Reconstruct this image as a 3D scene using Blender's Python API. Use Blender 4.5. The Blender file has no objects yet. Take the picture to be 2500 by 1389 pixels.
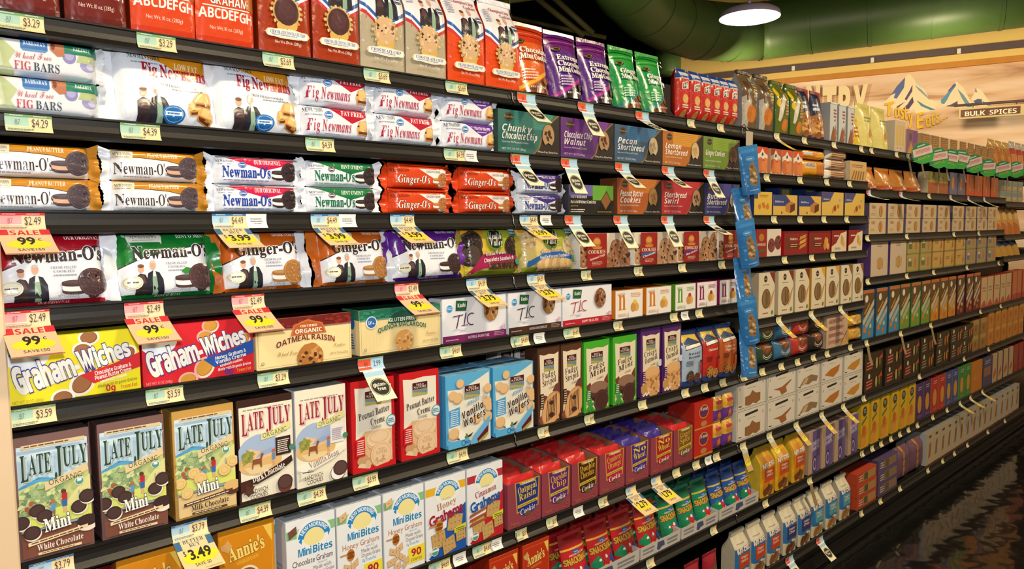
import bpy, bmesh, math, random
import numpy as np
from mathutils import Matrix, Vector
from mathutils.geometry import tessellate_polygon

# ------------------------------------------------------------------ camera, world, flash, exposure
SC = bpy.context.scene
COL = SC.collection
EYE = np.array([0.0, -1.549, 1.685])
FPX, YAW, PIT, ROL = 1805.3, math.radians(42.587), math.radians(4.4755), math.radians(-0.5689)
_fw = np.array([math.sin(YAW) * math.cos(PIT), math.cos(YAW) * math.cos(PIT), -math.sin(PIT)])
_rt = np.array([math.cos(YAW), -math.sin(YAW), 0.0])
_up = np.cross(_rt, _fw)
RT = math.cos(ROL) * _rt + math.sin(ROL) * _up
UP = -math.sin(ROL) * _rt + math.cos(ROL) * _up
FW = _fw
cam = bpy.data.cameras.new('camera')
cam.sensor_width = 36.0
cam.lens = FPX / 2500.0 * 36.0
cam.clip_start = 0.02
camo = bpy.data.objects.new('camera', cam)
COL.objects.link(camo)
camo.matrix_world = Matrix(((RT[0], UP[0], -FW[0], EYE[0]), (RT[1], UP[1], -FW[1], EYE[1]), (RT[2], UP[2], -FW[2], EYE[2]), (0, 0, 0, 1)))
SC.camera = camo
SC.view_settings.view_transform = 'Standard'
SC.view_settings.look = 'None'
SC.view_settings.gamma = 1.0
SC.view_settings.use_curve_mapping = False
SC.view_settings.exposure = 0.0
SC.cycles.max_bounces = 5
SC.cycles.diffuse_bounces = 2
SC.cycles.glossy_bounces = 3
SC.cycles.caustics_reflective = False
SC.cycles.caustics_refractive = False
SC.cycles.use_denoising = True

world = bpy.data.worlds.new('store_ambient')
SC.world = world
world.use_nodes = True
world.node_tree.nodes['Background'].inputs[0].default_value = (1.0, 0.80, 0.52, 1)
world.node_tree.nodes['Background'].inputs[1].default_value = 0.27


def lamp(name, kind, loc, energy, color, size=0.1, aim=None):
    l = bpy.data.lights.new(name, kind)
    l.energy = energy
    l.color = color
    if kind == 'AREA':
        l.shape = 'DISK'
        l.size = size
    else:
        l.shadow_soft_size = size
    o = bpy.data.objects.new(name, l)
    COL.objects.link(o)
    o.location = loc
    if aim is not None:
        o.rotation_euler = (Vector(aim) - Vector(loc)).to_track_quat('-Z', 'Y').to_euler()
    return o


# the camera's own flash, a hand above the lens
FLASH = lamp('camera_flash', 'AREA', EYE + UP * 0.13 + FW * 0.03, 20.0, (0.93, 0.96, 1.0), 0.06, EYE + UP * 0.1 + FW * 3)
# the store's pendant lamps over the aisle (the one in view gets its shade further down)
for _x, _e in ((-1.5, 55.0), (1.2, 55.0), (3.6, 68.0), (6.0, 30.0), (8.4, 22.0)):
    lamp('aisle_lamp', 'AREA', (_x, -1.75, 3.35), _e, (1.0, 0.80, 0.52), 0.42, (_x, -1.75, 0))

# ------------------------------------------------------------------ pixel <-> place helpers (points on known planes)


def xat(u, z, y=0.0):
    """X of the point at height z and depth y whose image column is u."""
    k = (u - 1250.0) / FPX
    dy, dz = y - EYE[1], z - EYE[2]
    a = RT[0] - k * FW[0]
    b = (k * FW[1] - RT[1]) * dy + (k * FW[2] - RT[2]) * dz
    return b / a


def ray(u, v):
    return FW + RT * (u - 1250.0) / FPX - UP * (v - 694.5) / FPX


def zat(u, v, y=0.0):
    d = ray(u, v)
    return EYE[2] + d[2] * (y - EYE[1]) / d[1]


def at(u, v, depth):
    return EYE + ray(u, v) * depth


# ------------------------------------------------------------------ materials
def hexc(h):
    v = [int(h[i:i + 2], 16) / 255.0 for i in (0, 2, 4)]
    return tuple(c / 12.92 if c <= 0.04045 else ((c + 0.055) / 1.055) ** 2.4 for c in v)


def mat_print(name, rough, coat=0.0, bump=0.0, bscale=40.0, spec=0.5, attr=True, color='808080', metal=0.0, fine=0.0):
    m = bpy.data.materials.new(name)
    m.use_nodes = True
    nt = m.node_tree
    b = nt.nodes['Principled BSDF']
    b.inputs['Roughness'].default_value = rough
    b.inputs['Specular IOR Level'].default_value = spec
    b.inputs['Coat Weight'].default_value = coat
    b.inputs['Coat Roughness'].default_value = 0.12
    b.inputs['Metallic'].default_value = metal
    if attr:
        a = nt.nodes.new('ShaderNodeAttribute')
        a.attribute_name = 'ink'
        nt.links.new(a.outputs['Color'], b.inputs['Base Color'])
    else:
        tc0 = nt.nodes.new('ShaderNodeTexCoord')
        n0 = nt.nodes.new('ShaderNodeTexNoise')
        n0.inputs['Scale'].default_value = 9.0
        n0.inputs['Detail'].default_value = 4.0
        r0 = nt.nodes.new('ShaderNodeMixRGB')
        c = hexc(color)
        r0.inputs[1].default_value = (c[0] * (1 - fine), c[1] * (1 - fine), c[2] * (1 - fine), 1)
        r0.inputs[2].default_value = (min(1, c[0] * (1 + fine)), min(1, c[1] * (1 + fine)), min(1, c[2] * (1 + fine)), 1)
        nt.links.new(tc0.outputs['Object'], n0.inputs['Vector'])
        nt.links.new(n0.outputs['Fac'], r0.inputs[0])
        nt.links.new(r0.outputs[0], b.inputs['Base Color'])
    if bump:
        tc = nt.nodes.new('ShaderNodeTexCoord')
        n = nt.nodes.new('ShaderNodeTexNoise')
        n.inputs['Scale'].default_value = bscale
        n.inputs['Detail'].default_value = 2.0
        n.inputs['Distortion'].default_value = 0.8
        bp = nt.nodes.new('ShaderNodeBump')
        bp.inputs['Strength'].default_value = bump
        bp.inputs['Distance'].default_value = 0.01
        nt.links.new(tc.outputs['Object'], n.inputs['Vector'])
        nt.links.new(n.outputs['Fac'], bp.inputs['Height'])
        nt.links.new(bp.outputs['Normal'], b.inputs['Normal'])
    return m


M = {
    'card': mat_print('printed_cardboard', 0.42, 0.08, 0.02, 30.0),
    'film': mat_print('printed_plastic_film', 0.26, 0.3, 0.30, 26.0),
    'matte_film': mat_print('printed_matte_film', 0.38, 0.25, 0.25, 24.0),
    'paper': mat_print('printed_paper', 0.6, 0.0, 0.02, 60.0),
    'clear': mat_print('shiny_shrink_wrap', 0.12, 0.8, 0.3, 40.0),
    'black': mat_print('black_shelf_enamel', 0.5, 0.0, 0.05, 400.0, 0.35, False, '141210', 0.0, 0.18),
    'lip': mat_print('black_plastic_channel', 0.42, 0.0, 0.05, 500.0, 0.4, False, '1b1815', 0.0, 0.12),
    'steel': mat_print('bright_steel_wire', 0.25, 0.0, 0.0, 1, 0.5, False, 'b8b4ac', 0.9, 0.05),
    'mural': mat_print('painted_mural', 0.7),
}

# ------------------------------------------------------------------ glyphs
STY = {'s': None, 'b': (0x1D5D4, 0x1D5EE, 0x1D7EC), 'i': (0x1D63C, 0x1D656, None), 'r': (0x1D400, 0x1D41A, 0x1D7CE),
       'q': (0x1D468, 0x1D482, None), 'w': (0x1D4D0, 0x1D4EA, None)}
LET = 'ABCDEFGHIJKLMNOPQRSTUVWXYZabcdefghijklmnopqrstuvwxyz'
USE = {'s': LET + "0123456789$&-.,'%()+!/", 'b': LET + '0123456789', 'i': LET, 'r': LET + '0123456789', 'q': LET, 'w': 'ABCDEFGHILMNOPQRSTVWabcdefghijklmnoprstuvwxyz'}
GL = {}


def load_glyphs():
    objs = []
    for st, cs in USE.items():
        out = []
        for ch in cs:
            mp = STY[st]
            if mp and 'A' <= ch <= 'Z':
                out.append(chr(mp[0] + ord(ch) - 65))
            elif mp and 'a' <= ch <= 'z':
                out.append(chr(mp[1] + ord(ch) - 97))
            elif mp and ch.isdigit() and mp[2]:
                out.append(chr(mp[2] + int(ch)))
            else:
                out.append(ch)
        for off in {'b': (0.0, 0.028, 0.065), 'r': (0.0, 0.016, 0.050), 's': (0.0, 0.028)}.get(st, (0.0,)):
            c = bpy.data.curves.new('glyphs', 'FONT')
            c.body = '\n'.join(out)
            c.size = 1.0
            c.space_line = 3.0
            c.resolution_u = 2
            c.offset = off
            o = bpy.data.objects.new('glyphs', c)
            COL.objects.link(o)
            objs.append((st, cs, off, o))
    dg = bpy.context.evaluated_depsgraph_get()
    for st, cs, off, o in objs:
        me = o.evaluated_get(dg).to_mesh()
        me.calc_loop_triangles()
        V = np.empty(len(me.vertices) * 3)
        me.vertices.foreach_get('co', V)
        V = V.reshape(-1, 3)[:, :2]
        T = np.empty(len(me.loop_triangles) * 3, dtype=np.int64)
        me.loop_triangles.foreach_get('vertices', T)
        T = T.reshape(-1, 3)
        line = np.floor((-V[:, 1] + 1.6) / 3.0).astype(int)
        tl = line[T[:, 0]]
        for i, ch in enumerate(cs):
            t = T[tl == i]
            ids = np.unique(t)
            if not len(ids):
                continue
            rm = np.full(len(V), -1)
            rm[ids] = np.arange(len(ids))
            v = V[ids].copy()
            v[:, 1] += 3.0 * i
            GL[(st, ch, 0 if off == 0 else 1 if off < .03 else 2)] = (v, rm[t])
        o.evaluated_get(dg).to_mesh_clear()
    for _s, _c, _f, o in objs:
        c = o.data
        bpy.data.objects.remove(o)
        bpy.data.curves.remove(c)


load_glyphs()
CAPH = {st: GL[(st, 'H', 0)][0][:, 1].max() for st in USE}


def glyph(st, ch, bold):
    for k in ((st, ch, bold), (st, ch, min(bold, 1)), (st, ch, 0), ('s', ch, min(bold, 1)), ('s', ch, 0)):
        if k in GL:
            return GL[k], k
    return None, None


def text_geo(s, st, bold=False, gap=0.0):
    """Verts (cap height 1, starting at x=0), triangles, width."""
    vs, ts, x, n = [], [], 0.0, 0
    for ch in s:
        if ch == ' ':
            x += 0.30
            continue
        g, k = glyph(st, ch, int(bold))
        if g is None:
            x += 0.3
            continue
        v0 = GL[(k[0], k[1], 0)][0]
        lo, hi = v0[:, 0].min(), v0[:, 0].max()
        s2 = 1.0 / CAPH[k[0]]
        v = g[0].copy()
        v[:, 0] = (v[:, 0] - lo) * s2 + x + 0.05
        v[:, 1] *= s2
        vs.append(v)
        ts.append(g[1] + n)
        n += len(v)
        x += (hi - lo) * s2 + 0.10 + gap
    if not vs:
        return np.zeros((0, 2)), np.zeros((0, 3), int), 0
    return np.concatenate(vs), np.concatenate(ts), x


# ------------------------------------------------------------------ flat artwork
def clip_poly(pts, x0, y0, x1, y1):
    for ax, lim, sg in ((0, x0, 1), (0, x1, -1), (1, y0, 1), (1, y1, -1)):
        out = []
        for i in range(len(pts)):
            a, b = pts[i - 1], pts[i]
            ia, ib = (a[ax] - lim) * sg >= 0, (b[ax] - lim) * sg >= 0
            if ia != ib:
                t = (lim - a[ax]) / (b[ax] - a[ax])
                out.append((a[0] + (b[0] - a[0]) * t, a[1] + (b[1] - a[1]) * t))
            if ib:
                out.append(b)
        pts = out
        if not pts:
            return []
    return pts


class Art:
    """Printed artwork of a w x h panel. Positions are fractions (0..1, y up); radii and letter heights are fractions of h."""

    def __init__(a, w, h):
        a.w, a.h = w, h
        a.ops = []
        a.rng = random.Random(7)

    def add(a, V, T, c):
        V = np.asarray(V, float)
        if len(V) == 0:
            return a
        e = 1e-6
        lo, hi = V.min(0), V.max(0)
        if hi[0] < 0 or hi[1] < 0 or lo[0] > a.w or lo[1] > a.h:
            return a
        if lo[0] < -e or lo[1] < -e or hi[0] > a.w + e or hi[1] > a.h + e:
            nv, nt = [], []
            for t in T:
                p = [tuple(V[i]) for i in t]
                q = clip_poly(p, 0, 0, a.w, a.h)
                if len(q) >= 3:
                    b = len(nv)
                    nv += q
                    nt += [(b, b + i, b + i + 1) for i in range(1, len(q) - 1)]
            if not nt:
                return a
            V, T = np.array(nv), np.array(nt)
        a.ops.append((V, np.asarray(T, int), hexc(c) if isinstance(c, str) else c))
        return a

    def p(a, pts, c):
        P = [(x * a.w, y * a.h) for x, y in pts]
        t = tessellate_polygon([[Vector((x, y, 0)) for x, y in P]])
        return a.add(P, list(t), c)

    def r(a, x0, y0, x1, y1, c):
        return a.p([(x0, y0), (x1, y0), (x1, y1), (x0, y1)], c)

    def e(a, cx, cy, rx, ry, c, rot=0.0, n=22, a0=0.0, a1=360.0):
        """Ellipse (or its sector between a0 and a1): rx, ry are fractions of h."""
        full = a1 - a0 >= 360
        th = np.radians(np.linspace(a0, a1, n + (0 if full else 1), endpoint=not full))
        x, y = rx * a.h * np.cos(th), ry * a.h * np.sin(th)
        r = math.radians(rot)
        V = np.stack([cx * a.w + x * math.cos(r) - y * math.sin(r), cy * a.h + x * math.sin(r) + y * math.cos(r)], 1)
        V = np.concatenate([[[cx * a.w, cy * a.h]], V])
        m = len(V) - 1
        T = [(0, i + 1, (i + 1) % m + 1) for i in range(m if full else m - 1)]
        return a.add(V, T, c)

    def ring(a, cx, cy, r0, r1, c, a0=0.0, a1=360.0, n=24, sy=1.0):
        th = np.radians(np.linspace(a0, a1, n + 1))
        cs, sn = np.cos(th), np.sin(th) * sy
        V = np.concatenate([np.stack([cx * a.w + r * a.h * cs, cy * a.h + r * a.h * sn], 1) for r in (r0, r1)])
        T = []
        for i in range(n):
            T += [(i, n + 1 + i, n + 2 + i), (i, n + 2 + i, i + 1)]
        return a.add(V, T, c)

    def t(a, s, x, y, size, c, st='b', fit=None, rot=0.0, al='c', bold=False, out=None, bend=0.0, gap=0.0, shear=0.0, sx=1.0, arc=None, shadow=None, rise=0.0):
        """Text with its baseline at y. fit: width as a fraction of w. out: outline colour. bend: rise of the middle (fraction of h).
        arc: radius (fraction of h) of an arch the letters stand on."""
        if out:
            a.t(s, x, y, size, out, st, fit, rot, al, 2 if bold else 1, None, bend, gap, shear, sx, arc, None, rise)
            if st not in 'sbr':
                for dx, dy in ((1, 0), (-1, 0), (0, 1), (0, -1)):
                    a.t(s, x + dx * size * 0.06 * a.h / a.w, y + dy * size * 0.06, size, out, st, fit, rot, al, False, None, bend, gap, shear, sx, arc, None, rise)
        if shadow:
            a.t(s, x + size * 0.07 * a.h / a.w, y - size * 0.06, size, shadow, st, fit, rot, al, bold, None, bend, gap, shear, sx, arc, None, rise)
        V, T, W = text_geo(s, st, bold, gap)
        if not len(V):
            return a
        V = V.copy()
        hh = size * a.h
        if fit:
            V[:, 0] *= fit * a.w / W
            WW = fit * a.w
        else:
            V[:, 0] *= hh * sx
            WW = W * hh * sx
        V[:, 1] *= hh
        if shear:
            V[:, 0] += V[:, 1] * shear
        V[:, 0] -= WW * {'c': 0.5, 'l': 0.0, 'r': 1.0}[al]
        q = V[:, 0] / max(WW, 1e-9)
        if rise:
            V[:, 1] *= 1.0 + rise * (q if al == 'c' else q - 0.5) * 2
        if bend:
            V[:, 1] += bend * a.h * (1 - (2 * (q if al == 'c' else q - 0.5)) ** 2)
        if arc:
            R = arc * a.h
            th = V[:, 0] / R
            rr = R + V[:, 1]
            V = np.stack([rr * np.sin(th), rr * np.cos(th) - R], 1)
        r = math.radians(rot)
        X = V[:, 0] * math.cos(r) - V[:, 1] * math.sin(r) + x * a.w
        Y = V[:, 0] * math.sin(r) + V[:, 1] * math.cos(r) + y * a.h
        return a.add(np.stack([X, Y], 1), T, c)

    def lines(a, x0, y0, x1, y1, n, c, rag=0.25, rot=0.0):
        """Rows of fine print too small to read: thin broken bars."""
        st = (y1 - y0) / n
        for i in range(n):
            yy = y0 + st * (i + 0.25)
            xe = x1 - a.rng.random() * rag * (x1 - x0)
            x = x0
            while x < xe:
                d = (0.03 + 0.05 * a.rng.random()) * (x1 - x0) * 2
                e = min(x + d, xe)
                k = rot * (x - x0)
                k2 = rot * (e - x0)
                a.p([(x, yy + k), (e, yy + k2), (e, yy + st * 0.5 + k2), (x, yy + st * 0.5 + k)], c)
                x = e + 0.02 * (x1 - x0)
        return a

    def blob(a, cx, cy, r, c, n=14, j=0.2, sy=1.0, rot=0.0):
        th = np.linspace(0, 2 * math.pi, n, endpoint=False)
        rr = [r * a.h * (1 + j * (a.rng.random() - 0.5) * 2) for _ in th]
        cr, sr = math.cos(math.radians(rot)), math.sin(math.radians(rot))
        V = [(cx * a.w, cy * a.h)]
        for k, t_ in zip(rr, th):
            x, y = k * math.cos(t_), k * math.sin(t_) * sy
            V.append((cx * a.w + x * cr - y * sr, cy * a.h + x * sr + y * cr))
        T = [(0, i + 1, (i + 1) % n + 1) for i in range(n)]
        return a.add(V, T, c)

    def chipcookie(a, cx, cy, r, base='c08a4e', dark='4a2a18', lite='d9a96a', n=9, sy=1.0, rot=0.0):
        a.blob(cx, cy, r, base, 22, 0.03, sy, rot)
        for k in range(int(n * 1.6)):
            t, q = a.rng.random() * 6.283, math.sqrt(a.rng.random()) * 0.86
            a.blob(cx + q * r * math.cos(t) * a.h / a.w, cy + q * r * sy * math.sin(t), r * 0.14, lite, 7, 0.4)
        for k in range(n):
            t, q = a.rng.random() * 6.283, math.sqrt(a.rng.random()) * 0.8
            a.blob(cx + q * r * math.cos(t) * a.h / a.w, cy + q * r * sy * math.sin(t), r * (0.08 + 0.09 * a.rng.random()), dark, 6, 0.45)
        return a

    def sandwich(a, cx, cy, r, dark='45302d', lite='6a4d46', cream='f2ece2', lying=True, side=1):
        """A dark sandwich cookie standing, beside one lying down with its cream showing."""
        k = a.h / a.w
        if lying:
            lx = cx - side * 1.22 * r * k
            q = 0.86 * r
            a.e(lx, cy - 0.66 * r, q, 0.22 * r, dark)
            a.r(lx - q * k, cy - 0.66 * r, lx + q * k, cy - 0.50 * r, dark)
            a.r(lx - 0.97 * q * k, cy - 0.50 * r, lx + 0.97 * q * k, cy - 0.22 * r, cream)
            a.e(lx, cy - 0.50 * r, 0.97 * q, 0.16 * r, cream)
            a.r(lx - q * k, cy - 0.20 * r, lx + q * k, cy - 0.02 * r, dark)
            a.e(lx, cy - 0.20 * r, q, 0.14 * r, dark)
            a.e(lx, cy - 0.02 * r, q, 0.18 * r, dark)
            a.e(lx, cy, 0.85 * q, 0.12 * r, lite)
        a.e(cx, cy, r, r * 1.04, dark, 0, 26)
        a.e(cx, cy, r * 0.93, r * 0.97, lite, 0, 24)
        a.e(cx, cy, r * 0.86, r * 0.9, dark, 0, 24)
        for i in range(26):
            t, q = a.rng.random() * 6.283, math.sqrt(a.rng.random()) * 0.8
            a.blob(cx + q * r * math.cos(t) * k, cy + q * r * math.sin(t), r * 0.07, lite, 5, 0.4)
        return a

    def couple(a, x, y, s, sash=True):
        """A woman and a man in old farm clothes (a small portrait), s = its height as a fraction of h."""
        k = a.h / a.w

        def P(pts, c):
            a.p([(x + px * s * k, y + py * s) for px, py in pts], c)

        P([(-.36, 0), (.0, 0), (.0, .42), (-.06, .56), (-.2, .6), (-.34, .5)], '33272b')
        P([(-.3, .3), (-.05, .3), (-.1, .54), (-.24, .56)], '5c4246')
        a.e(x - .17 * s * k, y + .74 * s, .085 * s, .115 * s, 'd9a888')
        a.e(x - .17 * s * k, y + .82 * s, .09 * s, .06 * s, '7d4f36')
        P([(-.02, 0), (.46, 0), (.44, .4), (.34, .62), (.16, .68), (.02, .6), (-.04, .3)], '262630')
        P([(.12, 0), (.28, 0), (.26, .44), (.24, .64), (.16, .64), (.13, .4)], '8fae95')
        P([(.15, .5), (.25, .5), (.22, .68), (.17, .68)], 'e8e8ea')
        a.e(x + .17 * s * k, y + .84 * s, .085 * s, .13 * s, 'dba98d')
        a.e(x + .17 * s * k, y + .94 * s, .075 * s, .05 * s, 'c9c4bd')
        return a

    def oval(a, cx, cy, r, c, band, sy=0.6):
        a.e(cx, cy, r, r * sy, c)
        a.e(cx, cy, r * 0.84, r * sy * 0.80, 'ffffff' if band == c else band)
        a.e(cx, cy, r * 0.76, r * sy * 0.72, c)
        a.r(cx - r * 0.6 * a.h / a.w, cy - r * sy * 0.2, cx + r * 0.6 * a.h / a.w, cy + r * sy * 0.2, 'eef4fb')
        return a

    # -- to geometry
    def flat(a, eps=0.00006):
        """verts (x, y, lift), tris, colour per tri"""
        V, T, C, n = [], [], [], 0
        for i, (v, t, c) in enumerate(a.ops):
            V.append(np.column_stack([v, np.full(len(v), eps * (i + 1))]))
            T.append(t + n)
            C.append(np.tile(c, (len(t), 1)))
            n += len(v)
        if not V:
            return np.zeros((0, 3)), np.zeros((0, 3), int), np.zeros((0, 3))
        return np.concatenate(V), np.concatenate(T), np.concatenate(C)

    def sliced(a, nx, ny, eps=0.00008, diag=True):
        """The same, cut along a grid so that it can follow a curved surface."""
        V, T, C = a.flat(eps)
        if not len(V):
            return V, T, C
        bm = bmesh.new()
        lay = bm.faces.layers.int.new('c')
        bv = [bm.verts.new(v) for v in V]
        for i, t in enumerate(T):
            try:
                f = bm.faces.new([bv[j] for j in t])
                f[lay] = i
            except ValueError:
                pass
        for k in range(1, nx):
            bmesh.ops.bisect_plane(bm, geom=bm.verts[:] + bm.edges[:] + bm.faces[:], plane_co=(a.w * k / nx, 0, 0), plane_no=(1, 0, 0), dist=1e-7)
        for k in range(1, ny):
            bmesh.ops.bisect_plane(bm, geom=bm.verts[:] + bm.edges[:] + bm.faces[:], plane_co=(0, a.h * k / ny, 0), plane_no=(0, 1, 0), dist=1e-7)
        if diag and nx > 2:
            n = Vector((-a.h / ny, a.w / nx, 0)).normalized()
            for k in range(-nx + 1, ny):
                bmesh.ops.bisect_plane(bm, geom=bm.verts[:] + bm.edges[:] + bm.faces[:], plane_co=(0, a.h * k / ny, 0), plane_no=n, dist=1e-7)
        bmesh.ops.triangulate(bm, faces=bm.faces[:])
        bm.verts.index_update()
        V2 = np.array([v.co[:] for v in bm.verts])
        T2 = np.array([[v.index for v in f.verts] for f in bm.faces])
        C2 = np.array([C[f[lay]] for f in bm.faces])
        bm.free()
        return V2, T2, C2


# ------------------------------------------------------------------ meshes
class MB:
    """Collects coloured pieces; build() makes ONE mesh object."""

    def __init__(s):
        s.V, s.F, s.C, s.n = [], [], [], 0
        s.smooth = []

    def add(s, V, F, c, smooth=False):
        V = np.asarray(V, float)
        s.V.append(V)
        for i, f in enumerate(F):
            s.F.append(tuple(int(j) + s.n for j in f))
        if isinstance(c, np.ndarray) and c.ndim == 2:
            s.C.append(c)
        else:
            s.C.append(np.tile(hexc(c) if isinstance(c, str) else c, (len(F), 1)))
        s.smooth += [smooth] * len(F)
        s.n += len(V)
        return s

    def box(s, x0, y0, z0, x1, y1, z1, c, bev=0.0, cols=None):
        """Axis box; cols: dict of side colours (front, left, top ...)."""
        bm = bmesh.new()
        bmesh.ops.create_cube(bm, size=1.0)
        for v in bm.verts:
            v.co = ((x0 + x1) / 2 + v.co.x * (x1 - x0), (y0 + y1) / 2 + v.co.y * (y1 - y0), (z0 + z1) / 2 + v.co.z * (z1 - z0))
        if bev:
            bmesh.ops.bevel(bm, geom=bm.edges[:], offset=bev, segments=1, affect='EDGES', profile=0.5)
        bm.normal_update()
        bm.verts.index_update()
        V = [v.co[:] for v in bm.verts]
        F, C = [], []
        for f in bm.faces:
            F.append([v.index for v in f.verts])
            n = f.normal
            k = 'front' if n.y < -.7 else 'back' if n.y > .7 else 'left' if n.x < -.7 else 'right' if n.x > .7 else 'top' if n.z > .7 else 'bottom'
            if cols and k in cols:
                C.append(hexc(cols[k]))
            else:
                C.append(hexc(c))
        bm.free()
        return s.add(V, F, np.array(C))

    def tube(s, pts, r, c, n=8, caps=True):
        P = [Vector(p) for p in pts]
        V, F = [], []
        rr = r if isinstance(r, (list, tuple)) else [r] * len(P)
        for i, p in enumerate(P):
            d = (P[min(i + 1, len(P) - 1)] - P[max(i - 1, 0)]).normalized()
            q = d.to_track_quat('Z', 'Y')
            for k in range(n):
                t = 2 * math.pi * k / n
                V.append((p + q @ Vector((rr[i] * math.cos(t), rr[i] * math.sin(t), 0)))[:])
        for i in range(len(P) - 1):
            for k in range(n):
                F.append((i * n + k, i * n + (k + 1) % n, (i + 1) * n + (k + 1) % n, (i + 1) * n + k))
        if caps:
            F.append(tuple(range(n - 1, -1, -1)))
            F.append(tuple(range((len(P) - 1) * n, len(P) * n)))
        return s.add(V, F, c, True)

    def lathe(s, prof, c, n=32, center=(0, 0, 0)):
        V, F = [], []
        for r, z in prof:
            for k in range(n):
                t = 2 * math.pi * k / n
                V.append((center[0] + r * math.cos(t), center[1] + r * math.sin(t), center[2] + z))
        for i in range(len(prof) - 1):
            for k in range(n):
                F.append((i * n + k, i * n + (k + 1) % n, (i + 1) * n + (k + 1) % n, (i + 1) * n + k))
        return s.add(V, F, c, True)

    def prof_x(s, prof, x0, x1, c, closed=True):
        """Extrude a (y, z) outline along X."""
        n = len(prof)
        V = [(x0, y, z) for y, z in prof] + [(x1, y, z) for y, z in prof]
        F = [(i, (i + 1) % n, n + (i + 1) % n, n + i) for i in range(n if closed else n - 1)]
        if closed:
            F += [tuple(range(n - 1, -1, -1)), tuple(range(n, 2 * n))]
        return s.add(V, F, c)

    def art(s, art, fn, grid=None):
        """Lay artwork through fn(x, y, lift) -> Nx3."""
        V, T, C = art.sliced(*grid) if grid else art.flat()
        if len(V):
            s.add(fn(V[:, 0], V[:, 1], V[:, 2]), T, C, bool(grid))
        return s

    def mesh(s, name):
        me = bpy.data.meshes.new(name)
        V = np.concatenate(s.V)
        me.from_pydata(V.tolist(), [], s.F)
        C = np.concatenate(s.C)
        cnt = np.array([len(f) for f in s.F])
        L = np.repeat(np.column_stack([C, np.ones(len(C))]), cnt, axis=0)
        at_ = me.attributes.new('ink', 'FLOAT_COLOR', 'CORNER')
        at_.data.foreach_set('color', L.ravel().astype(np.float32))
        me.polygons.foreach_set('use_smooth', s.smooth)
        me.update()
        return me

    def build(s, name, mat, parent=None, loc=None):
        me = s.mesh(name)
        me.materials.append(mat if not isinstance(mat, str) else M[mat])
        o = bpy.data.objects.new(name, me)
        COL.objects.link(o)
        if parent:
            o.parent = parent
        if loc is not None:
            o.location = loc
        return o


def tag(o, label=None, cat=None, group=None, kind=None):
    if label:
        o['label'] = label
    if cat:
        o['category'] = cat
    if group:
        o['group'] = group
    if kind:
        o['kind'] = kind
    return o


def dup(root):
    r = root.copy()
    COL.objects.link(r)
    for ch in root.children:
        c = ch.copy()
        COL.objects.link(c)
        c.parent = r
        c.matrix_parent_inverse = ch.matrix_parent_inverse
        for g in ch.children:
            d = g.copy()
            COL.objects.link(d)
            d.parent = c
    return r
# ------------------------------------------------------------------ package builders (origin: front lower left corner; x right, y back, z up)
ROW = {'A': 2.066, 'B': 1.893, 'C': 1.722, 'D': 1.550, 'E': 1.376, 'F': 1.090, 'G': 0.803, 'H': 0.5135, 'I': 0.193,
       'E3': 1.294, 'B4': 1.857, 'C4': 1.628, 'D4': 1.407, 'B6': 1.832, 'C6': 1.59, 'D6': 1.43}


def ffront(x, y, l):
    return np.column_stack([x, -l - 0.0002, y])


def fside(d, off=0.0):
    return lambda x, y, l: np.column_stack([-l - 0.0002 - off, d - x, y])


def ftop(h, off=0.0):
    return lambda x, y, l: np.column_stack([x, y, h + l + 0.0002 + off])


def carton(name, w, h, d, front, body='ffffff', side=None, top=None, sideart=None, topart=None, parts=True, mat='card'):
    b = MB()
    cols = {}
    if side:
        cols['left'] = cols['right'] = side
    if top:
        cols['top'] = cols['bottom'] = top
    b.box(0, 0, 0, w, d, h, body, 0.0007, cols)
    if front:
        a = Art(w, h)
        front(a)
        b.art(a, ffront)
    if not parts and sideart:
        a = Art(d, h)
        sideart(a)
        b.art(a, fside(d))
    root = b.build(name, mat)
    if parts:
        s = MB()
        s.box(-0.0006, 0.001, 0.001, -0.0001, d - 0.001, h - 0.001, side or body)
        a = Art(d, h)
        if sideart:
            sideart(a)
        else:
            a.lines(.18, .12, .82, .55, 7, mixc(side or body, '7a7a7a', .35))
        s.art(a, fside(d, 0.0006))
        s.build('end_panel', mat, root)
        s = MB()
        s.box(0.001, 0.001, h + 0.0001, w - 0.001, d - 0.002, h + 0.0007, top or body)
        a = Art(w, d)
        tb = mixc(top or body, '2a2622', .35)
        a.r(.3, .0, .7, .02, tb).r(.3, .0, .31, .5, tb).r(.69, .0, .7, .5, tb).r(.3, .48, .7, .5, tb)
        if topart:
            topart(a)
        s.art(a, ftop(h, 0.0008))
        s.build('top_flap', mat, root)
    return root


def mixc(a, b, t):
    A = [int(a[i:i + 2], 16) for i in (0, 2, 4)]
    B = [int(b[i:i + 2], 16) for i in (0, 2, 4)]
    return ''.join('%02x' % int(round(x + (y - x) * t)) for x, y in zip(A, B))


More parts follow.
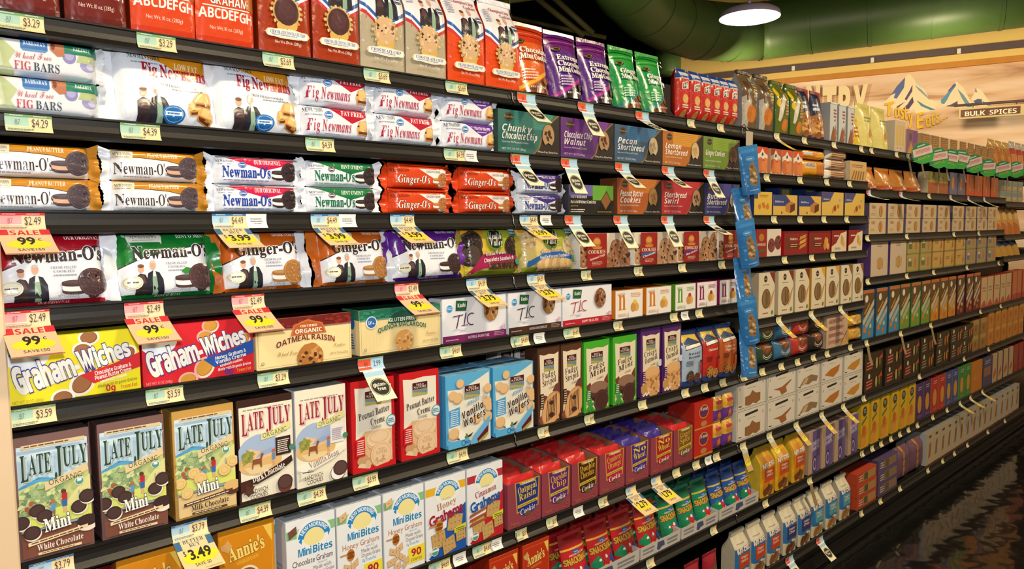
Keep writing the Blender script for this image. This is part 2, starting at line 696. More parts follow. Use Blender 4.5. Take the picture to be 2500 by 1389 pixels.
def film_mesh(mb, w, h, nx, ny, F, K, X, col, art=None, grid=None, sidecol=None, Z=None):
    """Closed soft body. F, K: front / back y at (s, t); X: x at (s, t)."""
    Z = Z or (lambda s, t: h * t)
    s, t = np.meshgrid(np.linspace(0, 1, nx + 1), np.linspace(0, 1, ny + 1))
    s, t = s.ravel(), t.ravel()
    Vf = np.column_stack([X(s, t), F(s, t), Z(s, t)])
    Vb = np.column_stack([X(s, t), K(s, t), Z(s, t)])
    n = len(s)
    fr, bk, rim = [], [], []
    for j in range(ny):
        for i in range(nx):
            a = j * (nx + 1) + i
            q = (a, a + 1, a + nx + 2, a + nx + 1)
            fr += [(q[0], q[1], q[2]), (q[0], q[2], q[3])]
            bk.append(tuple(n + k for k in reversed(q)))
    for j in range(ny):
        a = j * (nx + 1)
        rim.append((a, a + nx + 1, n + a + nx + 1, n + a))
        a = j * (nx + 1) + nx
        rim.append((a + nx + 1, a, n + a, n + a + nx + 1))
    for i in range(nx):
        rim.append((i + 1, i, n + i, n + i + 1))
        a = ny * (nx + 1) + i
        rim.append((a, a + 1, n + a + 1, n + a))
    mb.add(np.concatenate([Vf, Vb]), fr + bk, col, True)
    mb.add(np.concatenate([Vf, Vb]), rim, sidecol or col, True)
    if art:
        def fn(x, y, l):
            # the print follows the very facets of the body
            G = Vf.reshape(ny + 1, nx + 1, 3)
            p, q = np.clip(x / w, 0, 1) * nx, np.clip(y / h, 0, 1) * ny
            i, j = np.minimum(p.astype(int), nx - 1), np.minimum(q.astype(int), ny - 1)
            p, q = (p - i)[:, None], (q - j)[:, None]
            A, B, C, D = G[j, i], G[j, i + 1], G[j + 1, i + 1], G[j + 1, i]
            P = np.where(p >= q, A + (B - A) * p + (C - B) * q, A + (C - D) * p + (D - A) * q)
            nn = np.cross((B - A) + (C - D), (D - A) + (C - B))
            nn /= np.maximum(np.linalg.norm(nn, axis=1, keepdims=True), 1e-9)
            return P + nn * (l + 0.00025)[:, None]
        mb.art(art, fn, (nx, ny))


def wr(seed, amp):
    """A wrinkle field over (s, t)."""
    r = random.Random(seed)
    P = [(r.uniform(-9, 9), r.uniform(4, 14), r.random() * 6.28) for _ in range(5)]
    return lambda s, t: amp * sum(np.sin(a * s * 2 + b * t + c) for a, b, c in P) / 5


def fin(name, h, x0, wd, y, col, mat, root, seed, side, flare=1.12, col2=None):
    """Crimped, saw-toothed end seal of a flow-wrapped pack."""
    r = random.Random(seed)
    mb = MB()
    ny, nx = 22, 4
    V = []
    ph = r.random() * 6
    for i in range(nx + 1):
        q = i / nx
        for j in range(ny + 1):
            t = j / ny
            z = h * (0.5 + (t - 0.5) * (0.96 + (flare - 0.96) * q))
            xx = x0 + side * wd * q * (1 + 0.10 * math.sin(t * 5 + ph)) + (side * 0.0012 * (j % 2) if i == nx else 0)
            yy = y + 0.010 * q * math.sin(t * 7 + ph) + 0.0035 * q * math.sin(t * 23 + ph * 2) - 0.004 * q
            V.append((xx, yy, z))
    F = [(i * (ny + 1) + j, (i + 1) * (ny + 1) + j, (i + 1) * (ny + 1) + j + 1, i * (ny + 1) + j + 1) for i in range(nx) for j in range(ny)]
    n = len(V)
    V2 = V + [(a, b + 0.0006, c) for a, b, c in V]
    F2 = F + [tuple(n + k for k in reversed(f)) for f in F]
    C = np.array([hexc(col2 if (col2 and (k % ny) < ny * 0.4) else col) for k in range(len(F))] * 2)
    mb.add(V2, F2, C, True)
    return mb.build(name, mat, root)


def flowpack(name, w, h, d, front, body='f2f4f8', fins=('f2f4f8', 'f2f4f8'), seed=1, p=(7, 4), fw=0.016, amp=0.0012, parts=True, grid=(14, 9), mat='film', top=None, flare=1.1):
    W = wr(seed, amp)

    def gs(s):
        return np.maximum(1 - np.abs(2 * s - 1) ** p[0], 0) ** 0.5 * 0.9 + 0.1

    def gt(t):
        return np.maximum(1 - np.abs(2 * t - 1) ** p[1], 0) ** 0.5

    def end(s):
        return np.exp(-np.minimum(s, 1 - s) / 0.07)

    def F(s, t):
        s, t = np.clip(s, 0, 1), np.clip(t, 0, 1)
        return d / 2 - d / 2 * gs(s) * gt(t) + W(s, t) * gt(t) + end(s) * 0.0022 * np.sin(t * 26 + seed) * gt(t)

    def K(s, t):
        return d / 2 + d / 2 * gs(s) * gt(t)

    def X(s, t):
        return w * s

    mb = MB()
    a = Art(w, h)
    front(a)
    film_mesh(mb, w, h, *((18, 12) if parts else (9, 6)), F, K, X, body, a, grid)
    root = mb.build(name, mat)
    if parts:
        fin('end_seal', h, 0.0, fw, d / 2, fins[0], mat, root, seed, -1, flare)
        fin('end_seal', h, w, fw, d / 2, fins[1], mat, root, seed + 5, 1, flare)
    if top:
        tp = MB()
        a = Art(w, d)
        top(a)
        tp.art(a, lambda x, y, l: np.column_stack([x, y, h * 0.985 + l - 0.35 * (y / d - 0.5) ** 2 * h]), (6, 6))
        tp.build('top_print', mat, root)
    return root


def gusset(name, w, h, d, front, body, seed=1, amp=0.0016, tt=0.62, roll=True, side=None, mat='film', lean=0.6, parts=True, topcol=None):
    """Block-bottom bag: boxy below, drawn in to a folded top."""
    W = wr(seed, amp)

    def prof(t):
        q = np.clip((t - tt) / (1 - tt), 0, 1)
        return q * q * (3 - 2 * q)

    def F(s, t):
        s, t = np.clip(s, 0, 1), np.clip(t, 0, 1)
        edge = np.maximum(1 - np.abs(2 * s - 1) ** 6, 0) ** 0.5
        return (d * 0.5 * lean * 2 - 0.004) * prof(t) * 0.9 + W(s, t) - 0.006 * edge * np.sin(np.pi * np.clip(t, 0, 1)) + 0.006 * (1 - edge)

    def K(s, t):
        s, t = np.clip(s, 0, 1), np.clip(t, 0, 1)
        return d - (d * 0.5 * (1 - lean) * 2) * prof(t) * 0.9

    def X(s, t):
        return w * (0.5 + (s - 0.5) * (1 - 0.05 * np.clip(t, 0, 1) ** 3))

    mb = MB()
    a = Art(w, h)
    front(a)
    film_mesh(mb, w, h, 12, 18, F, K, X, body, a, (12, 18), side)
    root = mb.build(name, mat)
    if parts:
        t = MB()
        yb = float(F(np.array([.5]), np.array([1.0]))[0])
        t.box(w * 0.035, yb - 0.003, h - 0.004, w * 0.965, yb + 0.013, h + 0.014, topcol or body, 0.003)
        t.build('folded_top', mat, root)
    return root


def pouch(name, w, h, d, front, body, seed=1, amp=0.0016, side=None, mat='film', parts=True, topcol=None):
    """Stand-up pouch: thick foot, flat sealed top."""
    W = wr(seed, amp)

    def dep(t):
        return d * np.clip(1 - t, 0, 1) ** 0.55 + 0.002

    def cs(s):
        return np.maximum(1 - np.abs(2 * np.clip(s, 0, 1) - 1) ** 2.6, 0) ** 0.8

    def F(s, t):
        return d * 0.55 - 0.55 * dep(t) * cs(s) + W(s, t) * np.clip(1.1 - t, 0, 1)

    def K(s, t):
        return d * 0.55 + 0.45 * dep(t) * cs(s)

    def X(s, t):
        return w * (0.5 + (s - 0.5) * (0.97 + 0.03 * t))

    mb = MB()
    a = Art(w, h)
    front(a)
    film_mesh(mb, w, h, 14, 16, F, K, X, body, a, (12, 14), side)
    root = mb.build(name, mat)
    if parts:
        t = MB()
        t.box(0, d * 0.55 - 0.002, h - 0.002, w, d * 0.55 + 0.002, h + 0.012, topcol or body, 0.0005)
        t.build('top_seal', mat, root)
    return root


# ------------------------------------------------------------------ placing and labelling
TALLY = {}
ORD = ['first', 'second', 'third', 'fourth', 'fifth', 'sixth', 'seventh', 'eighth', 'ninth', 'tenth', 'eleventh', 'twelfth', 'thirteenth', 'fourteenth', 'fifteenth', 'sixteenth']
NUM = ['zero', 'one', 'two', 'three', 'four', 'five', 'six', 'seven', 'eight', 'nine', 'ten', 'eleven', 'twelve', 'thirteen', 'fourteen', 'fifteen', 'sixteen']
LAY = {2: ('lower', 'upper'), 3: ('bottom', 'middle', 'top')}


def nth(i, n):
    if n == 1:
        return ''
    if n == 2:
        return ('nearer to', 'farther from')[i]
    return '%s of %s from' % (ORD[i], NUM[n])


def row_of(make, name, label, cat, group, row, spans, layers=1, lean=0.0, lh=None, gap=0.0, yoff=0.0, behind=0, bstep=None, jit=0.6, end='the panel end', uz=0.0):
    """Stand a product's facings on a shelf. spans: image columns of each facing's lower edge (measured on the photo), turned into places along the shelf."""
    z = ROW[row] if isinstance(row, str) else row
    X = [(xat(a, z + 0.001 + uz, yoff), xat(b, z + 0.001 + uz, yoff)) for a, b in spans]
    w = min(b - a for a, b in X) if len(X) < 4 else sorted(b - a for a, b in X)[len(X) // 4]
    w *= 0.992
    root0 = make(w)
    root0.name = name
    rng = random.Random(name + row if isinstance(row, str) else name)
    n = len(X)
    out = []
    first = True
    dim = max(v[2] for v in root0.bound_box) if lh is None else lh
    lift = 0.5 * max(v[1] for v in root0.bound_box) * math.sin(lean) if lean else 0.0
    for i, (a, b) in enumerate(X):
        for k in range(layers):
            for q in range(behind + 1):
                o = root0 if first else dup(root0)
                first = False
                jx = rng.uniform(-1, 1) * 0.0007 * jit
                jy = abs(rng.uniform(-1, 1)) * 0.004 * jit
                o.location = ((a + b) / 2 - w / 2 + jx, yoff + jy + q * (bstep or 0.09), z + 0.0006 + lift + k * (dim + 0.0012))
                o.rotation_euler = (-lean, 0, rng.uniform(-1, 1) * 0.008 * jit)
                L = label
                if layers > 1:
                    L = LAY[layers][k] + ' ' + L
                s = nth(i, n)
                if s:
                    L = L + ', ' + s + ' ' + end
                if q:
                    L = 'hidden-back ' + L if False else (L + (', behind' if q == 1 else ', rearmost'))
                tag(o, L, cat, group)
                out.append(o)
    return out
# ------------------------------------------------------------------ room
def floor_mat():
    m = bpy.data.materials.new('polished_black_floor')
    m.use_nodes = True
    nt = m.node_tree
    b = nt.nodes['Principled BSDF']
    b.inputs['Roughness'].default_value = 0.10
    b.inputs['Specular IOR Level'].default_value = 0.9
    b.inputs['Coat Weight'].default_value = 0.6
    b.inputs['Coat Roughness'].default_value = 0.05
    tc = nt.nodes.new('ShaderNodeTexCoord')
    n = nt.nodes.new('ShaderNodeTexNoise')
    n.inputs['Scale'].default_value = 180.0
    n.inputs['Detail'].default_value = 3.0
    cr = nt.nodes.new('ShaderNodeValToRGB')
    cr.color_ramp.elements[0].color = (0.006, 0.006, 0.007, 1)
    cr.color_ramp.elements[1].color = (0.03, 0.026, 0.022, 1)
    cr.color_ramp.elements[0].position = 0.45
    cr.color_ramp.elements[1].position = 0.75
    w = nt.nodes.new('ShaderNodeTexNoise')
    w.inputs['Scale'].default_value = 7.0
    w.inputs['Detail'].default_value = 1.0
    bp = nt.nodes.new('ShaderNodeBump')
    bp.inputs['Strength'].default_value = 0.10
    bp.inputs['Distance'].default_value = 0.05
    nt.links.new(tc.outputs['Object'], n.inputs['Vector'])
    nt.links.new(tc.outputs['Object'], w.inputs['Vector'])
    nt.links.new(n.outputs['Fac'], cr.inputs['Fac'])
    nt.links.new(cr.outputs['Color'], b.inputs['Base Color'])
    nt.links.new(w.outputs['Fac'], bp.inputs['Height'])
    nt.links.new(bp.outputs['Normal'], b.inputs['Normal'])
    nt.links.new(bp.outputs['Normal'], b.inputs['Coat Normal'])
    return m


M['floor'] = floor_mat()
M['ceil'] = mat_print('dark_ceiling_paint', 0.9, 0, 0, 1, 0.2, False, '15140f', 0, 0.3)
M['duct'] = mat_print('dark_green_duct_paint', 0.46, 0.0, 0.0, 1, 0.5, False, '425c2c', 0.0, 0.12)
M['truss'] = mat_print('olive_truss_paint', 0.6, 0.0, 0.0, 1, 0.4, False, '5a5630', 0.0, 0.12)
M['gray'] = mat_print('gray_painted_metal', 0.5, 0.0, 0.0, 1, 0.4, False, '5c4c50', 0.0, 0.08)

mb = MB()
mb.box(-8, -6, -.1, 16, 12, 0, '101010')
tag(mb.build('floor', 'floor'), kind='structure')
mb = MB()
mb.box(-8, -6, 6.2, 16, 12, 6.3, '101010')
tag(mb.build('ceiling', 'ceil'), kind='structure')

# the far wall, seen over the shelves, runs at an angle to the aisle
P0 = at(2200, 167, 9.5)
WD = np.array([math.sin(math.radians(-19.0)), math.cos(math.radians(-19.0)), 0.0])      # along the wall, away from the viewer
WN = np.array([-WD[1], WD[0], 0.0])
if np.dot(WN, EYE - P0) < 0:
    WN = -WN


def wall_st(u, v):
    d = ray(u, v)
    t = np.dot(P0 - EYE, WN) / np.dot(d, WN)
    p = EYE + d * t
    return -np.dot(p - P0, WD), p[2]


def wallp(s, z, off=0.0):
    return P0 - WD * s + np.array([0, 0, z - P0[2]]) + WN * off


def wall_panel(name, pts, off, thick, col, mat='mural', parent=None, mb=None):
    """A flat piece lying on the wall: pts are (s, z) along it."""
    own = mb is None
    mb = mb or MB()
    n = len(pts)
    V = [wallp(s, z, off) for s, z in pts] + [wallp(s, z, off - thick) for s, z in pts]
    tri = tessellate_polygon([[Vector((s, z, 0)) for s, z in pts]])
    F = [tuple(t) for t in tri] + [tuple(n + i for i in reversed(t)) for t in tri] + [(i, (i + 1) % n, n + (i + 1) % n, n + i) for i in range(n)]
    mb.add(V, F, col)
    return mb.build(name, mat, parent) if own else mb


def muralmat():
    m = bpy.data.materials.new('painted_sunset_sky')
    m.use_nodes = True
    nt = m.node_tree
    b = nt.nodes['Principled BSDF']
    b.inputs['Roughness'].default_value = 0.75
    tc = nt.nodes.new('ShaderNodeTexCoord')
    mp_ = nt.nodes.new('ShaderNodeMapping')
    mp_.inputs['Scale'].default_value = (0.35, 0.35, 3.2)
    n = nt.nodes.new('ShaderNodeTexNoise')
    n.inputs['Scale'].default_value = 1.6
    n.inputs['Detail'].default_value = 5.0
    n.inputs['Distortion'].default_value = 0.6
    cr = nt.nodes.new('ShaderNodeValToRGB')
    e = cr.color_ramp.elements
    e[0].position, e[0].color = 0.34, (*hexc('a87858'), 1)
    e[1].position, e[1].color = 0.72, (*hexc('f4e0c4'), 1)
    k = e.new(0.46)
    k.color = (*hexc('d8b08c'), 1)
    k = e.new(0.58)
    k.color = (*hexc('e8c8ac'), 1)
    nt.links.new(tc.outputs['Object'], mp_.inputs['Vector'])
    nt.links.new(mp_.outputs['Vector'], n.inputs['Vector'])
    nt.links.new(n.outputs['Fac'], cr.inputs['Fac'])
    nt.links.new(cr.outputs['Color'], b.inputs['Base Color'])
    return m


M['sky'] = muralmat()
M['cream'] = mat_print('cream_wall_paint', 0.7, 0, 0, 1, 0.3, False, 'ecca78', 0, 0.03)
M['wood'] = mat_print('honey_wood_trim', 0.5, 0, 0, 1, 0.4, False, 'c8842c', 0, 0.15)
zt = wall_st(2200, 167)[1]
zb = wall_st(2200, 177)[1]
SW = wall_st(1652, 160)[0]
wall_panel('wall_mural', [(SW, 0), (6, 0), (6, zb), (SW, zb)], 0.0, 0.1, 'd8b08c', M['sky']).__setitem__('kind', 'structure')
wall_panel('wall_upper', [(SW, zb), (6, zb), (6, 6.2), (SW, 6.2)], 0.0, 0.1, 'ecd396', M['cream']).__setitem__('kind', 'structure')
wall_panel('trim_1', [(SW, zb - .005), (6, zb - .005), (6, zt + .01), (SW, zt + .01)], 0.05, 0.05, 'c8842c', M['wood']).__setitem__('kind', 'structure')
# gray track below the duct, with white hooks
zr0, zr1 = wall_st(2200, 148)[1], wall_st(2200, 134)[1]
rail = tag(wall_panel('gray_track', [(SW, zr0), (6, zr0), (6, zr1), (SW, zr1)], 0.10, 0.07, '6a5c62', M['gray']), 'long gray metal track on the cream wall under the green duct', 'track')
for k_, (u, v) in enumerate(((1940, 168), (2131, 148), (2340, 128))):
    s, z = wall_st(u, v)
    h = MB()
    wall_panel('', [(s - .02, zr0 - .01), (s + .02, zr0 - .01), (s + .02, zr0 + .05), (s - .02, zr0 + .05)], 0.13, 0.025, 'e8e0d4', mb=h)
    h.build('hook', 'paper', rail)


def mural_shape(name, polys, label, cat, group=None):
    root = None
    mb = MB()
    off = .004
    for pts, c in polys:
        P = [wall_st(u, v) for u, v in pts]
        wall_panel('', P, off, .002, c, mb=mb)
        off += .0012
    root = mb.build(name, 'mural')
    return tag(root, label, cat, group)


def zc(x0, y0, k, pts):
    return [(x0 + u / k, y0 + v / k) for u, v in pts]


Q = lambda pts: zc(2130, 180, 6.743, pts)
mural_shape('painted_mountain', [
    (Q([(170, 500), (330, 330), (450, 180), (560, 20), (620, 10), (700, 110), (830, 220), (930, 400), (1080, 500), (1010, 600), (740, 680), (680, 590), (480, 620), (380, 600), (300, 560)]), 'f2dcb4'),
    (Q([(540, 60), (520, 230), (400, 410), (350, 400), (380, 320), (310, 350), (400, 210)]), '5a6aa0'),
    (Q([(660, 180), (655, 290), (560, 440), (530, 420), (600, 300)]), '5a4a78'), (Q([(660, 380), (680, 470), (600, 580), (480, 600), (580, 500)]), '54406c'),
    (Q([(540, 460), (460, 530), (380, 610), (400, 540)]), '5a4a70'), (Q([(700, 190), (800, 260), (960, 430), (930, 420), (760, 270)]), '8c9cb0'),
    (Q([(730, 440), (860, 520), (1030, 590), (960, 600), (800, 530)]), '4a84a0'), (Q([(700, 120), (850, 230), (820, 240), (740, 180)]), 'c8d4cc')],
    'large snowy mountain painted on the tan wall', 'mural painting', 'painted mountains')
mural_shape('painted_mountain', [
    (Q([(1120, 490), (1220, 330), (1380, 120), (1500, 230), (1600, 420), (1700, 560), (1400, 560), (1180, 540)]), 'efdab4'),
    (Q([(1360, 150), (1380, 190), (1280, 330), (1230, 430), (1180, 500), (1130, 490), (1130, 430), (1200, 360)]), '5a90b4'), (Q([(1340, 170), (1370, 190), (1270, 290), (1240, 290)]), '5c5a94'),
    (Q([(1400, 250), (1500, 350), (1640, 550), (1560, 550), (1470, 400)]), '6c94a8'), (Q([(1400, 450), (1400, 550), (1200, 535), (1290, 510)]), '5a4a6c')],
    'middle snowy mountain painted on the tan wall', 'mural painting', 'painted mountains')
mural_shape('painted_mountain', [
    (Q([(1620, 420), (1720, 230), (1800, 280), (1960, 510), (1830, 560), (1700, 520)]), 'efdab4'), (Q([(1660, 450), (1730, 415), (1800, 420), (1800, 490), (1720, 515)]), '4c5a8c'),
    (Q([(1810, 450), (1960, 520), (1900, 525), (1830, 490)]), '5a90a4'), (Q([(1700, 230), (1725, 310), (1685, 300)]), '8c8c9c'), (Q([(1620, 570), (1700, 560), (1860, 630), (1780, 620)]), '7c8cac')],
    'small snowy mountain painted beyond the hanging brown sign', 'mural painting', 'painted mountains')


def letter3d(ch, st, u, v, hpx, thick, c, wpx=None, rot=0.0, off=.02, mat='mural'):
    """A cut-out letter mounted on the wall; (u, v) is its lower left corner."""
    V, T, W = text_geo(ch, st, True)
    s0, z0 = wall_st(u, v)
    s1, z1 = wall_st(u, v - hpx)
    h = z1 - z0
    k = h if not wpx else (wall_st(u + wpx, v)[0] - s0) / max(W, 1e-6)
    cr, sr = math.cos(rot), math.sin(rot)
    X, Z = V[:, 0] * k, V[:, 1] * h
    P = np.array([wallp(s0 + x * cr - z * sr, z0 + x * sr + z * cr, off) for x, z in zip(X, Z)])
    B = P - WN * thick
    n = len(P)
    E = {}
    for t in T:
        for a, b in ((t[0], t[1]), (t[1], t[2]), (t[2], t[0])):
            E[(a, b)] = E.get((a, b), 0) + 1
    F = [tuple(t) for t in T] + [tuple(n + i for i in reversed(t)) for t in T]
    F += [(b, a, n + a, n + b) for (a, b) in E if (b, a) not in E]
    mb = MB()
    mb.add(np.concatenate([P, B]), F, c)
    return mb.build('wall_letter', mat)


for i, (ch, u, v) in enumerate((('N', 1968, 300), ('T', 2008, 302), ('R', 2046, 300), ('Y', 2083, 298))):
    tag(letter3d(ch, 'b', u, v, 84, .06, 'f0d8ac', 34, off=.07), 'cream cut-out letter %s standing off the mural wall' % ch, 'letter', 'cream wall letters')
ORD9 = ['first', 'second', 'third', 'fourth', 'fifth', 'sixth', 'seventh', 'eighth', 'ninth']
for k_, (ch_, u, v, hp, wp) in enumerate((('T', 2164, 286, 34, 24), ('a', 2185, 289, 32, 15), ('s', 2199, 292, 32, 12), ('t', 2209, 294, 34, 11), ('y', 2217, 303, 34, 16), ('E', 2236, 316, 38, 26), ('a', 2261, 312, 34, 15), ('t', 2275, 307, 34, 11), ('s', 2285, 303, 32, 11), ('.', 2295, 296, 24, 4), ('.', 2302, 292, 24, 4), ('.', 2309, 288, 24, 4))):
    tag(letter3d(ch_, 'i', u, v, hp, .03, 'e8b824', wp, .16, .035), 'yellow cut-out script letter %s, %s in the script on the mural wall' % (ch_, ORD9[k_]) if ch_ != '.' else '%s small yellow dot after the yellow script letters' % ORD9[k_ - 9], 'letter', 'yellow script letters' if ch_ != '.' else 'yellow dots')

# hanging BULK SPICES sign, a little in front of the wall
sg0, sz0 = wall_st(2336, 301)
sg1, sz1 = wall_st(2489, 298)
zs_top = wall_st(2336, 280)[1]
sroot = MB()
wall_panel('', [(sg0, sz0), (sg1, sz0), (sg1, zs_top + .02), (sg0, zs_top + .02)], .42, .03, 'c4ae74', mb=sroot)
sign = tag(sroot.build('hanging_sign', 'paper'), 'brown hanging spices sign with cream letters before the mural', 'sign')
sb = MB()
wall_panel('', [(sg0 + .02, sz0 + .02), (sg1 - .04, sz0 + .02), (sg1 - .04, zs_top), (sg0 + .02, zs_top)], .425, .008, '5c2e22', mb=sb)
V, T, W = text_geo('BULK  SPICES', 'b', False)
kx = (sg1 - sg0) * .80 / W
hh = (zs_top - sz0) * .52
sb.add(np.array([wallp(sg0 + (sg1 - sg0) * .09 + x * kx, sz0 + (zs_top - sz0) * .26 + y * hh, .428) for x, y in V]), T, 'e8dcc4')
sb.build('name_board', 'paper', sign)
for q in (.22, .88):
    t = MB()
    s = sg0 + (sg1 - sg0) * q
    t.tube([wallp(s, zs_top, .405), wallp(s, wall_st(2400, 264)[1] - .018, .405)], .006, '3a322c', 6)
    t.build('hanger', 'gray', sign)
t = MB()
zq = wall_st(2400, 264)[1]
t.tube([wallp(wall_st(2326, 267)[0], zq, .405), wallp(wall_st(2326, 267)[0] + 3.0, zq, .405)], .016, '4a4038', 8)
tag(t.build('sign_rail', 'gray'), 'thin dark rail the brown spices sign hangs from', 'rail')

# green spiral duct: a straight run along the wall and an elbow towards the viewer
def ductobj():
    a, b, d = at(2750, -50, 7.3), at(2230, 24, 8.2), at(1860, 76, 8.9)
    P = [Vector(a), Vector(b), Vector(d)]
    el = [Vector(at(1780, 80, 8.9)), Vector(at(1705, 74, 8.7)), Vector(at(1635, 52, 8.4)), Vector(at(1575, 16, 8.0)), Vector(at(1530, -34, 7.5)), Vector(at(1490, -114, 7.0))]
    root = MB()
    pts = []
    for i in range(25):
        q = i / 24
        pts.append(Vector(a).lerp(Vector(d), q))
    r = .335
    root.tube(pts, r, '2c3d1c', 40, True)
    o = root.build('air_duct', 'duct')
    e = MB()
    e.tube([Vector(d)] + el, [r * 1.005] * 7, '2c3d1c', 40, True)
    e.build('elbow', 'duct', o)
    for q in (0.12, .3, .48, .66, .84):
        p = Vector(a).lerp(Vector(d), q)
        dr = (Vector(d) - Vector(a)).normalized()
        s = MB()
        s.tube([p - dr * .015, p + dr * .015], r + .006, '2c3d1c', 40, False)
        s.build('seam_band', 'duct', o)
    for p0, p1 in zip([Vector(d)] + el, el):
        dr = (p1 - p0).normalized()
        s = MB()
        s.tube([p0 - dr * .012, p0 + dr * .012], r * 1.005 + .008, '2c3d1c', 40, False)
        s.build('seam_band', 'duct', o)
    return o


for n_, pts_ in (('wall_rear', [(-8, 11.9), (16, 11.9)]), ('wall_end', [(15.9, 12), (15.9, -6)])):
    (ax, ay), (bx, by) = pts_
    mb = MB()
    mb.box(min(ax, bx), min(ay, by), 0, max(ax, bx) + (.1 if ax == bx else 0), max(ay, by) + (.1 if ay == by else 0), 6.2, '15140f')
    tag(mb.build(n_, 'ceil'), kind='structure')
DUCT = tag(ductobj(), 'big dark green round air duct with an elbow under the ceiling', 'air duct')
mb = MB()
p = Vector(at(1632, 152, 9.6))
mb.lathe([(.0, -.16), (.15, -.16), (.16, -.12), (.16, .5), (.0, .5)], '20261a', 20, p[:])
mb.build('outlet', 'duct', DUCT)
# open roof steel
for k_, (a, b, r) in enumerate(((((1290, -20), (1425, 88)), 8.5, .035), (((1325, -30), (1448, 82)), 8.5, .035), (((1170, 14), (1340, -12)), 8.0, .03), (((1180, 28), (1480, 92)), 10.0, .03), (((1820, 20), (2150, -25)), 10.5, .04), (((980, 10), (1250, 40)), 9.0, .03))):
    mb = MB()
    mb.tube([at(*a[0], b), at(*a[1], b)], r, '5a5630', 6)
    tag(mb.build('roof_brace', 'truss'), ('olive steel roof brace in the dark ceiling, ' + ('over the orange pouch', 'beside the duct elbow', 'topmost above the white bags', 'running behind the duct elbow', 'above the round lamp', 'low behind the tan bags')[k_]), 'roof brace', 'roof braces')
mb = MB()
mb.tube([(*at(1243, -50, 6)[:2], 6.2), at(1243, -20, 6), at(1244, 30, 6), at(1239, 45, 6), at(1243, 60, 6)], .008, 'c8b88c', 6)
tag(mb.build('hanging_wire', 'truss'), 'short pale wire hanging above the orange pouch', 'wire')

# pendant lamp in view
M['lilac'] = mat_print('pale_lilac_enamel', 0.4, 0, 0, 1, 0.4, False, 'b8acc4', 0, 0.03)
LP = at(1830, 40, 5.0)
mb = MB()
mb.lathe([(.02, .06), (.06, .058), (.16, .045), (.192, .025), (.200, .005), (.200, -.01), (.190, -.01), (.190, .015)], 'a89cb4', 40, LP)
lroot = mb.build('pendant_lamp', 'lilac')
tag(lroot, 'round pendant lamp glowing white under the dark ceiling', 'lamp')
em = bpy.data.materials.new('lamp_diffuser')
em.use_nodes = True
_b = em.node_tree.nodes['Principled BSDF']
_b.inputs['Base Color'].default_value = (1, 1, 1, 1)
_b.inputs['Emission Color'].default_value = (1.0, 0.93, 0.80, 1)
_b.inputs['Emission Strength'].default_value = 14.0
mb = MB()
mb.lathe([(.0, -.03), (.10, -.028), (.16, -.02), (.188, -.004), (.188, .01)], 'ffffff', 40, LP)
mb.build('diffuser', em, lroot)
mb = MB()
mb.tube([LP + np.array([0, 0, .05]), (LP[0], LP[1], 6.2)], .012, '2a2622', 8)
mb.build('stem', 'gray', lroot)
lamp('pendant_light', 'POINT', (LP[0], LP[1], LP[2] - .16), 140.0, (1.0, 0.82, 0.56), 0.12)
# added, unseen fill lights that brighten the mural wall; no real fixtures
for s in (-1.6, .4, 2.2):
    q = wallp(s, 3.25, 2.0)
    lamp('added_wall_fill', 'AREA', q, 25.0, (1.0, 0.82, 0.52), 0.35, wallp(s, 3.0, 0))

# ------------------------------------------------------------------ shelving
BAY = [0.215, 1.423, 2.643, 3.861, 5.08, 6.30, 7.52, 8.74]
LEV = {0: 'ABCDEFGHI', 1: 'ABCDEFGHI', 2: ['A', 'B', 'C', 'D', 'E3', 'F', 'G', 'H', 'I'], 3: ['A', 'B4', 'C4', 'D4', 'F', 'G', 'H', 'I'], 4: ['A', 'B4', 'C4', 'D4', 'F', 'G', 'H', 'I'],
       5: ['A', 'B6', 'C6', 'D6', 'F', 'G', 'H', 'I'], 6: ['A', 'B6', 'C6', 'D6', 'F', 'G', 'H', 'I']}
LIP = [(0.0, 0.0005), (-.004, .0008), (-.0075, -.001), (-.0075, -.0035), (-.0045, -.005), (-.004, -.016), (-.0055, -.026), (-.0105, -.032), (-.0140, -.0365), (-.0130, -.0405), (-.006, -.0425), (.012, -.041), (.012, -.004)]
SN = ['topmost', 'second highest', 'third highest', 'fourth highest', 'fifth highest', 'sixth highest', 'third lowest', 'second lowest', 'lowest']
SN8 = ['topmost', 'second highest', 'third highest', 'fourth highest', 'fourth lowest', 'third lowest', 'second lowest', 'lowest']
BN = ['by the wooden panel', 'in the second bay from the wooden panel', 'in the bay just past the blue hanging bags', 'in the fourth bay, under the round green signs', 'in the fifth bay from the wooden panel', 'in the sixth bay, far down the aisle', 'at the far end of the aisle']
mb = MB()
mb.box(.168, -.03, 0, .213, .62, 2.42, 'e6cda8', .003)
M['birch'] = mat_print('pale_birch_panel', 0.45, 0.1, 0.0, 1, 0.4, False, 'e4c8a4', 0, 0.05)
wp_ = mb.build('end_panel', M['birch'])
wp_.name = 'wooden_gable'
tag(wp_, 'pale wooden gable closing the shelving at the near end', 'end panel')
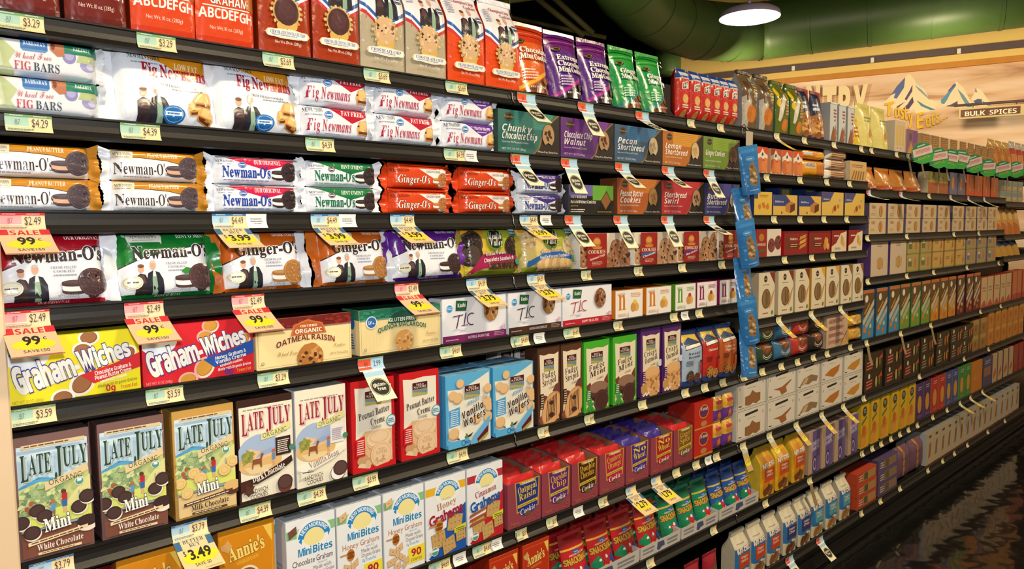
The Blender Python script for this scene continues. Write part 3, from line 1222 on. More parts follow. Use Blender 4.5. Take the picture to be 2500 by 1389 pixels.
for b in range(7):
    x0, x1 = BAY[b] + .001, BAY[b + 1] - .001
    fr = MB()
    fr.box(x0, .575, .10, x1, .595, 2.35, '1c1917')
    for x in (x0, x1 - .03):
        fr.box(x, .545, .0, x + .03, .575, 2.35, '1c1917')
    root = fr.build('shelving_back', 'black')
    tag(root, 'black back and uprights of the shelving ' + BN[b], 'shelving frame', 'shelving backs')
    kk = MB()
    kk.box(x0, .03, .004, x1, .05, .150, '14120f')
    kk.box(x0, .018, .012, x1, .03, .03, '2a221a')
    kk.box(x0, .022, .07, x1, .03, .078, '4a3826')
    tag(kk.build('kick_plate', 'black'), 'black ridged kick plate at the floor ' + BN[b], 'kick plate', 'kick plates')
    lv = list(LEV[b])
    for i, r in enumerate(lv):
        z = ROW[r]
        s = MB()
        s.box(x0, .012, z - .022, x1, .545, z, '1c1917')
        o = s.build('shelf', 'black')
        tag(o, 'black shelf, %s %s' % ((SN if len(lv) == 9 else SN8)[i], BN[b]), 'shelf', 'black gondola shelves')
        c = MB()
        c.prof_x([(y, z + q) for y, q in LIP], x0 + .001, x1 - .001, '2b2722')
        pc = c.build('price_channel', 'lip', o)
        for x, sg in ((x0 + .002, 1), (x1 - .006, -1)):
            br = MB()
            V = [(x, .03, z - .022), (x, .545, z - .022), (x, .545, z - .034), (x, .20, z - .030), (x, .03, z - .026)]
            V += [(x + .003, y, q) for _, y, q in V]
            br.add(V, [(0, 1, 2, 3, 4), (9, 8, 7, 6, 5)] + [(k, (k + 1) % 5, 5 + (k + 1) % 5, 5 + k) for k in range(5)], '1c1917')
            br.build('bracket', 'black', o)
        if b < 3:
            cl = MB()
            cl.tube([(x1 - .002, -.006, z - .002), (x1 - .002, -.012, z - .012), (x1, -.010, z - .026), (x1 + .002, -.018, z - .038)], .0012, 'b8b4ac', 6)
            cl.build('joint_clip', 'steel', pc)
# ------------------------------------------------------------------ the first two shelving bays
def H(row, u, v, y=0.0):
    return zat(u, v, y) - ROW[row]


PANEL = 'the wooden panel'
WHT = 'eef1f6'

# ---- top shelf: bags
def abc(dark):
    c0, c1 = ('5e1512', '6e1a16') if dark else ('c93410', 'd8441a')

    def f(a):
        a.r(0, 0, 1, 1, c1).r(0, 0, 1, .05, c0)
        a.t('ABCDEFGH', .5, .20, .085, 'f6efe6', 'b', .94, 0, bend=.012)
        a.t('Net Wt. 10 oz. (283g)', .5, .115, .03, 'f0d8c8', 's', .58)
        if not dark:
            a.t('GRAHAM', .55, .33, .075, 'f8f2ea', 'b', .66, out='7a2410')
            a.t('Cinnamon', .52, .44, .06, 'f8f2ea', 'b', .6, out='7a2410')
            a.p([(.1, .305), (.9, .305), (.9, .315), (.1, .315)], 'f4e6da')
            a.p([(.84, .33), (1, .31), (1, .46), (.86, .46)], 'b5652c')
        else:
            a.t('Chocolate', .52, .72, .09, 'f8f2ea', 'b', .66, out='3a0c0a')
        a.r(0, .86, 1, 1, 'eadfd2')
    return f


def ccbag(base, name, cookie):
    def f(a):
        a.r(0, 0, 1, 1, 'eceaf0')
        a.r(0, 0, 1, .02, mixc(base, '000000', .3))
        P = [(0, 0), (1, 0), (1, .51), (.5, .37), (0, .55)]
        a.p([(0, 0), (1, 0), (1, .62), (.5, .47), (0, .66)], '2f5fae')
        a.p([(0, 0), (1, 0), (1, .58), (.5, .43), (0, .62)], 'f0eef4')
        a.p([(0, 0), (1, 0), (1, .55), (.5, .40), (0, .59)], 'c8303c')
        a.p(P, base)
        a.couple(.52, .52, .33)
        a.oval(.84, .72, .06, '3c3a66', '3c3a66')
        a.t('Champion Chip', .55, .90, .04, 'a82e3c', 'r', .62)
        a.t('Cookies', .70, .84, .04, 'a82e3c', 'r', .34)
        a.lines(.06, .74, .2, .9, 6, '9aa0b4')
        for i in range(18):
            q = i * .349
            a.blob(.48 + .145 * math.cos(q) * a.h / a.w, .375 + .143 * math.sin(q), .016, 'd8c088' if i % 2 else 'c0a058', 7, .3)
        a.e(.48, .375, .134, .140, 'd4b878', 0, 20)
        a.e(.48, .375, .126, .131, '9a7434', 0, 20)
        a.blob(.48, .24, .05, 'd9b15a', 9, .4, .5).blob(.34, .25, .035, 'd9b15a', 9, .4).blob(.62, .25, .035, 'd9b15a', 9, .4)
        if cookie == 'dark':
            a.e(.48, .375, .118, .124, '4a2a2c').blob(.48, .375, .09, '553236', 12, .2)
        else:
            a.chipcookie(.48, .375, .122, 'd8b083', '4a2a20', 'e6c69c', 7, 1.08)
        a.e(.5, .175, .2, .045, 'f2e4c0').e(.2, .175, .06, .036, 'e8d09c').e(.8, .175, .06, .036, 'e8d09c').r(.12, .145, .88, .205, 'f6f0e0')
        a.r(.16, .152, .84, .20, 'eceef2')
        a.t(name, .5, .168, .028, '2a2a3a', 'r', .66)
        a.lines(.2, .152, .8, .165, 1, '8a8a9a')
        a.t('Net Wt. 10 oz. (283g)', .5, .085, .026, 'efe4d6', 's', .5)
    return f


hb = 0.235
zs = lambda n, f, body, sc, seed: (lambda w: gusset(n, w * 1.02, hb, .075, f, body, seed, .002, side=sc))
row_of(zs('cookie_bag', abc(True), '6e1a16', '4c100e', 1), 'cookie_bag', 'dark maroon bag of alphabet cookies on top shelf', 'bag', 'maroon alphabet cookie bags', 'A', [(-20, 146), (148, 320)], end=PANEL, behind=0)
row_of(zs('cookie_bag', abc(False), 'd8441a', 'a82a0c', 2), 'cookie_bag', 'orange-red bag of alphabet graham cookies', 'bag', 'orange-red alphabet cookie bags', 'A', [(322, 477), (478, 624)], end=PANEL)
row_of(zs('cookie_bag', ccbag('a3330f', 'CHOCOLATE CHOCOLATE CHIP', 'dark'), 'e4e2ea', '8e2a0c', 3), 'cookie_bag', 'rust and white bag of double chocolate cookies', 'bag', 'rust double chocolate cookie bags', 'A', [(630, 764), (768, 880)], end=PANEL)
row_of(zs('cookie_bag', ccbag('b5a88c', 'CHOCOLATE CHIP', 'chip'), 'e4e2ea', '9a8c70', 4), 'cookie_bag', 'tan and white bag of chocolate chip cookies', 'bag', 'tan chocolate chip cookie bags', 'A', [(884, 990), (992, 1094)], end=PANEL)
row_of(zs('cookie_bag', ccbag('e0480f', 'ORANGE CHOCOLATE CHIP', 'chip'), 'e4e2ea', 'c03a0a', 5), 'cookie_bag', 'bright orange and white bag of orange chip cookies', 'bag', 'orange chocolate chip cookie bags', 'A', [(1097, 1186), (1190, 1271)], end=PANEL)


def minip(base, lite, stripe, words, cookie, low):
    def f(a):
        a.r(0, 0, 1, 1, base)
        a.p([(.0, .75), (1, .75), (1, 1), (0, 1)], lite)
        a.p([(0, .0), (0, .05), (1, .42), (1, .36)], stripe)
        a.p([(.1, 0), (1, .36), (1, 0)], low)
        for i in range(9):
            x, y = a.rng.uniform(.35, .98), a.rng.uniform(.02, .25)
            if y < .36 * (x - .1):
                a.chipcookie(x, y, .055, cookie, '2a140c', mixc(cookie, 'ffffff', .25), 4)
        a.e(.22, .74, .07, .035, '2a1a14').e(.22, .74, .055, .025, 'a08040').e(.22, .74, .045, .018, '2a1a14')
        for i, s in enumerate(words):
            a.t(s, .18, .58 - i * .095, .075, 'f8f4f0', 'r', min(.092 * len(s), .74), al='l', bold=True, shadow=mixc(base, '000000', .4))
        a.lines(.2, .18, .5, .34, 4, mixc(base, 'ffffff', .7))
        a.r(0, .93, 1, .94, mixc(base, '000000', .3)).r(0, .84, 1, .85, mixc(lite, 'ffffff', .35))
        a.t('NET WT. 7 OZ', .45, .05, .026, 'e8e0d8', 's', .34)
    return f


def mp(n, f, body, seed, tc):
    return lambda w: pouch(n, w, .205, .085, f, body, seed, .0035, None, 'film', True, tc)


row_of(lambda w: mp('cookie_pouch', minip('d8601a', 'c83a18', 'f0b030', ('Chocolate', 'Mini Cookies'), 'b06a34', '6a3a1c'), 'd0581a', 21, 'c83a18')(w), 'cookie_pouch', 'orange stand-up pouch of chocolate mini cookies', 'pouch', None, 'A', [(1272, 1362)], lean=.10)
row_of(lambda w: mp('cookie_pouch', minip('5a2a86', '6e1f72', 'b02a8c', ('Extreme', 'Chocolate', 'Mini Cookies'), '3a2420', '221816'), '542680', 22, '6e1f72')(w), 'cookie_pouch', 'purple stand-up pouch of extreme chocolate mini cookies', 'pouch', 'purple mini cookie pouches', 'A', [(1366, 1442), (1444, 1520)], lean=.12, end=PANEL)
row_of(lambda w: mp('cookie_pouch', minip('149a4a', '2aa038', '1a7a8c', ('Ginger', 'Mini Snaps'), '8a4a24', '6a3418'), '14904a', 24, '2aa038')(w), 'cookie_pouch', 'green stand-up pouch of ginger mini snaps', 'pouch', 'green mini cookie pouches', 'A', [(1524, 1584), (1588, 1648)], lean=.12, end=PANEL)


def hisl(a):
    a.r(0, 0, 1, 1, 'cc2a1e').r(0, .80, 1, 1, '1f4a9c').r(.1, .84, .9, .92, 'dfe6f2').r(0, .78, 1, .80, 'd8d0c8')
    a.p([(.18, .56), (.8, .6), (.8, .74), (.18, .7)], 'f0e8e0').p([(.24, .575), (.76, .61), (.76, .725), (.24, .685)], '1a1a1c')
    a.t('Hi', .5, .60, .10, 'f6f0ea', 'b', .46)
    a.e(.5, .38, .10, .10, 'd89a58').e(.5, .38, .08, .08, 'e4b070').r(.2, .24, .8, .27, 'e8d8c8').r(.2, .2, .8, .22, 'e8d8c8').e(.5, .08, .09, .09, 'd89a58')


row_of(lambda w: flowpack('cookie_sleeve', w, .175, .05, hisl, 'a81e18', ('b8241c', 'b8241c'), 31, (8, 8), .006, .001, False), 'cookie_sleeve', 'upright red and blue sleeve of round cookies', 'sleeve', 'red upright cookie sleeves', 'A', [(1657, 1690), (1691, 1714), (1716, 1739), (1740, 1762), (1763, 1782), (1783, 1804)], end=PANEL)

# ---- second shelf
def figbar(a):
    a.r(0, 0, 1, 1, 'dfe2e6')
    a.p([(0, .0), (.3, 0), (.24, .3), (.3, .6), (.16, 1), (0, 1)], 'b8c48c').p([(.1, .1), (.2, .2), (.16, .9), (.06, .9)], 'ccd4a4')
    a.e(.03, .75, .2, .18, '7a7aae').e(.1, .92, .16, .12, '9a98c4')
    a.e(.74, .62, .17, .2, '8a86b8').e(.74, .66, .12, .14, 'aaa6d0').e(.9, .42, .2, .17, '9a98c8').e(.93, .40, .13, .1, 'c4c0dc').p([(.8, .5), (.98, .45), (.98, .75), (.84, .8)], 'b4c088')
    a.r(.34, .70, .56, 1, '2f6fb4').t("BARBARA'S", .45, .80, .1, 'e6eef8', 'r', .18).p([(.34, .70), (.56, .70), (.54, .64), (.36, .64)], '5a90c4')
    a.p([(.58, .98), (.7, .98), (.7, .62), (.64, .58), (.58, .75)], 'b8724c').e(.605, .85, .05, .1, '7a3a2c')
    a.r(.70, .70, 1, 1, '157a5e').t('FAT FREE', .85, .80, .09, 'd8ece4', 'r', .15)
    a.t('Wheat Free', .44, .43, .17, 'c05a5c', 'w', .30, rot=2)
    a.t('FIG', .35, .13, .22, 'c04448', 'r', .14).t('BARS', .545, .13, .22, '3a4450', 'r', .22)


hF = H('B', 150, 209)
row_of(lambda w: flowpack('fig_bar_pack', w, .064, .055, figbar, 'dfe2e6', ('dfe2e6', 'dfe2e6'), 41, (9, 9), .012, .0008, True, (10, 6), 'matte_film'), 'fig_bar_pack', 'pale pack of wheat free fig bars', 'pack', 'pale fig bar packs', 'B', [(-50, 250)], layers=2)


def figcookie(a, x, y, s, rot=0):
    k = a.h / a.w
    P = lambda pts, c: a.p([(x + (px * math.cos(rot) - py * math.sin(rot)) * s * k, y + (px * math.sin(rot) + py * math.cos(rot)) * s) for px, py in pts], c)
    P([(-.5, -.3), (.35, -.42), (.6, .1), (.45, .45), (-.25, .5), (-.5, .1)], 'dba95c')
    P([(-.3, .0), (.4, -.1), (.5, .1), (.4, .42), (-.2, .46)], 'ecc680')
    P([(-.5, -.3), (.33, -.42), (.36, -.16), (-.46, -.04)], 'c08a40')
    P([(-.42, -.25), (.28, -.35), (.30, -.22), (-.40, -.12)], '6a2f22')


def bigfig(a):
    a.r(0, 0, 1, 1, 'eef1f6')
    a.p([(.1, .98), (1, .93), (1, .74), (.78, .58), (.5, .80), (.1, .96)], 'e8981c')
    a.p([(.1, 1), (1, 1), (1, .93), (.1, .965)], 'f0a828')
    a.t('97% FAT', .38, .955, .05, 'f6e2b0', 'r', .3)
    a.t('LOW FAT', .74, .73, .085, 'fbf2dc', 'r', .26, rot=-3)
    a.t("NEWMAN'S OWN", .30, .83, .075, '2c2c3a', 'r', .34, rot=-2)
    a.lines(.16, .76, .46, .80, 1, '9aa0b0')
    a.t('Fig Newmans', .60, .60, .17, 'a8203c', 'r', .70, rot=-2, bold=True)
    a.t('FRUIT FILLED COOKIES', .62, .475, .035, '3a3a44', 'r', .42, rot=-2).lines(.56, .43, .9, .46, 1, '8a8a96')
    a.couple(.32, .0, .50)
    a.e(.55, .12, .145, .10, '2470b8').e(.55, .12, .12, .08, 'd8e8f6').e(.55, .12, .115, .075, '2470b8').r(.46, .095, .64, .145, 'e6eef6').lines(.48, .1, .62, .14, 1, '2470b8')
    figcookie(a, .8, .2, .22, .3)
    figcookie(a, .9, .12, .22, -.2)
    figcookie(a, .88, .31, .24, .1)


row_of(lambda w: flowpack('fig_cookie_pack', w, .150, .05, bigfig, 'eef1f6', ('f2f4f8', 'f2f4f8'), 51, (9, 6), .03, .0018, True, (12, 9)), 'fig_cookie_pack', 'large white and orange pack of low fat fig cookies', 'pack', 'large fig cookie packs', 'B', [(297, 527), (540, 735)], lean=.24, end=PANEL)


def smallfig(band, words):
    def f(a):
        a.r(0, 0, 1, 1, 'e6eaf2')
        a.p([(.30, 1), (.98, 1), (.98, .80), (.70, .50)], band)
        a.t(words, .70, .74, .15 if len(words) < 10 else .11, 'f8f0f4', 'r', .34)
        if len(words) > 10:
            a.lines(.6, .62, .8, .7, 1, 'e0d0f0')
        a.t("NEWMAN'S OWN", .13, .78, .13, '2c2c3a', 'r', .24).lines(.03, .66, .26, .74, 1, 'a0a6b6')
        a.oval(.34, .72, .15, '1f70c0', '1f70c0', .8)
        a.t('Fig Newmans', .36, .20, .36, 'b01c40', 'q', .66)
        a.lines(.28, .10, .5, .16, 1, '9a9aa8')
        figcookie(a, .89, .36, .55, .15)
    return f


def sfp(f, seed):
    return lambda w: flowpack('fig_cookie_sleeve', w * .9, .071, .055, f, 'e6eaf2', ('eef1f6', 'eef1f6'), seed, (9, 8), .020, .0012, True, (12, 6))


row_of(sfp(smallfig('c01832', 'FAT FREE'), 61), 'fig_cookie_sleeve', 'white sleeve of fat free fig cookies, red ribbon', 'sleeve', 'red ribbon fig cookie sleeves', 'B', [(748, 922), (928, 1082)], layers=2, end=PANEL)
row_of(sfp(smallfig('6a2a9a', 'Wheat Free - Dairy Free'), 63), 'fig_cookie_sleeve', 'white sleeve of dairy free fig cookies, purple ribbon', 'sleeve', 'purple ribbon fig cookie sleeves', 'B', [(1094, 1225)], layers=2)


def pam(base, lite, l1, l2, ck, scr='q'):
    def f(a):
        a.r(0, 0, 1, 1, '2a211c')
        arc = [(.57, 0), (.66, .15), (.70, .38), (.76, .62), (.90, .86), (1, 1)]
        a.p([(0, 0)] + arc + [(0, 1)], '8a6a34')
        arc2 = [(.54, 0), (.635, .15), (.675, .38), (.735, .62), (.87, .86), (.97, 1)]
        a.p([(0, 0)] + arc2 + [(0, 1)], base)
        a.p([(.25, .6), (.72, .6), (.85, .84), (.9, 1), (.25, 1)], lite)
        for i in range(7):
            a.r(.25, .62 + i * .055, .70 + i * .025, .632 + i * .055, mixc(base, lite, .5))
        a.e(.16, .84, .14, .10, '3a2c22').e(.16, .84, .12, .082, '6a5636').e(.16, .84, .11, .072, '2c221c')
        a.t('Pamela', .16, .815, .055, 'a88c5c', 'q', .16)
        a.t(l1, .05, .50 if l2 else .42, .16, 'f2ece4', 'i', min(.08 * len(l1), .52), al='l', shear=.12)
        if l2:
            a.t(l2, .05, .32, .16, 'f2ece4', 'i', min(.066 * len(l2), .56), al='l', shear=.12)
        a.t('Gourmet All Natural Cookies', .05, .225, .05, mixc(base, 'ffffff', .75), 's', .42, al='l')
        a.t('NET WT 7.25 OZ (206g)', .05, .06, .05, mixc(base, 'ffffff', .75), 's', .38, al='l')
        a.t('Wheat-Free, Gluten-Free', .79, .05, .045, 'e8e2da', 's', .34)
    return f


def pamela(base, lite, l1, l2, ck, cd):
    def mk(w):
        root = carton('cookie_carton', w, .118, .075, pam(base, lite, l1, l2, ck), '2a211c', mixc(base, '2a211c', .4), '2a211c', parts=True)
        mb = MB()
        a = Art(w, .118)
        P = [(.80 + .105 * math.sin(t), .47 + .30 * math.cos(t)) for t in np.linspace(-1.9, 1.9, 18)] + [(.86, .24), (.80, .30), (.74, .24)]
        a.p(P, '6a5a4a')
        P2 = [(.80 + (x - .80) * .93, .46 + (y - .46) * .95) for x, y in P]
        a.p(P2, ck)
        for i in range(8):
            a.blob(.80 + a.rng.uniform(-.06, .06), .5 + a.rng.uniform(-.12, .18), .05, cd, 7, .5)
        mb.art(a, lambda x, y, l: np.column_stack([x, -l - 0.0022, y]))
        mb.build('window', 'clear', root)
        return root
    return mk


PM = 'carton of gourmet cookies with arched window'
row_of(pamela('2c6a62', '3f8a7c', 'Chunky', 'Chocolate Chip', 'b89468', '4a2c20'), 'cookie_carton', 'teal and brown carton of chunky chocolate chip cookies', 'carton', 'windowed gourmet cartons', 'B', [(1217, 1367)])
row_of(pamela('5e2a78', '7a3a92', 'Chocolate Chip', 'Walnut', 'b48e66', '5a3424'), 'cookie_carton', 'purple and brown carton of chocolate chip walnut cookies', 'carton', 'windowed gourmet cartons', 'B', [(1370, 1499)])
row_of(pamela('3a5c7c', '3f78a8', 'Pecan', 'Shortbread', 'cbb694', 'a88c68'), 'cookie_carton', 'slate blue and brown carton of pecan shortbread', 'carton', 'windowed gourmet cartons', 'B', [(1501, 1616)])
row_of(pamela('b86a24', 'd89a34', 'Lemon', 'Shortbread', 'd8bc84', 'c0a068'), 'cookie_carton', 'amber and brown carton of lemon shortbread', 'carton', 'windowed gourmet cartons', 'B', [(1618, 1715)])
row_of(pamela('6c8a30', '8aa83c', 'Ginger Cookies', None, '6a4028', '4a2a1a'), 'cookie_carton', 'olive green and brown carton of ginger cookies', 'carton', 'windowed gourmet cartons', 'B', [(1717, 1806)])

# ---- third shelf: sleeves in two layers
def pnut(a):
    a.r(0, 0, 1, 1, 'eceef2')
    a.p([(0, 1), (1, 1), (1, .38), (.86, .52), (.60, .68), (.3, .74), (0, .74)], 'c9861c')
    a.p([(0, .72), (.3, .72), (.60, .66), (.86, .50), (1, .36), (1, .38), (.86, .52), (.60, .68), (.3, .74), (0, .74)], '4a3420')
    a.p([(0, 1), (1, 1), (1, .93), (0, .93)], 'd89a34')
    a.t('PEANUT BUTTER', .55, .76, .13, 'f8ecd4', 'r', .36)
    a.p([(.0, .70), (.2, .66), (.21, .92), (0, .96)], 'ece2c4').t("NEWMAN'S OWN", .10, .79, .09, '3a342c', 'r', .17).lines(.02, .71, .18, .77, 1, 'a09880')
    a.t("Newman-O's", .315, .18, .38, '42322c', 'r', .60, out='ffffff')
    a.lines(.1, .08, .4, .15, 1, '8c8c94')
    a.sandwich(.865, .46, .36, '50424a', '64565c', 'd8a888')


def orig(band, title, tc, word, logo='1f5ab0', oj=.36):
    def f(a):
        a.r(0, 0, 1, 1, 'eef1f8')
        a.p([(.02, .96), (.99, .98), (.99, .82), (.58, .50)], band)
        a.r(.02, .965, .98, 1, 'f2f4f8')
        a.t(word, .60, .71 if len(word) < 14 else .74, .15 if len(word) < 14 else .10, 'fbf4f6', 'r', .34)
        a.t("NEWMAN'S OWN", .10, .74, .09, '3a3a46', 'r', .17).lines(.03, .66, .17, .71, 1, 'a8aebe')
        a.oval(.29, .67, .15, logo, logo, .75)
        a.t(title, .345, .22, .38, tc, 'r', .58, bold=True)
        a.lines(.06, .09, .62, .16, 1, mixc(tc, 'ffffff', .4))
        a.sandwich(.875, .46, .34, '33262a', '4a3a3e', 'f4f0ea')
    return f


def gingr(a):
    a.r(0, 0, 1, 1, 'd8461a')
    a.p([(.44, .82), (.98, .80), (.98, .30), (.8, .30)], 'f0ece8')
    a.e(.87, .40, .36, .36, 'f0ece8')
    a.t("NEWMAN'S OWN", .14, .66, .13, '5a1c0c', 'r', .26)
    a.t("GINGER'N CREME", .70, .66, .10, '4a2a20', 'r', .26)
    a.t("Ginger-O's", .36, .20, .33, 'f8f0ea', 'q', .56, out='7a2208')
    a.sandwich(.87, .40, .27, 'b8733c', 'd09254', 'f4eee6')
    a.r(.0, .9, 1, 1, 'c83c14')


def topprint(c):
    def f(a):
        a.r(0, 0, 1, 1, c).p([(.15, .1), (.3, .1), (.3, .8), (.17, .8)], '4a3a40').p([(.36, .1), (.5, .1), (.5, .8), (.36, .8)], '8a9c94').r(.52, .1, .58, .8, '2a2a34')
    return f


def slv(f, body, fins, seed, tp=None):
    return lambda w: flowpack('cookie_sleeve', w * .93, .058, .055, f, body, fins, seed, (10, 9), .019, .0012, True, (13, 6), 'film', topprint(tp) if tp else None, 1.25)


row_of(slv(pnut, 'eceef2', ('f0f2f6', 'd08c28'), 71), 'cookie_sleeve', 'golden and white sleeve of peanut butter sandwich cookies', 'sleeve', 'golden peanut butter cookie sleeves', 'C', [(-45, 262), (285, 508)], layers=2, end=PANEL)
row_of(slv(orig('d01a4c', "Newman-O's", '23409c', 'OUR ORIGINAL'), 'eef1f8', ('f2f4f8', 'f2f4f8'), 72, 'eef1f8'), 'cookie_sleeve', 'white sleeve of original cookies, magenta ribbon', 'sleeve', 'magenta ribbon cookie sleeves', 'C', [(535, 745)], layers=2)
row_of(slv(orig('14783c', "Newman-O's", '1a6e4a', "HINT O'MINT", '4a2a34'), 'eef1f8', ('f2f4f8', 'f2f4f8'), 73), 'cookie_sleeve', 'white sleeve of mint cookies, green ribbon', 'sleeve', 'green ribbon cookie sleeves', 'C', [(762, 935)], layers=2)
row_of(slv(gingr, 'd8461a', ('d8461a', 'e05020'), 74, 'd8461a'), 'cookie_sleeve', 'orange sleeve of ginger creme cookies', 'sleeve', 'orange ginger cookie sleeves', 'C', [(962, 1108), (1132, 1264)], layers=2, end=PANEL)
row_of(slv(orig('46308a', "Newman-O's", '2a3a8c', 'Wheat Free - Dairy Free', '2a5ab0'), 'e8ebf4', ('eef1f6', 'eef1f6'), 76), 'cookie_sleeve', 'white sleeve of dairy free cookies, violet ribbon', 'sleeve', 'violet ribbon cookie sleeves', 'C', [(1278, 1384)], layers=2)


def oldf(a):
    a.r(0, 0, 1, 1, '201c1a').p([(0, .62), (.52, .62), (.52, 1), (0, 1)], '6c62a8').p([(.52, .48), (1, .48), (1, 1), (.52, 1)], '6aa83a')
    a.e(.07, .86, .1, .12, '2a2420')
    a.p([(.82, .12), (.95, .45), (.84, .82), (.70, .45)], '141210').p([(.82, .15), (.935, .45), (.84, .78), (.715, .45)], 'a06a38')
    a.t('Old Fashioned', .03, .54, .11, 'dcd6f0', 'i', .36, al='l').t('Raisin Walnut Cookies', .03, .36, .11, 'eee8dc', 'i', .56, al='l')
    a.t('gluten free', .03, .25, .06, 'd8b83c', 's', .16, al='l').lines(.03, .04, .34, .18, 2, 'e0dcd4').lines(.62, .04, .98, .1, 1, 'c8a83c')


row_of(lambda w: carton('cookie_carton', w, H('C', 1390, 450), .08, oldf, '201c1a', '3a3640', '201c1a'), 'cookie_carton', 'black violet and green carton of raisin walnut cookies', 'carton', None, 'C', [(1390, 1498)])
row_of(pamela('b05a2a', 'c87a34', 'Peanut Butter', 'Cookies', 'a87a44', '8a6034'), 'cookie_carton', 'copper and brown carton of peanut butter cookies', 'carton', 'windowed gourmet cartons', 'C', [(1508, 1614)])
row_of(pamela('b02a32', 'c03a40', 'Shortbread', 'Swirl', 'b08c6a', '5a3424'), 'cookie_carton', 'crimson and brown carton of shortbread swirl cookies', 'carton', 'windowed gourmet cartons', 'C', [(1616, 1719)])
row_of(pamela('3c3a7c', '4a4a92', 'Butter', 'Shortbread', 'c8b08c', 'b09870'), 'cookie_carton', 'indigo and brown carton of butter shortbread', 'carton', 'windowed gourmet cartons', 'C', [(1721, 1806)])

# ---- fourth shelf: large standing packs
def nmpack(band, title, flav, ck, logo=True, leaf=False):
    def f(a):
        a.r(0, 0, 1, 1, 'eef0f6')
        a.p([(0, 1), (1, 1), (1, .80), (.75, .74), (.5, .68), (.25, .60), (.0, .46)], band)
        a.p([(0, .44), (.25, .585), (.5, .668), (.75, .73), (1, .79), (1, .80), (.75, .74), (.5, .68), (.25, .60), (0, .46)], '2a2430')
        a.r(0, 0, 1, .05, band)
        a.t(flav, .5, .012, .03, 'f2e8e0', 'q', .3)
        a.p([(.10, .83), (.44, .83), (.46, .79), (.47, .95), (.44, .97), (.12, .97), (.08, .93)], 'e6e4d8')
        a.t("NEWMAN'S OWN", .27, .89, .055, '34323a', 'r', .29).lines(.15, .85, .4, .875, 1, '9a988c')
        a.t(flav, .97, .89, .055, 'fbf2ec', 'r', .34, al='r')
        a.t(title, .56, .58, .19, '33262a', 'r', .86, rot=1.5, bold=True, out='fafafc')
        for i, (s, q) in enumerate((('CREME FILLED', .24), ('COOKIES', .2))):
            a.t(s, .60, .475 - i * .055, .035, '8c8c98', 'r', q)
        a.lines(.5, .36, .72, .40, 1, 'a4a4b0')
        a.couple(.27, .05, .50)
        if logo:
            a.e(.12, .22, .13, .10, 'e8e6cc').e(.12, .22, .115, .085, 'c8c4a4').e(.12, .22, .105, .076, 'ecead6').lines(.06, .2, .18, .24, 1, '4a4638')
        d, l = {'choc': ('4c3436', '5e4446'), 'ginger': ('a87440', 'c89458'), 'dark': ('362628', '4a3638')}[ck]
        if leaf:
            a.p([(.64, .36), (.70, .42), (.76, .40), (.74, .32), (.68, .31)], '2f8c3a')
        a.sandwich(.86, .27, .19, d, l, 'f4f0ea')
        a.t('NET WT. 8 OZ (227g)', .62, .085, .03, '9a9aa6', 's', .2)
    return f


def np_(f, fl, seed, body='eef0f6'):
    return lambda w: flowpack('cookie_pack', w, .130, .05, f, body, fl, seed, (9, 7), .026, .0018, True, (14, 10), 'film', None, 1.12)


row_of(np_(nmpack('b01226', "Newman-O's", 'OUR ORIGINAL', 'choc'), ('eef0f6', 'eef0f6'), 81), 'cookie_pack', 'large red and white pack of original sandwich cookies', 'pack', 'large sandwich cookie packs', 'D', [(-2, 266)], lean=.2)
row_of(np_(nmpack('127a2e', "Newman-O's", "HINT O' MINT", 'choc', True, True), ('e8eaf0', '127a2e'), 82), 'cookie_pack', 'large green and white pack of mint sandwich cookies', 'pack', 'large sandwich cookie packs', 'D', [(302, 524)], lean=.2)
row_of(np_(nmpack('c85f16', "Ginger-O's", "GINGER 'N CREME", 'ginger'), ('d06a20', 'eceef2'), 83), 'cookie_pack', 'large orange and white pack of ginger sandwich cookies', 'pack', 'large ginger cookie packs', 'D', [(560, 746), (795, 960)], lean=.2, end=PANEL)
row_of(np_(nmpack('5c1f8c', "Newman-O's", 'WHEAT FREE - DAIRY FREE', 'dark'), ('6a2a98', '6a2a98'), 85), 'cookie_pack', 'large purple and white pack of dairy free sandwich cookies', 'pack', 'large sandwich cookie packs', 'D', [(972, 1136)], lean=.2)


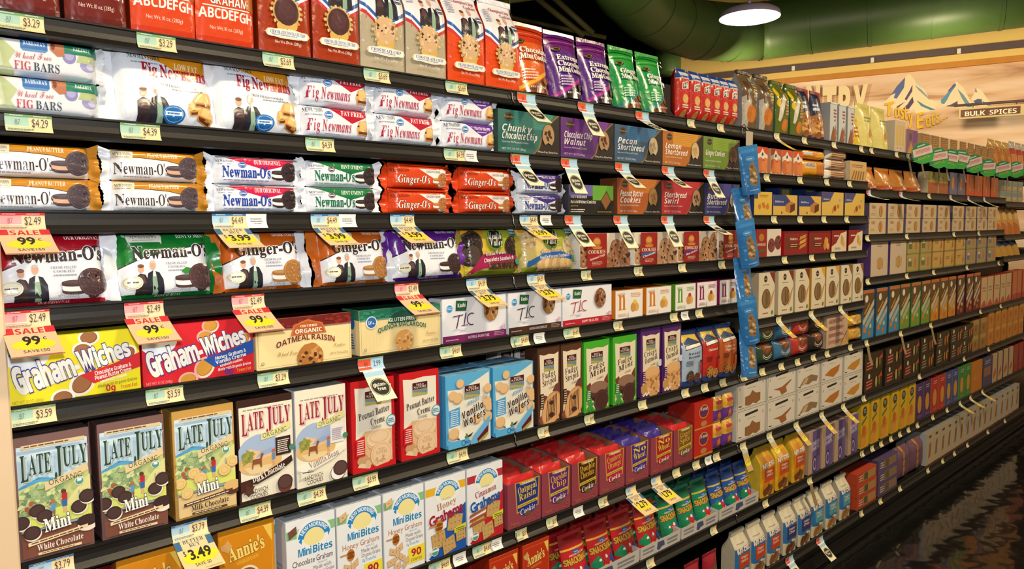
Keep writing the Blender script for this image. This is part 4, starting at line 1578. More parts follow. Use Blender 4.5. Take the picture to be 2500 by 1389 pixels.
def hv(van):
    def f(a):
        a.r(0, 0, 1, 1, 'd4b83a' if not van else 'e0cc7c').p([(.3, 1), (1, 1), (1, .5), (.6, .55)], 'b8c03c').r(0, .86, .35, 1, 'e0a030').r(0, 0, 1, .10, 'a8b030').r(.1, .1, 1, .12, 'e8dc8c')
        if van:
            a.chipcookie(.12, .70, .22, 'e0c088', 'c8a060', 'f0dcb0', 12).chipcookie(.88, .55, .22, 'e0c890', 'c8a468', 'f0e0b8', 12)
            for i in range(9):
                a.e(.25 + i * .075, .15, .10, .12, 'd8ac6c' if i % 2 else 'e8c894')
            a.p([(.05, .22), (.35, .40), (.7, .42), (.95, .30), (.95, .20), (.6, .30), (.3, .26), (.05, .1)], '2a6ab4')
        else:
            a.sandwich(.12, .68, .25, '2c2220', '5a463c', 'f0e8dc', False).sandwich(.88, .55, .24, '2c2220', '5a463c', 'f0e8dc', False).e(.1, .42, .22, .25, '2c2220').e(.1, .42, .16, .2, '4a3a34')
            a.p([(.0, .05), (.25, .42), (.6, .46), (1, .34), (1, .12), (.3, .14)], 'a01c50').r(.35, .1, 1, .22, '4a3424')
            for i in range(26):
                a.blob(a.rng.uniform(.35, 1), a.rng.uniform(.1, .26), .03, a.rng.choice(('3a2820', '6a4a34', '8a6444')), 6, .4)
        a.e(.52, .72, .23, .235, '5c8c28').e(.52, .735, .20, .2, '1e241c')
        a.t('Health', .52, .74, .13, 'f4f2ea', 'q', .26).t('Valley', .54, .60, .13, 'f4f2ea', 'q', .24)
        a.p([(.48, .92), (.53, .97), (.56, .9)], 'd83a24')
        a.t('Cookie Cremes', .50, .40, .10, 'f0e6dc', 'w', .42, rot=4, out='6a2a34')
        a.t('Vanilla Flavored Sandwich' if van else 'Chocolate Sandwich', .55, .27, .08, 'f4eef2', 'i', .6, rot=3)
        a.p([(.80, .96), (.98, .94), (.95, .8), (.82, .8)], '3a8c94').lines(.82, .82, .96, .94, 2, 'e8f2f4')
        a.e(.92, .24, .07, .07, '4a9474')
    return f


row_of(np_(hv(False), ('c8b43c', 'c8b43c'), 86, 'd4b83a'), 'cookie_pack', 'yellow-green pack of chocolate creme cookies, dark cookies shown', 'pack', 'yellow-green creme cookie packs', 'D', [(1150, 1272)], lean=.16)
row_of(np_(hv(True), ('e0cc7c', 'e0cc7c'), 87, 'e0cc7c'), 'cookie_pack', 'pale yellow pack of vanilla creme cookies', 'pack', 'yellow-green creme cookie packs', 'D', [(1288, 1408)], lean=.16)


def imm(ribbon, words, ck):
    def f(a):
        a.r(0, 0, 1, 1, 'e8dcc8')
        for x, y, r in ((.06, .35, .32), (.72, .52, .30), (.95, .72, .26), (.62, .18, .30), (.9, .2, .30)):
            a.chipcookie(x, y, r, ck, '4a2418', mixc(ck, 'ffffff', .25), 8, 1.0)
        a.r(.11, 0, .50, 1, '9c2018').r(.11, 0, .50, .03, '7a1612')
        a.e(.30, .74, .17, .15, 'b8702c').e(.30, .77, .14, .08, 'd89a4c').p([(.2, .62), (.41, .62), (.38, .55), (.23, .55)], 'c8843c')
        a.t('COOKIES', .30, .42, .10, 'f0e2cc', 'r', .34)
        a.p([(.13, .24), (.46, .34), (.49, .42), (.46, .40), (.14, .33)], ribbon)
        a.p([(.13, .24), (.48, .36), (.48, .40), (.13, .36)], ribbon)
        a.t(words, .31, .285, .06, 'f4ece4', 'i', .3, rot=12)
        a.lines(.2, .08, .42, .2, 3, 'd8a890')
    return f


IM = 'red paneled carton of soft cookies'
hi = H('D', 1420, 571)
row_of(lambda w: carton('cookie_carton', w, hi, .07, imm('a82026', 'Oatmeal Chip', 'a8704c'), 'efe9e0', 'efece6', 'efe9e0'), 'cookie_carton', 'red paneled cookie carton with plain red ribbon', 'carton', 'red paneled cookie cartons', 'D', [(1416, 1536)])
row_of(lambda w: carton('cookie_carton', w, hi, .07, imm('2a62b0', 'Chocolate', 'c8976c'), 'efe9e0', 'efece6', 'efe9e0'), 'cookie_carton', 'red paneled cookie carton with blue ribbon', 'carton', 'red paneled cookie cartons', 'D', [(1549, 1650)])
row_of(lambda w: carton('cookie_carton', w, hi, .07, imm('5a2a8c', 'Raisin', 'b88458'), 'efe9e0', 'efece6', 'efe9e0'), 'cookie_carton', 'red paneled cookie carton with purple ribbon', 'carton', 'red paneled cookie cartons', 'D', [(1655, 1748)])
row_of(lambda w: carton('cookie_carton', w, hi, .07, imm('8a3020', 'Cinnamon', 'a8744c'), 'efe9e0', 'efece6', 'efe9e0'), 'cookie_carton', 'red paneled cookie carton partly behind the hanging blue bags', 'carton', 'red paneled cookie cartons', 'D', [(1754, 1838)])

# ---- fifth shelf: wide cartons
def gw(base, lbl, l1, l2, ck, ckd):
    def f(a):
        a.r(0, 0, 1, 1, base)
        W = lambda x, y, r, rot=0: (a.e(x, y, r * 1.28, r * 1.05, 'fbf6ea' if base[0] == 'f' else 'f4b0a4', rot), a.e(x + .008, y - r * .25, r, r * .8, 'f0e4cc', rot), a.e(x, y, r, r * .8, ckd, rot), a.e(x - .003, y + .006, r * .93, r * .73, ck, rot))
        a.e(.14, .74, .30, .24, 'eaf4fb').ring(.14, .66, .15, .25, '2a8cd0', 20, 160)
        a.t('NEW MORNING', .14, .84, .055, 'fbfbfd', 'b', .2, arc=.2)
        W(.60, .92, .12)
        W(.55, .73, .12, -10)
        W(.90, .60, .12, 40)
        W(.53, .20, .16, 50)
        W(.38, .02, .13)
        a.p([(.52, .34), (.62, .18), (1, .36), (1, .60), (.78, .46)], lbl)
        a.t('Graham-Wiches', .50, .36, .34, 'f4f2e8', 'b', .90, rot=15, bold=True, out='4a3a94', rise=-.22)
        a.t(l1, .78, .345, .066, 'fbf6f0', 'b', .30, rot=9).t(l2, .78, .27, .066, 'fbf6f0', 'b', .30, rot=9).t('sandwich cookies', .78, .20, .05, 'fbf6f0', 'b', .22, rot=9)
        yel = base[0] == 'f'
        a.t('Made with Organic Grains', .81, .125, .05, '8a8a2a' if yel else 'fbf6f0', 'i', .32, rot=5)
        a.t('0g', .75, .03, .10, 'c81a30' if yel else '3a3aa8', 'b', .08).t('Trans Fat', .90, .045, .06, 'd86a14' if yel else 'f0a83c', 'i', .14, rot=4)
        a.t('NET WT. 12 OZ. (340g)', .02, .02, .045, mixc(base, '8a6a20' if yel else 'ffffff', .6), 's', .22, al='l')
    return f


def wided(mk, body, side, top, h, d=.07, sideart=None):
    return lambda w: carton('cookie_carton', w, h, d, mk, body, side, top, sideart)


hg = H('E', 25, 830)
row_of(wided(gw('f4e51c', 'd8242c', 'Chocolate Graham &', 'Peanut Butter Creme', 'a0683c', '7a4a2c'), 'f4e51c', 'e8d81c', 'e8d81c', hg), 'cookie_carton', 'bright yellow carton of graham sandwich cookies beside the wooden panel', 'carton', 'graham sandwich cartons', 'E', [(22, 346)])
row_of(wided(gw('d81f2c', '1f52a8', 'Honey Graham &', 'Vanilla Creme', 'd89a3c', 'b87a2c'), 'd81f2c', 'c81a28', 'c81a28', hg), 'cookie_carton', 'bright red carton of graham sandwich cookies', 'carton', 'graham sandwich cartons', 'E', [(350, 622)])


def orgc(band, band2, l1, lc, tag1, tagc, ckb, ckd, qui):
    def f(a):
        a.r(0, 0, 1, 1, 'f2dca0').r(.015, .03, .985, .99, 'c8a868').r(.02, .04, .98, .99, 'f2dca0')
        a.r(0, .78, 1, 1, band)
        for i in range(30):
            a.blob(a.rng.random(), a.rng.uniform(.8, .98), .06, band2, 8, .5, .5)
        a.p([(.0, .76), (1, .76), (1, .79), (0, .79)], mixc(band, 'ffffff', .3))
        if qui:
            for i in range(24):
                a.r(.03 + i * .04, .06, .032 + i * .04, .74, 'e8cf90')
            a.p([(.32, .66), (.36, .82), (.44, .90), (.5, .95), (.56, .90), (.64, .82), (.68, .66)], '1c5a44')
            a.t('GLUTEN FREE', .5, .69, .085, 'f6f2dc', 'b', .33)
            a.t('QUINOA MACAROON', .5, .46, .105, '2a6a54', 'b', .60, bend=.10)
            a.e(.13, .72, .14, .14, 'f0f0f4').e(.13, .72, .12, .12, '2a6ab0').t('Dr.', .13, .68, .08, 'f0f4fa', 'w', .09)
            a.chipcookie(.52, .22, .26, ckb, ckd, 'f0c488', 10, 1.0)
        else:
            a.p([(.34, .62), (.37, .84), (.46, .90), (.52, .94), (.58, .90), (.68, .84), (.72, .62)], 'c8743c').p([(.36, .64), (.385, .82), (.52, .91), (.67, .82), (.70, .64)], 'b85a2a')
            a.t('CERTIFIED', .53, .78, .045, 'f6ecd4', 'b', .18).t('ORGANIC', .53, .66, .085, 'f8f2e4', 'b', .29)
            a.t('OATMEAL RAISIN', .50, .40, .115, '7a2c1c', 'b', .62, bend=.11)
            a.chipcookie(.54, .12, .30, ckb, ckd, 'd09858', 11, 1.05)
            a.t('Wheat Free', .30, .24, .085, 'b8904c', 'w', .20)
        a.t('Cookies', .86, .30, .07, 'b8904c', 'w', .13)
        a.t('NET WT 8 OZ (227g)', .85, .14, .04, '8a7a4c', 's', .2)
        a.e(.05, .13, .03, .03, '6a5a3c').e(.05, .13, .02, .02, 'f2dca0')
    return f


def wood_side(a):
    a.r(0, 0, 1, 1, 'f2dca0').r(0, .78, 1, 1, '2a7a5c').e(.6, .7, .1, .14, '2a6ab0').r(.4, .1, .75, .5, 'd8d4c0').lines(.42, .12, .73, .48, 6, '2a3a6a')


ho = H('E', 640, 783)
row_of(wided(orgc('6e1a16', '8c2a1c', 0, 0, 0, 0, 'b87838', '5a2c18', False), 'f2dca0', 'f2dca0', '4a1410', ho, .08), 'cookie_carton', 'cream and burgundy carton of oatmeal raisin cookies', 'carton', 'cream organic cookie cartons', 'E', [(627, 860)])
row_of(wided(orgc('1f6e56', '2f8a6a', 0, 0, 0, 0, 'e8a85c', 'c87c34', True), 'f2dca0', 'f2dca0', '1a5a46', ho, .08, wood_side), 'cookie_carton', 'cream and green carton of gluten free quinoa macaroons', 'carton', 'cream organic cookie cartons', 'E', [(879, 1077)])


def tlc(strip, tc, words, ckb):
    def f(a):
        a.r(0, 0, 1, 1, 'f0f0f6').r(0, 0, 1, .16, strip)
        a.t(words, .55, .05, .06, 'f6f0f0', 'r', .34).lines(.8, .03, .97, .14, 3, mixc(strip, 'ffffff', .5)).lines(.04, .04, .24, .09, 1, mixc(strip, 'ffffff', .6))
        a.p([(.19, .72), (.35, .70), (.37, .92), (.20, .95)], '1c5c34').t('Kashi', .28, .79, .09, 'f2f6f0', 'b', .12)
        a.e(.10, .78, .08, .08, '2a9ad8').lines(.06, .75, .14, .82, 2, 'e6f4fc')
        a.p([(.14, .58), (.15, .60), (.30, .625), (.30, .605)], tc).p([(.19, .32), (.205, .32), (.25, .62), (.235, .62)], tc)
        a.p([(.30, .36), (.315, .36), (.35, .66), (.335, .66)], tc).p([(.27, .36), (.37, .37), (.37, .385), (.27, .375)], tc)
        a.ring(.43, .50, .12, .145, tc, 60, 290)
        a.t('CHEWY', .29, .23, .035, '8a8a96', 'r', .1).lines(.14, .28, .4, .31, 1, 'c4c4d0')
        a.ring(.74, .66, .27, .275, 'd8d8e2').chipcookie(.74, .66, .23, ckb, '4a2a1a', mixc(ckb, 'ffffff', .3), 10, 1.15)
        a.e(.93, .24, .06, .06, 'd8a4c0').e(.93, .24, .05, .05, 'f0f0f6').lines(.9, .2, .96, .28, 3, 'd8a4c0')
    return f


ht = H('E', 1080, 732)
row_of(wided(tlc('7c1f5e', '4a1a34', 'OATMEAL RAISIN FLAX', 'a8743c'), 'f0f0f6', 'e6ecf0', 'e8e8ee', ht, .06), 'cookie_carton', 'white carton of chewy cookies with plum base strip', 'carton', 'white chewy cookie cartons', 'E', [(1081, 1237)], behind=0)
row_of(wided(tlc('4a2a1c', '22222a', 'OATMEAL DARK CHOCOLATE', '8a6234'), 'f0f0f6', 'e6ecf0', 'e8e8ee', ht, .06), 'cookie_carton', 'white carton of chewy cookies with brown base strip', 'carton', 'white chewy cookie cartons', 'E', [(1242, 1371)])
row_of(wided(tlc('c01f30', 'a8242c', 'HAPPY TRAIL MIX', '8c5a34'), 'f0f0f6', 'e6ecf0', 'e8e8ee', ht, .06), 'cookie_carton', 'white carton of chewy cookies with red base strip', 'carton', 'white chewy cookie cartons', 'E', [(1374, 1494)])


def nairn(c, fruit):
    def f(a):
        a.r(0, 0, 1, 1, 'f2eeea').t("nairn's", .2, .83, .10, '6a6a70', 's', .28)
        a.t('n', .23, .30, .80, c, 'r', .30)
        a.e(.70, .42, .16, .18, 'd8a04c').e(.76, .36, .15, .16, 'e0b064').e(.64, .36, .15, .17, 'd09848').e(.7, .56, .10, .08, fruit)
        a.lines(.55, .72, .92, .9, 3, mixc(c, 'ffffff', .4)).lines(.08, .08, .4, .2, 3, mixc(c, 'ffffff', .5)).r(.42, .02, .44, .18, c)
    return f


hn = H('E', 1502, 712)


def nrow(c, fr, desc, spans):
    row_of(lambda w: carton('biscuit_carton', w, hn, .1, nairn(c, fr), 'f2eeea', c, c), 'biscuit_carton', desc, 'carton', 'white biscuit cartons with a big letter', 'E', spans, end=PANEL)


nrow('d8801f', 'e8c84c', 'white biscuit carton with large orange letter', [(1504, 1570), (1577, 1641)])
nrow('5c9c2c', 'c04434', 'white biscuit carton with large green letter', [(1650, 1699)])
nrow('8c1f5e', 'a8342c', 'white biscuit carton with large magenta letter', [(1703, 1751), (1757, 1803)])

# ---- sixth shelf: tall cartons
def lj_mini(base, chocs, wf, lite):
    def f(a):
        a.r(0, 0, 1, 1, base).r(.045, .03, .965, .925, 'bfe0ee')
        a.p([(.03, .925), (.97, .925), (.97, .60), (.03, .52)], 'cfe6f2')
        a.p([(.03, .60), (.3, .66), (.6, .62), (.97, .70), (.97, .55), (.03, .5)], '5aa8d8')
        a.p([(.03, .58), (.3, .62), (.6, .60), (.97, .66), (.97, .30), (.03, .25)], 'ccd68c')
        for i in range(130):
            a.blob(a.rng.uniform(.04, .6), a.rng.uniform(.36, .6), .022, a.rng.choice(('8fae78', 'a8c08a', 'd8e0a0', '9ab880', '7a9a74')), 5, .6)
        a.p([(.45, .30), (.97, .34), (.97, .62), (.75, .5)], 'e0dc94').p([(.03, .25), (.97, .27), (.97, .36), (.6, .40), (.03, .36)], 'd8e070')
        a.p([(.03, .03), (.97, .03), (.97, .235), (.03, .225)], lite)
        a.p([(.03, .225), (.97, .235), (.97, .245), (.03, .24)], mixc(lite, '000000', .4))
        for x, y, r in (((.12, .43, .02), (.17, .47, .022), (.14, .40, .018))):
            a.blob(x, y, r, 'a8603c', 8, .4)
        a.blob(.60, .515, .02, '5a4030', 8, .2).p([(.57, .44), (.645, .45), (.65, .50), (.575, .50)], 'c02a34').p([(.575, .385), (.64, .39), (.645, .45), (.57, .44)], '3a6aa8').p([(.58, .34), (.60, .34), (.605, .39), (.585, .39)], 'd8a888').p([(.61, .335), (.63, .335), (.63, .39), (.615, .39)], 'd8a888').r(.545, .45, .575, .465, 'd8a888')
        a.blob(.45, .45, .02, 'b8703c', 8, .2).p([(.41, .37), (.48, .38), (.475, .435), (.42, .435)], '5a9ac8').p([(.42, .32), (.47, .325), (.48, .38), (.41, .37)], '8a6a4a').p([(.36, .43), (.42, .40), (.43, .42)], 'd8a888')
        for x in (.80, .86, .91):
            a.r(x, .42, x + .02, .5, 'a8b8a0')
        # title
        for s, x, w_ in (('L', .11, .11), ('ATE', .31, .30)):
            a.t(s, x, .655 if s == 'L' else .70, .21 if s == 'L' else .16, '27423a', 'r', w_, shadow='a8b8b0')
        a.t('J', .55, .645, .25, '27423a', 'r', .12, shadow='a8b8b0').t('ULY', .78, .72, .16, '27423a', 'r', .34, shadow='a8b8b0')
        a.p([(.36, .615), (.66, .66), (.94, .72), (.95, .655), (.66, .60), (.36, .55)], 'e4cc9c')
        a.t('ORGANIC', .64, .60, .045, '4a5a3a', 's', .46, rot=6, gap=.1)
        a.e(.82, .575, .035, .035, 'f0f4ee').e(.82, .575, .03, .03, '5a9c8c').r(.79, .575, .85, .60, 'e8f2ee')
        a.e(.5, .93, .02, .016, 'e8d4a8').r(.08, .915, .92, .945, 'e0c89c').lines(.12, .92, .88, .94, 1, '6a4a34')
        for x, y, r in chocs:
            if wf:
                a.e(x + .01, y - .012, r, r * .95, 'f0e8dc').e(x, y, r, r * .95, '3e2a2a').e(x, y, r * .8, r * .75, '4c3634')
            else:
                a.e(x, y, r, r * .95, 'b88c4c').e(x, y + .003, r * .93, r * .88, 'e8c884').e(x, y, r * .6, r * .55, 'd8b46c').e(x, y, r * .5, r * .45, 'e8c884')
        a.e(.90, .20, .075, .055, 'f0e4d4' if wf else '5a3424').e(.90, .235, .08, .05, '3e2a2a' if wf else 'e0b878')
        a.t('Mini', .50, .225, .105, 'fbf8f4', 'r', .36, rot=5, bold=True, out='3a2a2c')
        a.p([(.1, .13), (.9, .175), (.9, .205), (.1, .16)], 'e8d4a8' if wf else '5a3a2c').lines(.14, .14, .86, .158, 1, '5a4030' if wf else 'f0e0c0', .05, .05)
        a.t('White Chocolate' if wf else 'Milk Chocolate', .52, .085, .05, 'efe6dc' if wf else '3a2a20', 'r', .62, rot=2)
        a.r(.22, .045, .80, .065, 'e8d4a8' if wf else '5a3a2c').lines(.26, .05, .76, .062, 1, '5a4030' if wf else 'f0e0c0')
    return f


ch1 = [(.03, .33, .058), (.24, .405, .056), (.33, .35, .056), (.16, .235, .06), (.79, .365, .058), (.91, .44, .06)]
ch2 = [(.06, .35, .055), (.28, .42, .055), (.38, .36, .06), (.16, .25, .055), (.78, .39, .06), (.92, .46, .058)]
hl = H('F', 42, 1072)


def tall(f, body, side, top, h, d=.055):
    return lambda w: carton('cookie_carton', w, h, d, f, body, side, top, topart=lambda a: (a.r(.1, .55, .45, .9, mixc(top, '3a3632', .5)), a.r(.55, .55, .9, .9, mixc(top, '3a3632', .5)), a.t('COOKIES', .5, .2, .2, mixc(top, 'ffffff', .3), 'r', .4)))


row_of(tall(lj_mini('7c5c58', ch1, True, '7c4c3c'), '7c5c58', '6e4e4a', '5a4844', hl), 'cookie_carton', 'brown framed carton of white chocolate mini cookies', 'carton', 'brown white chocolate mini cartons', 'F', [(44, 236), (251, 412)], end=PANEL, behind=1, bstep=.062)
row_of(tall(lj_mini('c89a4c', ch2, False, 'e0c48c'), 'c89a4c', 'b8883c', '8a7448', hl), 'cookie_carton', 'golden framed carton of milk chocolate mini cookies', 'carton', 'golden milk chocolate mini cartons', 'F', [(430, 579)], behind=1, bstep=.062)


def lj_big(frame, dark):
    def f(a):
        a.r(0, 0, 1, 1, frame).r(.03 if dark else 0, .02 if dark else 0, 1, .93 if dark else 1, 'efe9d2')
        a.lines(.1, .885, .9, .91, 1, 'a89c8c')
        for s, x, w_ in (('L', .12, .11), ('ATE', .32, .30)):
            a.t(s, x, .655 if s == 'L' else .70, .21 if s == 'L' else .17, 'a01c34', 'r', w_, shadow='d8b4b0')
        a.t('J', .56, .645, .25, 'a01c34', 'r', .12, shadow='d8b4b0').t('ULY', .79, .715, .17, 'a01c34', 'r', .34, shadow='d8b4b0')
        a.e(.38, .45, .23, .20, 'a8bcdc').e(.38, .37, .22, .12, 'e0b878')
        a.p([(.06, .44), (.2, .52), (.4, .47), (.7, .5), (.7, .42), (.06, .38)], 'e8c498').p([(.3, .42), (.7, .45), (.7, .5), (.4, .48)], '9cb0d4').p([(.06, .36), (.14, .52), (.24, .48), (.2, .40)], '9a9c4c')
        a.p([(.08, .34), (.62, .33), (.5, .27), (.2, .27)], 'e8d0a0')
        for i in range(16):
            a.blob(a.rng.uniform(.08, .24), a.rng.uniform(.4, .5), .022, a.rng.choice(('7a8c3c', 'a8a050', '8a9444')), 6, .5)
        a.p([(.22, .32), (.24, .32), (.25, .36), (.36, .36), (.38, .32), (.40, .32), (.40, .40), (.44, .45), (.40, .46), (.37, .41), (.24, .41)], '8a5236')
        a.r(.60, .32, .615, .37, 'd8a888').r(.62, .32, .635, .37, 'd8a888').r(.59, .37, .645, .44, '6a8cb8').blob(.62, .46, .018, 'c06a4c', 8, .2)
        a.p([(.40, .645), (.64, .67), (.94, .73), (.96, .66), (.64, .60), (.40, .585)], 'e8dc9c')
        a.t('ORGANIC', .66, .615, .05, '5a7a3a', 's', .46, rot=7, gap=.1)
        bx = '3a2220' if dark else 'f0ecea'
        a.r(.66, .40, .94, .58, bx).lines(.69, .42, .91, .56, 7, 'e8dcd0' if dark else 'b0a0a8')
        a.e(.95, .46, .03, .03, '4a8c6c')
        a.p([(.0, .22), (.3, .235), (.6, .30), (.94, .38), (.96, .32), (.7, .24), (.3, .17), (.0, .19)], '3a221c' if dark else 'f2ecda')
        a.t('Dark Chocolate' if dark else 'Vanilla Bean', .52, .23, .065, 'f8f2ea' if dark else '9a8a8c', 'r', .62, rot=14).lines(.3, .18, .78, .2, 1, 'c8b4a4', .05, .2)
        if dark:
            a.blob(.08, .15, .07, '4a2a20', 10, .5).blob(.16, .12, .05, '5a3424', 9, .5)
            a.e(.80, .09, .075, .07, '6a3c2c').e(.80, .125, .08, .075, '4c3030').e(.80, .125, .065, .06, '5c3e3a')
        else:
            a.blob(.14, .19, .05, 'f4f2e6', 8, .5).blob(.10, .14, .04, 'e8e8d0', 8, .5).p([(.08, .16), (.3, .15), (.3, .155), (.08, .17)], '4a3a3a')
            a.e(.78, .085, .085, .075, 'f6f2e8').ring(.78, .085, .082, .088, '4a3c38').e(.83, .125, .085, .08, '4c3434').e(.83, .125, .07, .065, '5c423e')
        a.t('SANDWICH', .3, .085, .042, '5a4644', 's', .36, rot=4).t('COOKIES', .32, .035, .042, '5a4644', 's', .32, rot=4)
    return f


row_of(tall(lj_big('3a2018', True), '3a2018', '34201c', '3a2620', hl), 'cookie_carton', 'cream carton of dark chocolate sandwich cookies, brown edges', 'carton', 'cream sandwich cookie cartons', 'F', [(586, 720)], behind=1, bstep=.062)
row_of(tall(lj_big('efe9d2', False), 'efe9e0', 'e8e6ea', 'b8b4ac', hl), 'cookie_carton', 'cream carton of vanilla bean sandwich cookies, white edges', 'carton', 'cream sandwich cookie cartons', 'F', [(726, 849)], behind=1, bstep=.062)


def btn_logo(a, x, y, w_, h_):
    a.r(x - w_ / 2, y - h_ / 2, x + w_ / 2, y + h_ / 2, '8c8a5c').r(x - w_ / 2, y - h_ * .02, x + w_ / 2, y + h_ / 2, '4c1620')
    a.t('BACK to', x, y + h_ * .26, h_ * .15, 'f2e8dc', 'r', w_ * .5).t('NATURE', x, y + h_ * .05, h_ * .17, 'f2e8dc', 'r', w_ * .86)
    a.p([(x - w_ / 2, y - h_ * .05), (x, y - h_ * .2), (x + w_ / 2, y - h_ * .02), (x + w_ / 2, y - h_ * .3), (x - w_ / 2, y - h_ * .35)], '6a8ca8')
    a.p([(x - w_ / 2, y - h_ * .2), (x + w_ / 2, y - h_ * .4), (x + w_ / 2, y - h_ * .5), (x - w_ / 2, y - h_ * .5)], 'b0a858')


def wavy(a, c, x0=.06, x1=.96, y0=.0, y1=.94):
    a.p([(x0, y0), (x1, y0), (x1 - .02, y1 * .5), (x1, y1 + .015), (x1 - .2, y1 - .01), (.5, y1 + .004), (x0 + .2, y1 - .008), (x0, y1 + .01), (x0 + .03, y1 * .5)], c)


def btn_pb(a):
    a.r(0, 0, 1, 1, 'c81a20')
    a.p([(.08, .30), (.10, .62), (.08, .93), (.3, .915), (.6, .93), (.93, .92), (.93, .10), (.5, .1)], 'e8e2d0')
    a.p([(.10, .35), (.3, .44), (.93, .42), (.93, .06), (.3, .06)], 'd8b48c')
    a.e(.45, .24, .16, .13, 'c89a6c').e(.45, .26, .15, .12, 'dcb488')
    for q, col in ((0, 'c49468'), (.02, 'e4c49c'), (.035, 'd4a87c'), (.05, 'e8cca8')):
        a.e(.62, .29 + q, .155, .10, col)
    a.e(.62, .355, .14, .085, 'e4c4a0').e(.62, .355, .12, .07, 'd8b088').e(.62, .357, .11, .06, 'e4c8a4')
    a.e(.66, .15, .145, .145, 'c49468').e(.67, .155, .14, .14, 'e4c49c').ring(.67, .155, .115, .12, 'c8a078')
    a.t('NATURE', .67, .16, .035, 'c09468', 'r', .26).t('BACK to', .67, .205, .022, 'c09468', 'r', .16)
    for i in range(10):
        a.blob(.67 + a.rng.uniform(-.13, .13), .09 + a.rng.uniform(-.02, .04), .016, 'c8a078', 6, .5)
    a.e(.22, .14, .07, .05, 'c49a6c', 30).e(.3, .05, .06, .045, 'd4b48c', 10).e(.2, .06, .05, .04, 'e0c8a0')
    a.r(0, .04, .02, .3, 'c81a20').p([(0, 0), (1, 0), (1, .06), (.4, .02), (0, .08)], 'c81a20')
    btn_logo(a, .5, .80, .38, .15)
    a.t('Peanut Butter', .52, .60, .075, '3a2418', 'q', .74, rot=8, shear=-.1).t('Creme', .60, .505, .075, '3a2418', 'q', .34, rot=8, shear=-.1)
    a.t('COOKIES', .55, .455, .03, '6a5444', 's', .24)
    a.e(.91, .51, .065, .065, '5a8ca0').e(.91, .51, .055, .055, 'd8eaf0').lines(.82, .48, 1, .54, 3, '4a8090')
    a.p([(.06, .18), (.27, .18), (.27, .40), (.06, .37)], 'c81a20').lines(.09, .2, .25, .37, 7, 'f2d4c8')


def btn_vw(a):
    a.r(0, 0, 1, 1, '5aaede')
    a.p([(.04, .12), (.06, .5), (.04, .80), (.3, .79), (.5, .83), (.75, .90), (.97, .97), (.99, 0), (.3, 0)], 'e9e4d4')
    a.p([(.06, .28), (.30, .30), (.30, .55), (.06, .52)], '4aa0d8').lines(.09, .3, .27, .52, 8, 'e0f0fa')
    for x, y, r in ((.30, .87, .07), (.14, .72, .075), (.24, .68, .085), (.92, .74, .075), (.90, .55, .08), (.95, .47, .07), (.66, .33, .07), (.92, .33, .08), (.14, .2, .09)):
        a.e(x, y, r, r * .9, 'c8985c').e(x - .006, y + .006, r * .94, r * .84, 'e2bc8a')
    btn_logo(a, .56, .745, .34, .17)
    a.t('mini', .58, .575, .06, '6aa8d0', 'i', .28, rot=12, shear=.1)
    a.t('Vanilla', .58, .43, .10, '3a2418', 'i', .50, rot=16).t('Wafers', .62, .32, .10, '3a2418', 'i', .52, rot=16)
    a.lines(.78, .60, .92, .68, 4, 'b8b4a8')
    a.p([(.15, .13), (.5, .12), (.56, .17), (.3, .10)], '3a2a24').blob(.3, .15, .06, 'f4f2e4', 9, .5).blob(.4, .14, .03, '5a8a4c', 7, .5)
    a.p([(.48, .03), (.56, .12), (.95, .36), (.90, .14), (.7, 0), (.5, 0)], '6ab0dc').p([(.64, .06), (.9, .22), (.9, .12), (.7, 0), (.66, 0)], '5c1c2c').p([(.66, .02), (.9, .13), (.9, .09), (.7, 0)], 'a8a050')
    a.r(0, 0, .46, .10, '5aaede').e(.33, .05, .035, .04, '1f4a9c').e(.33, .05, .025, .03, '5aaede').t('PROD', .43, .03, .04, '1f4a9c', 'b', .12)


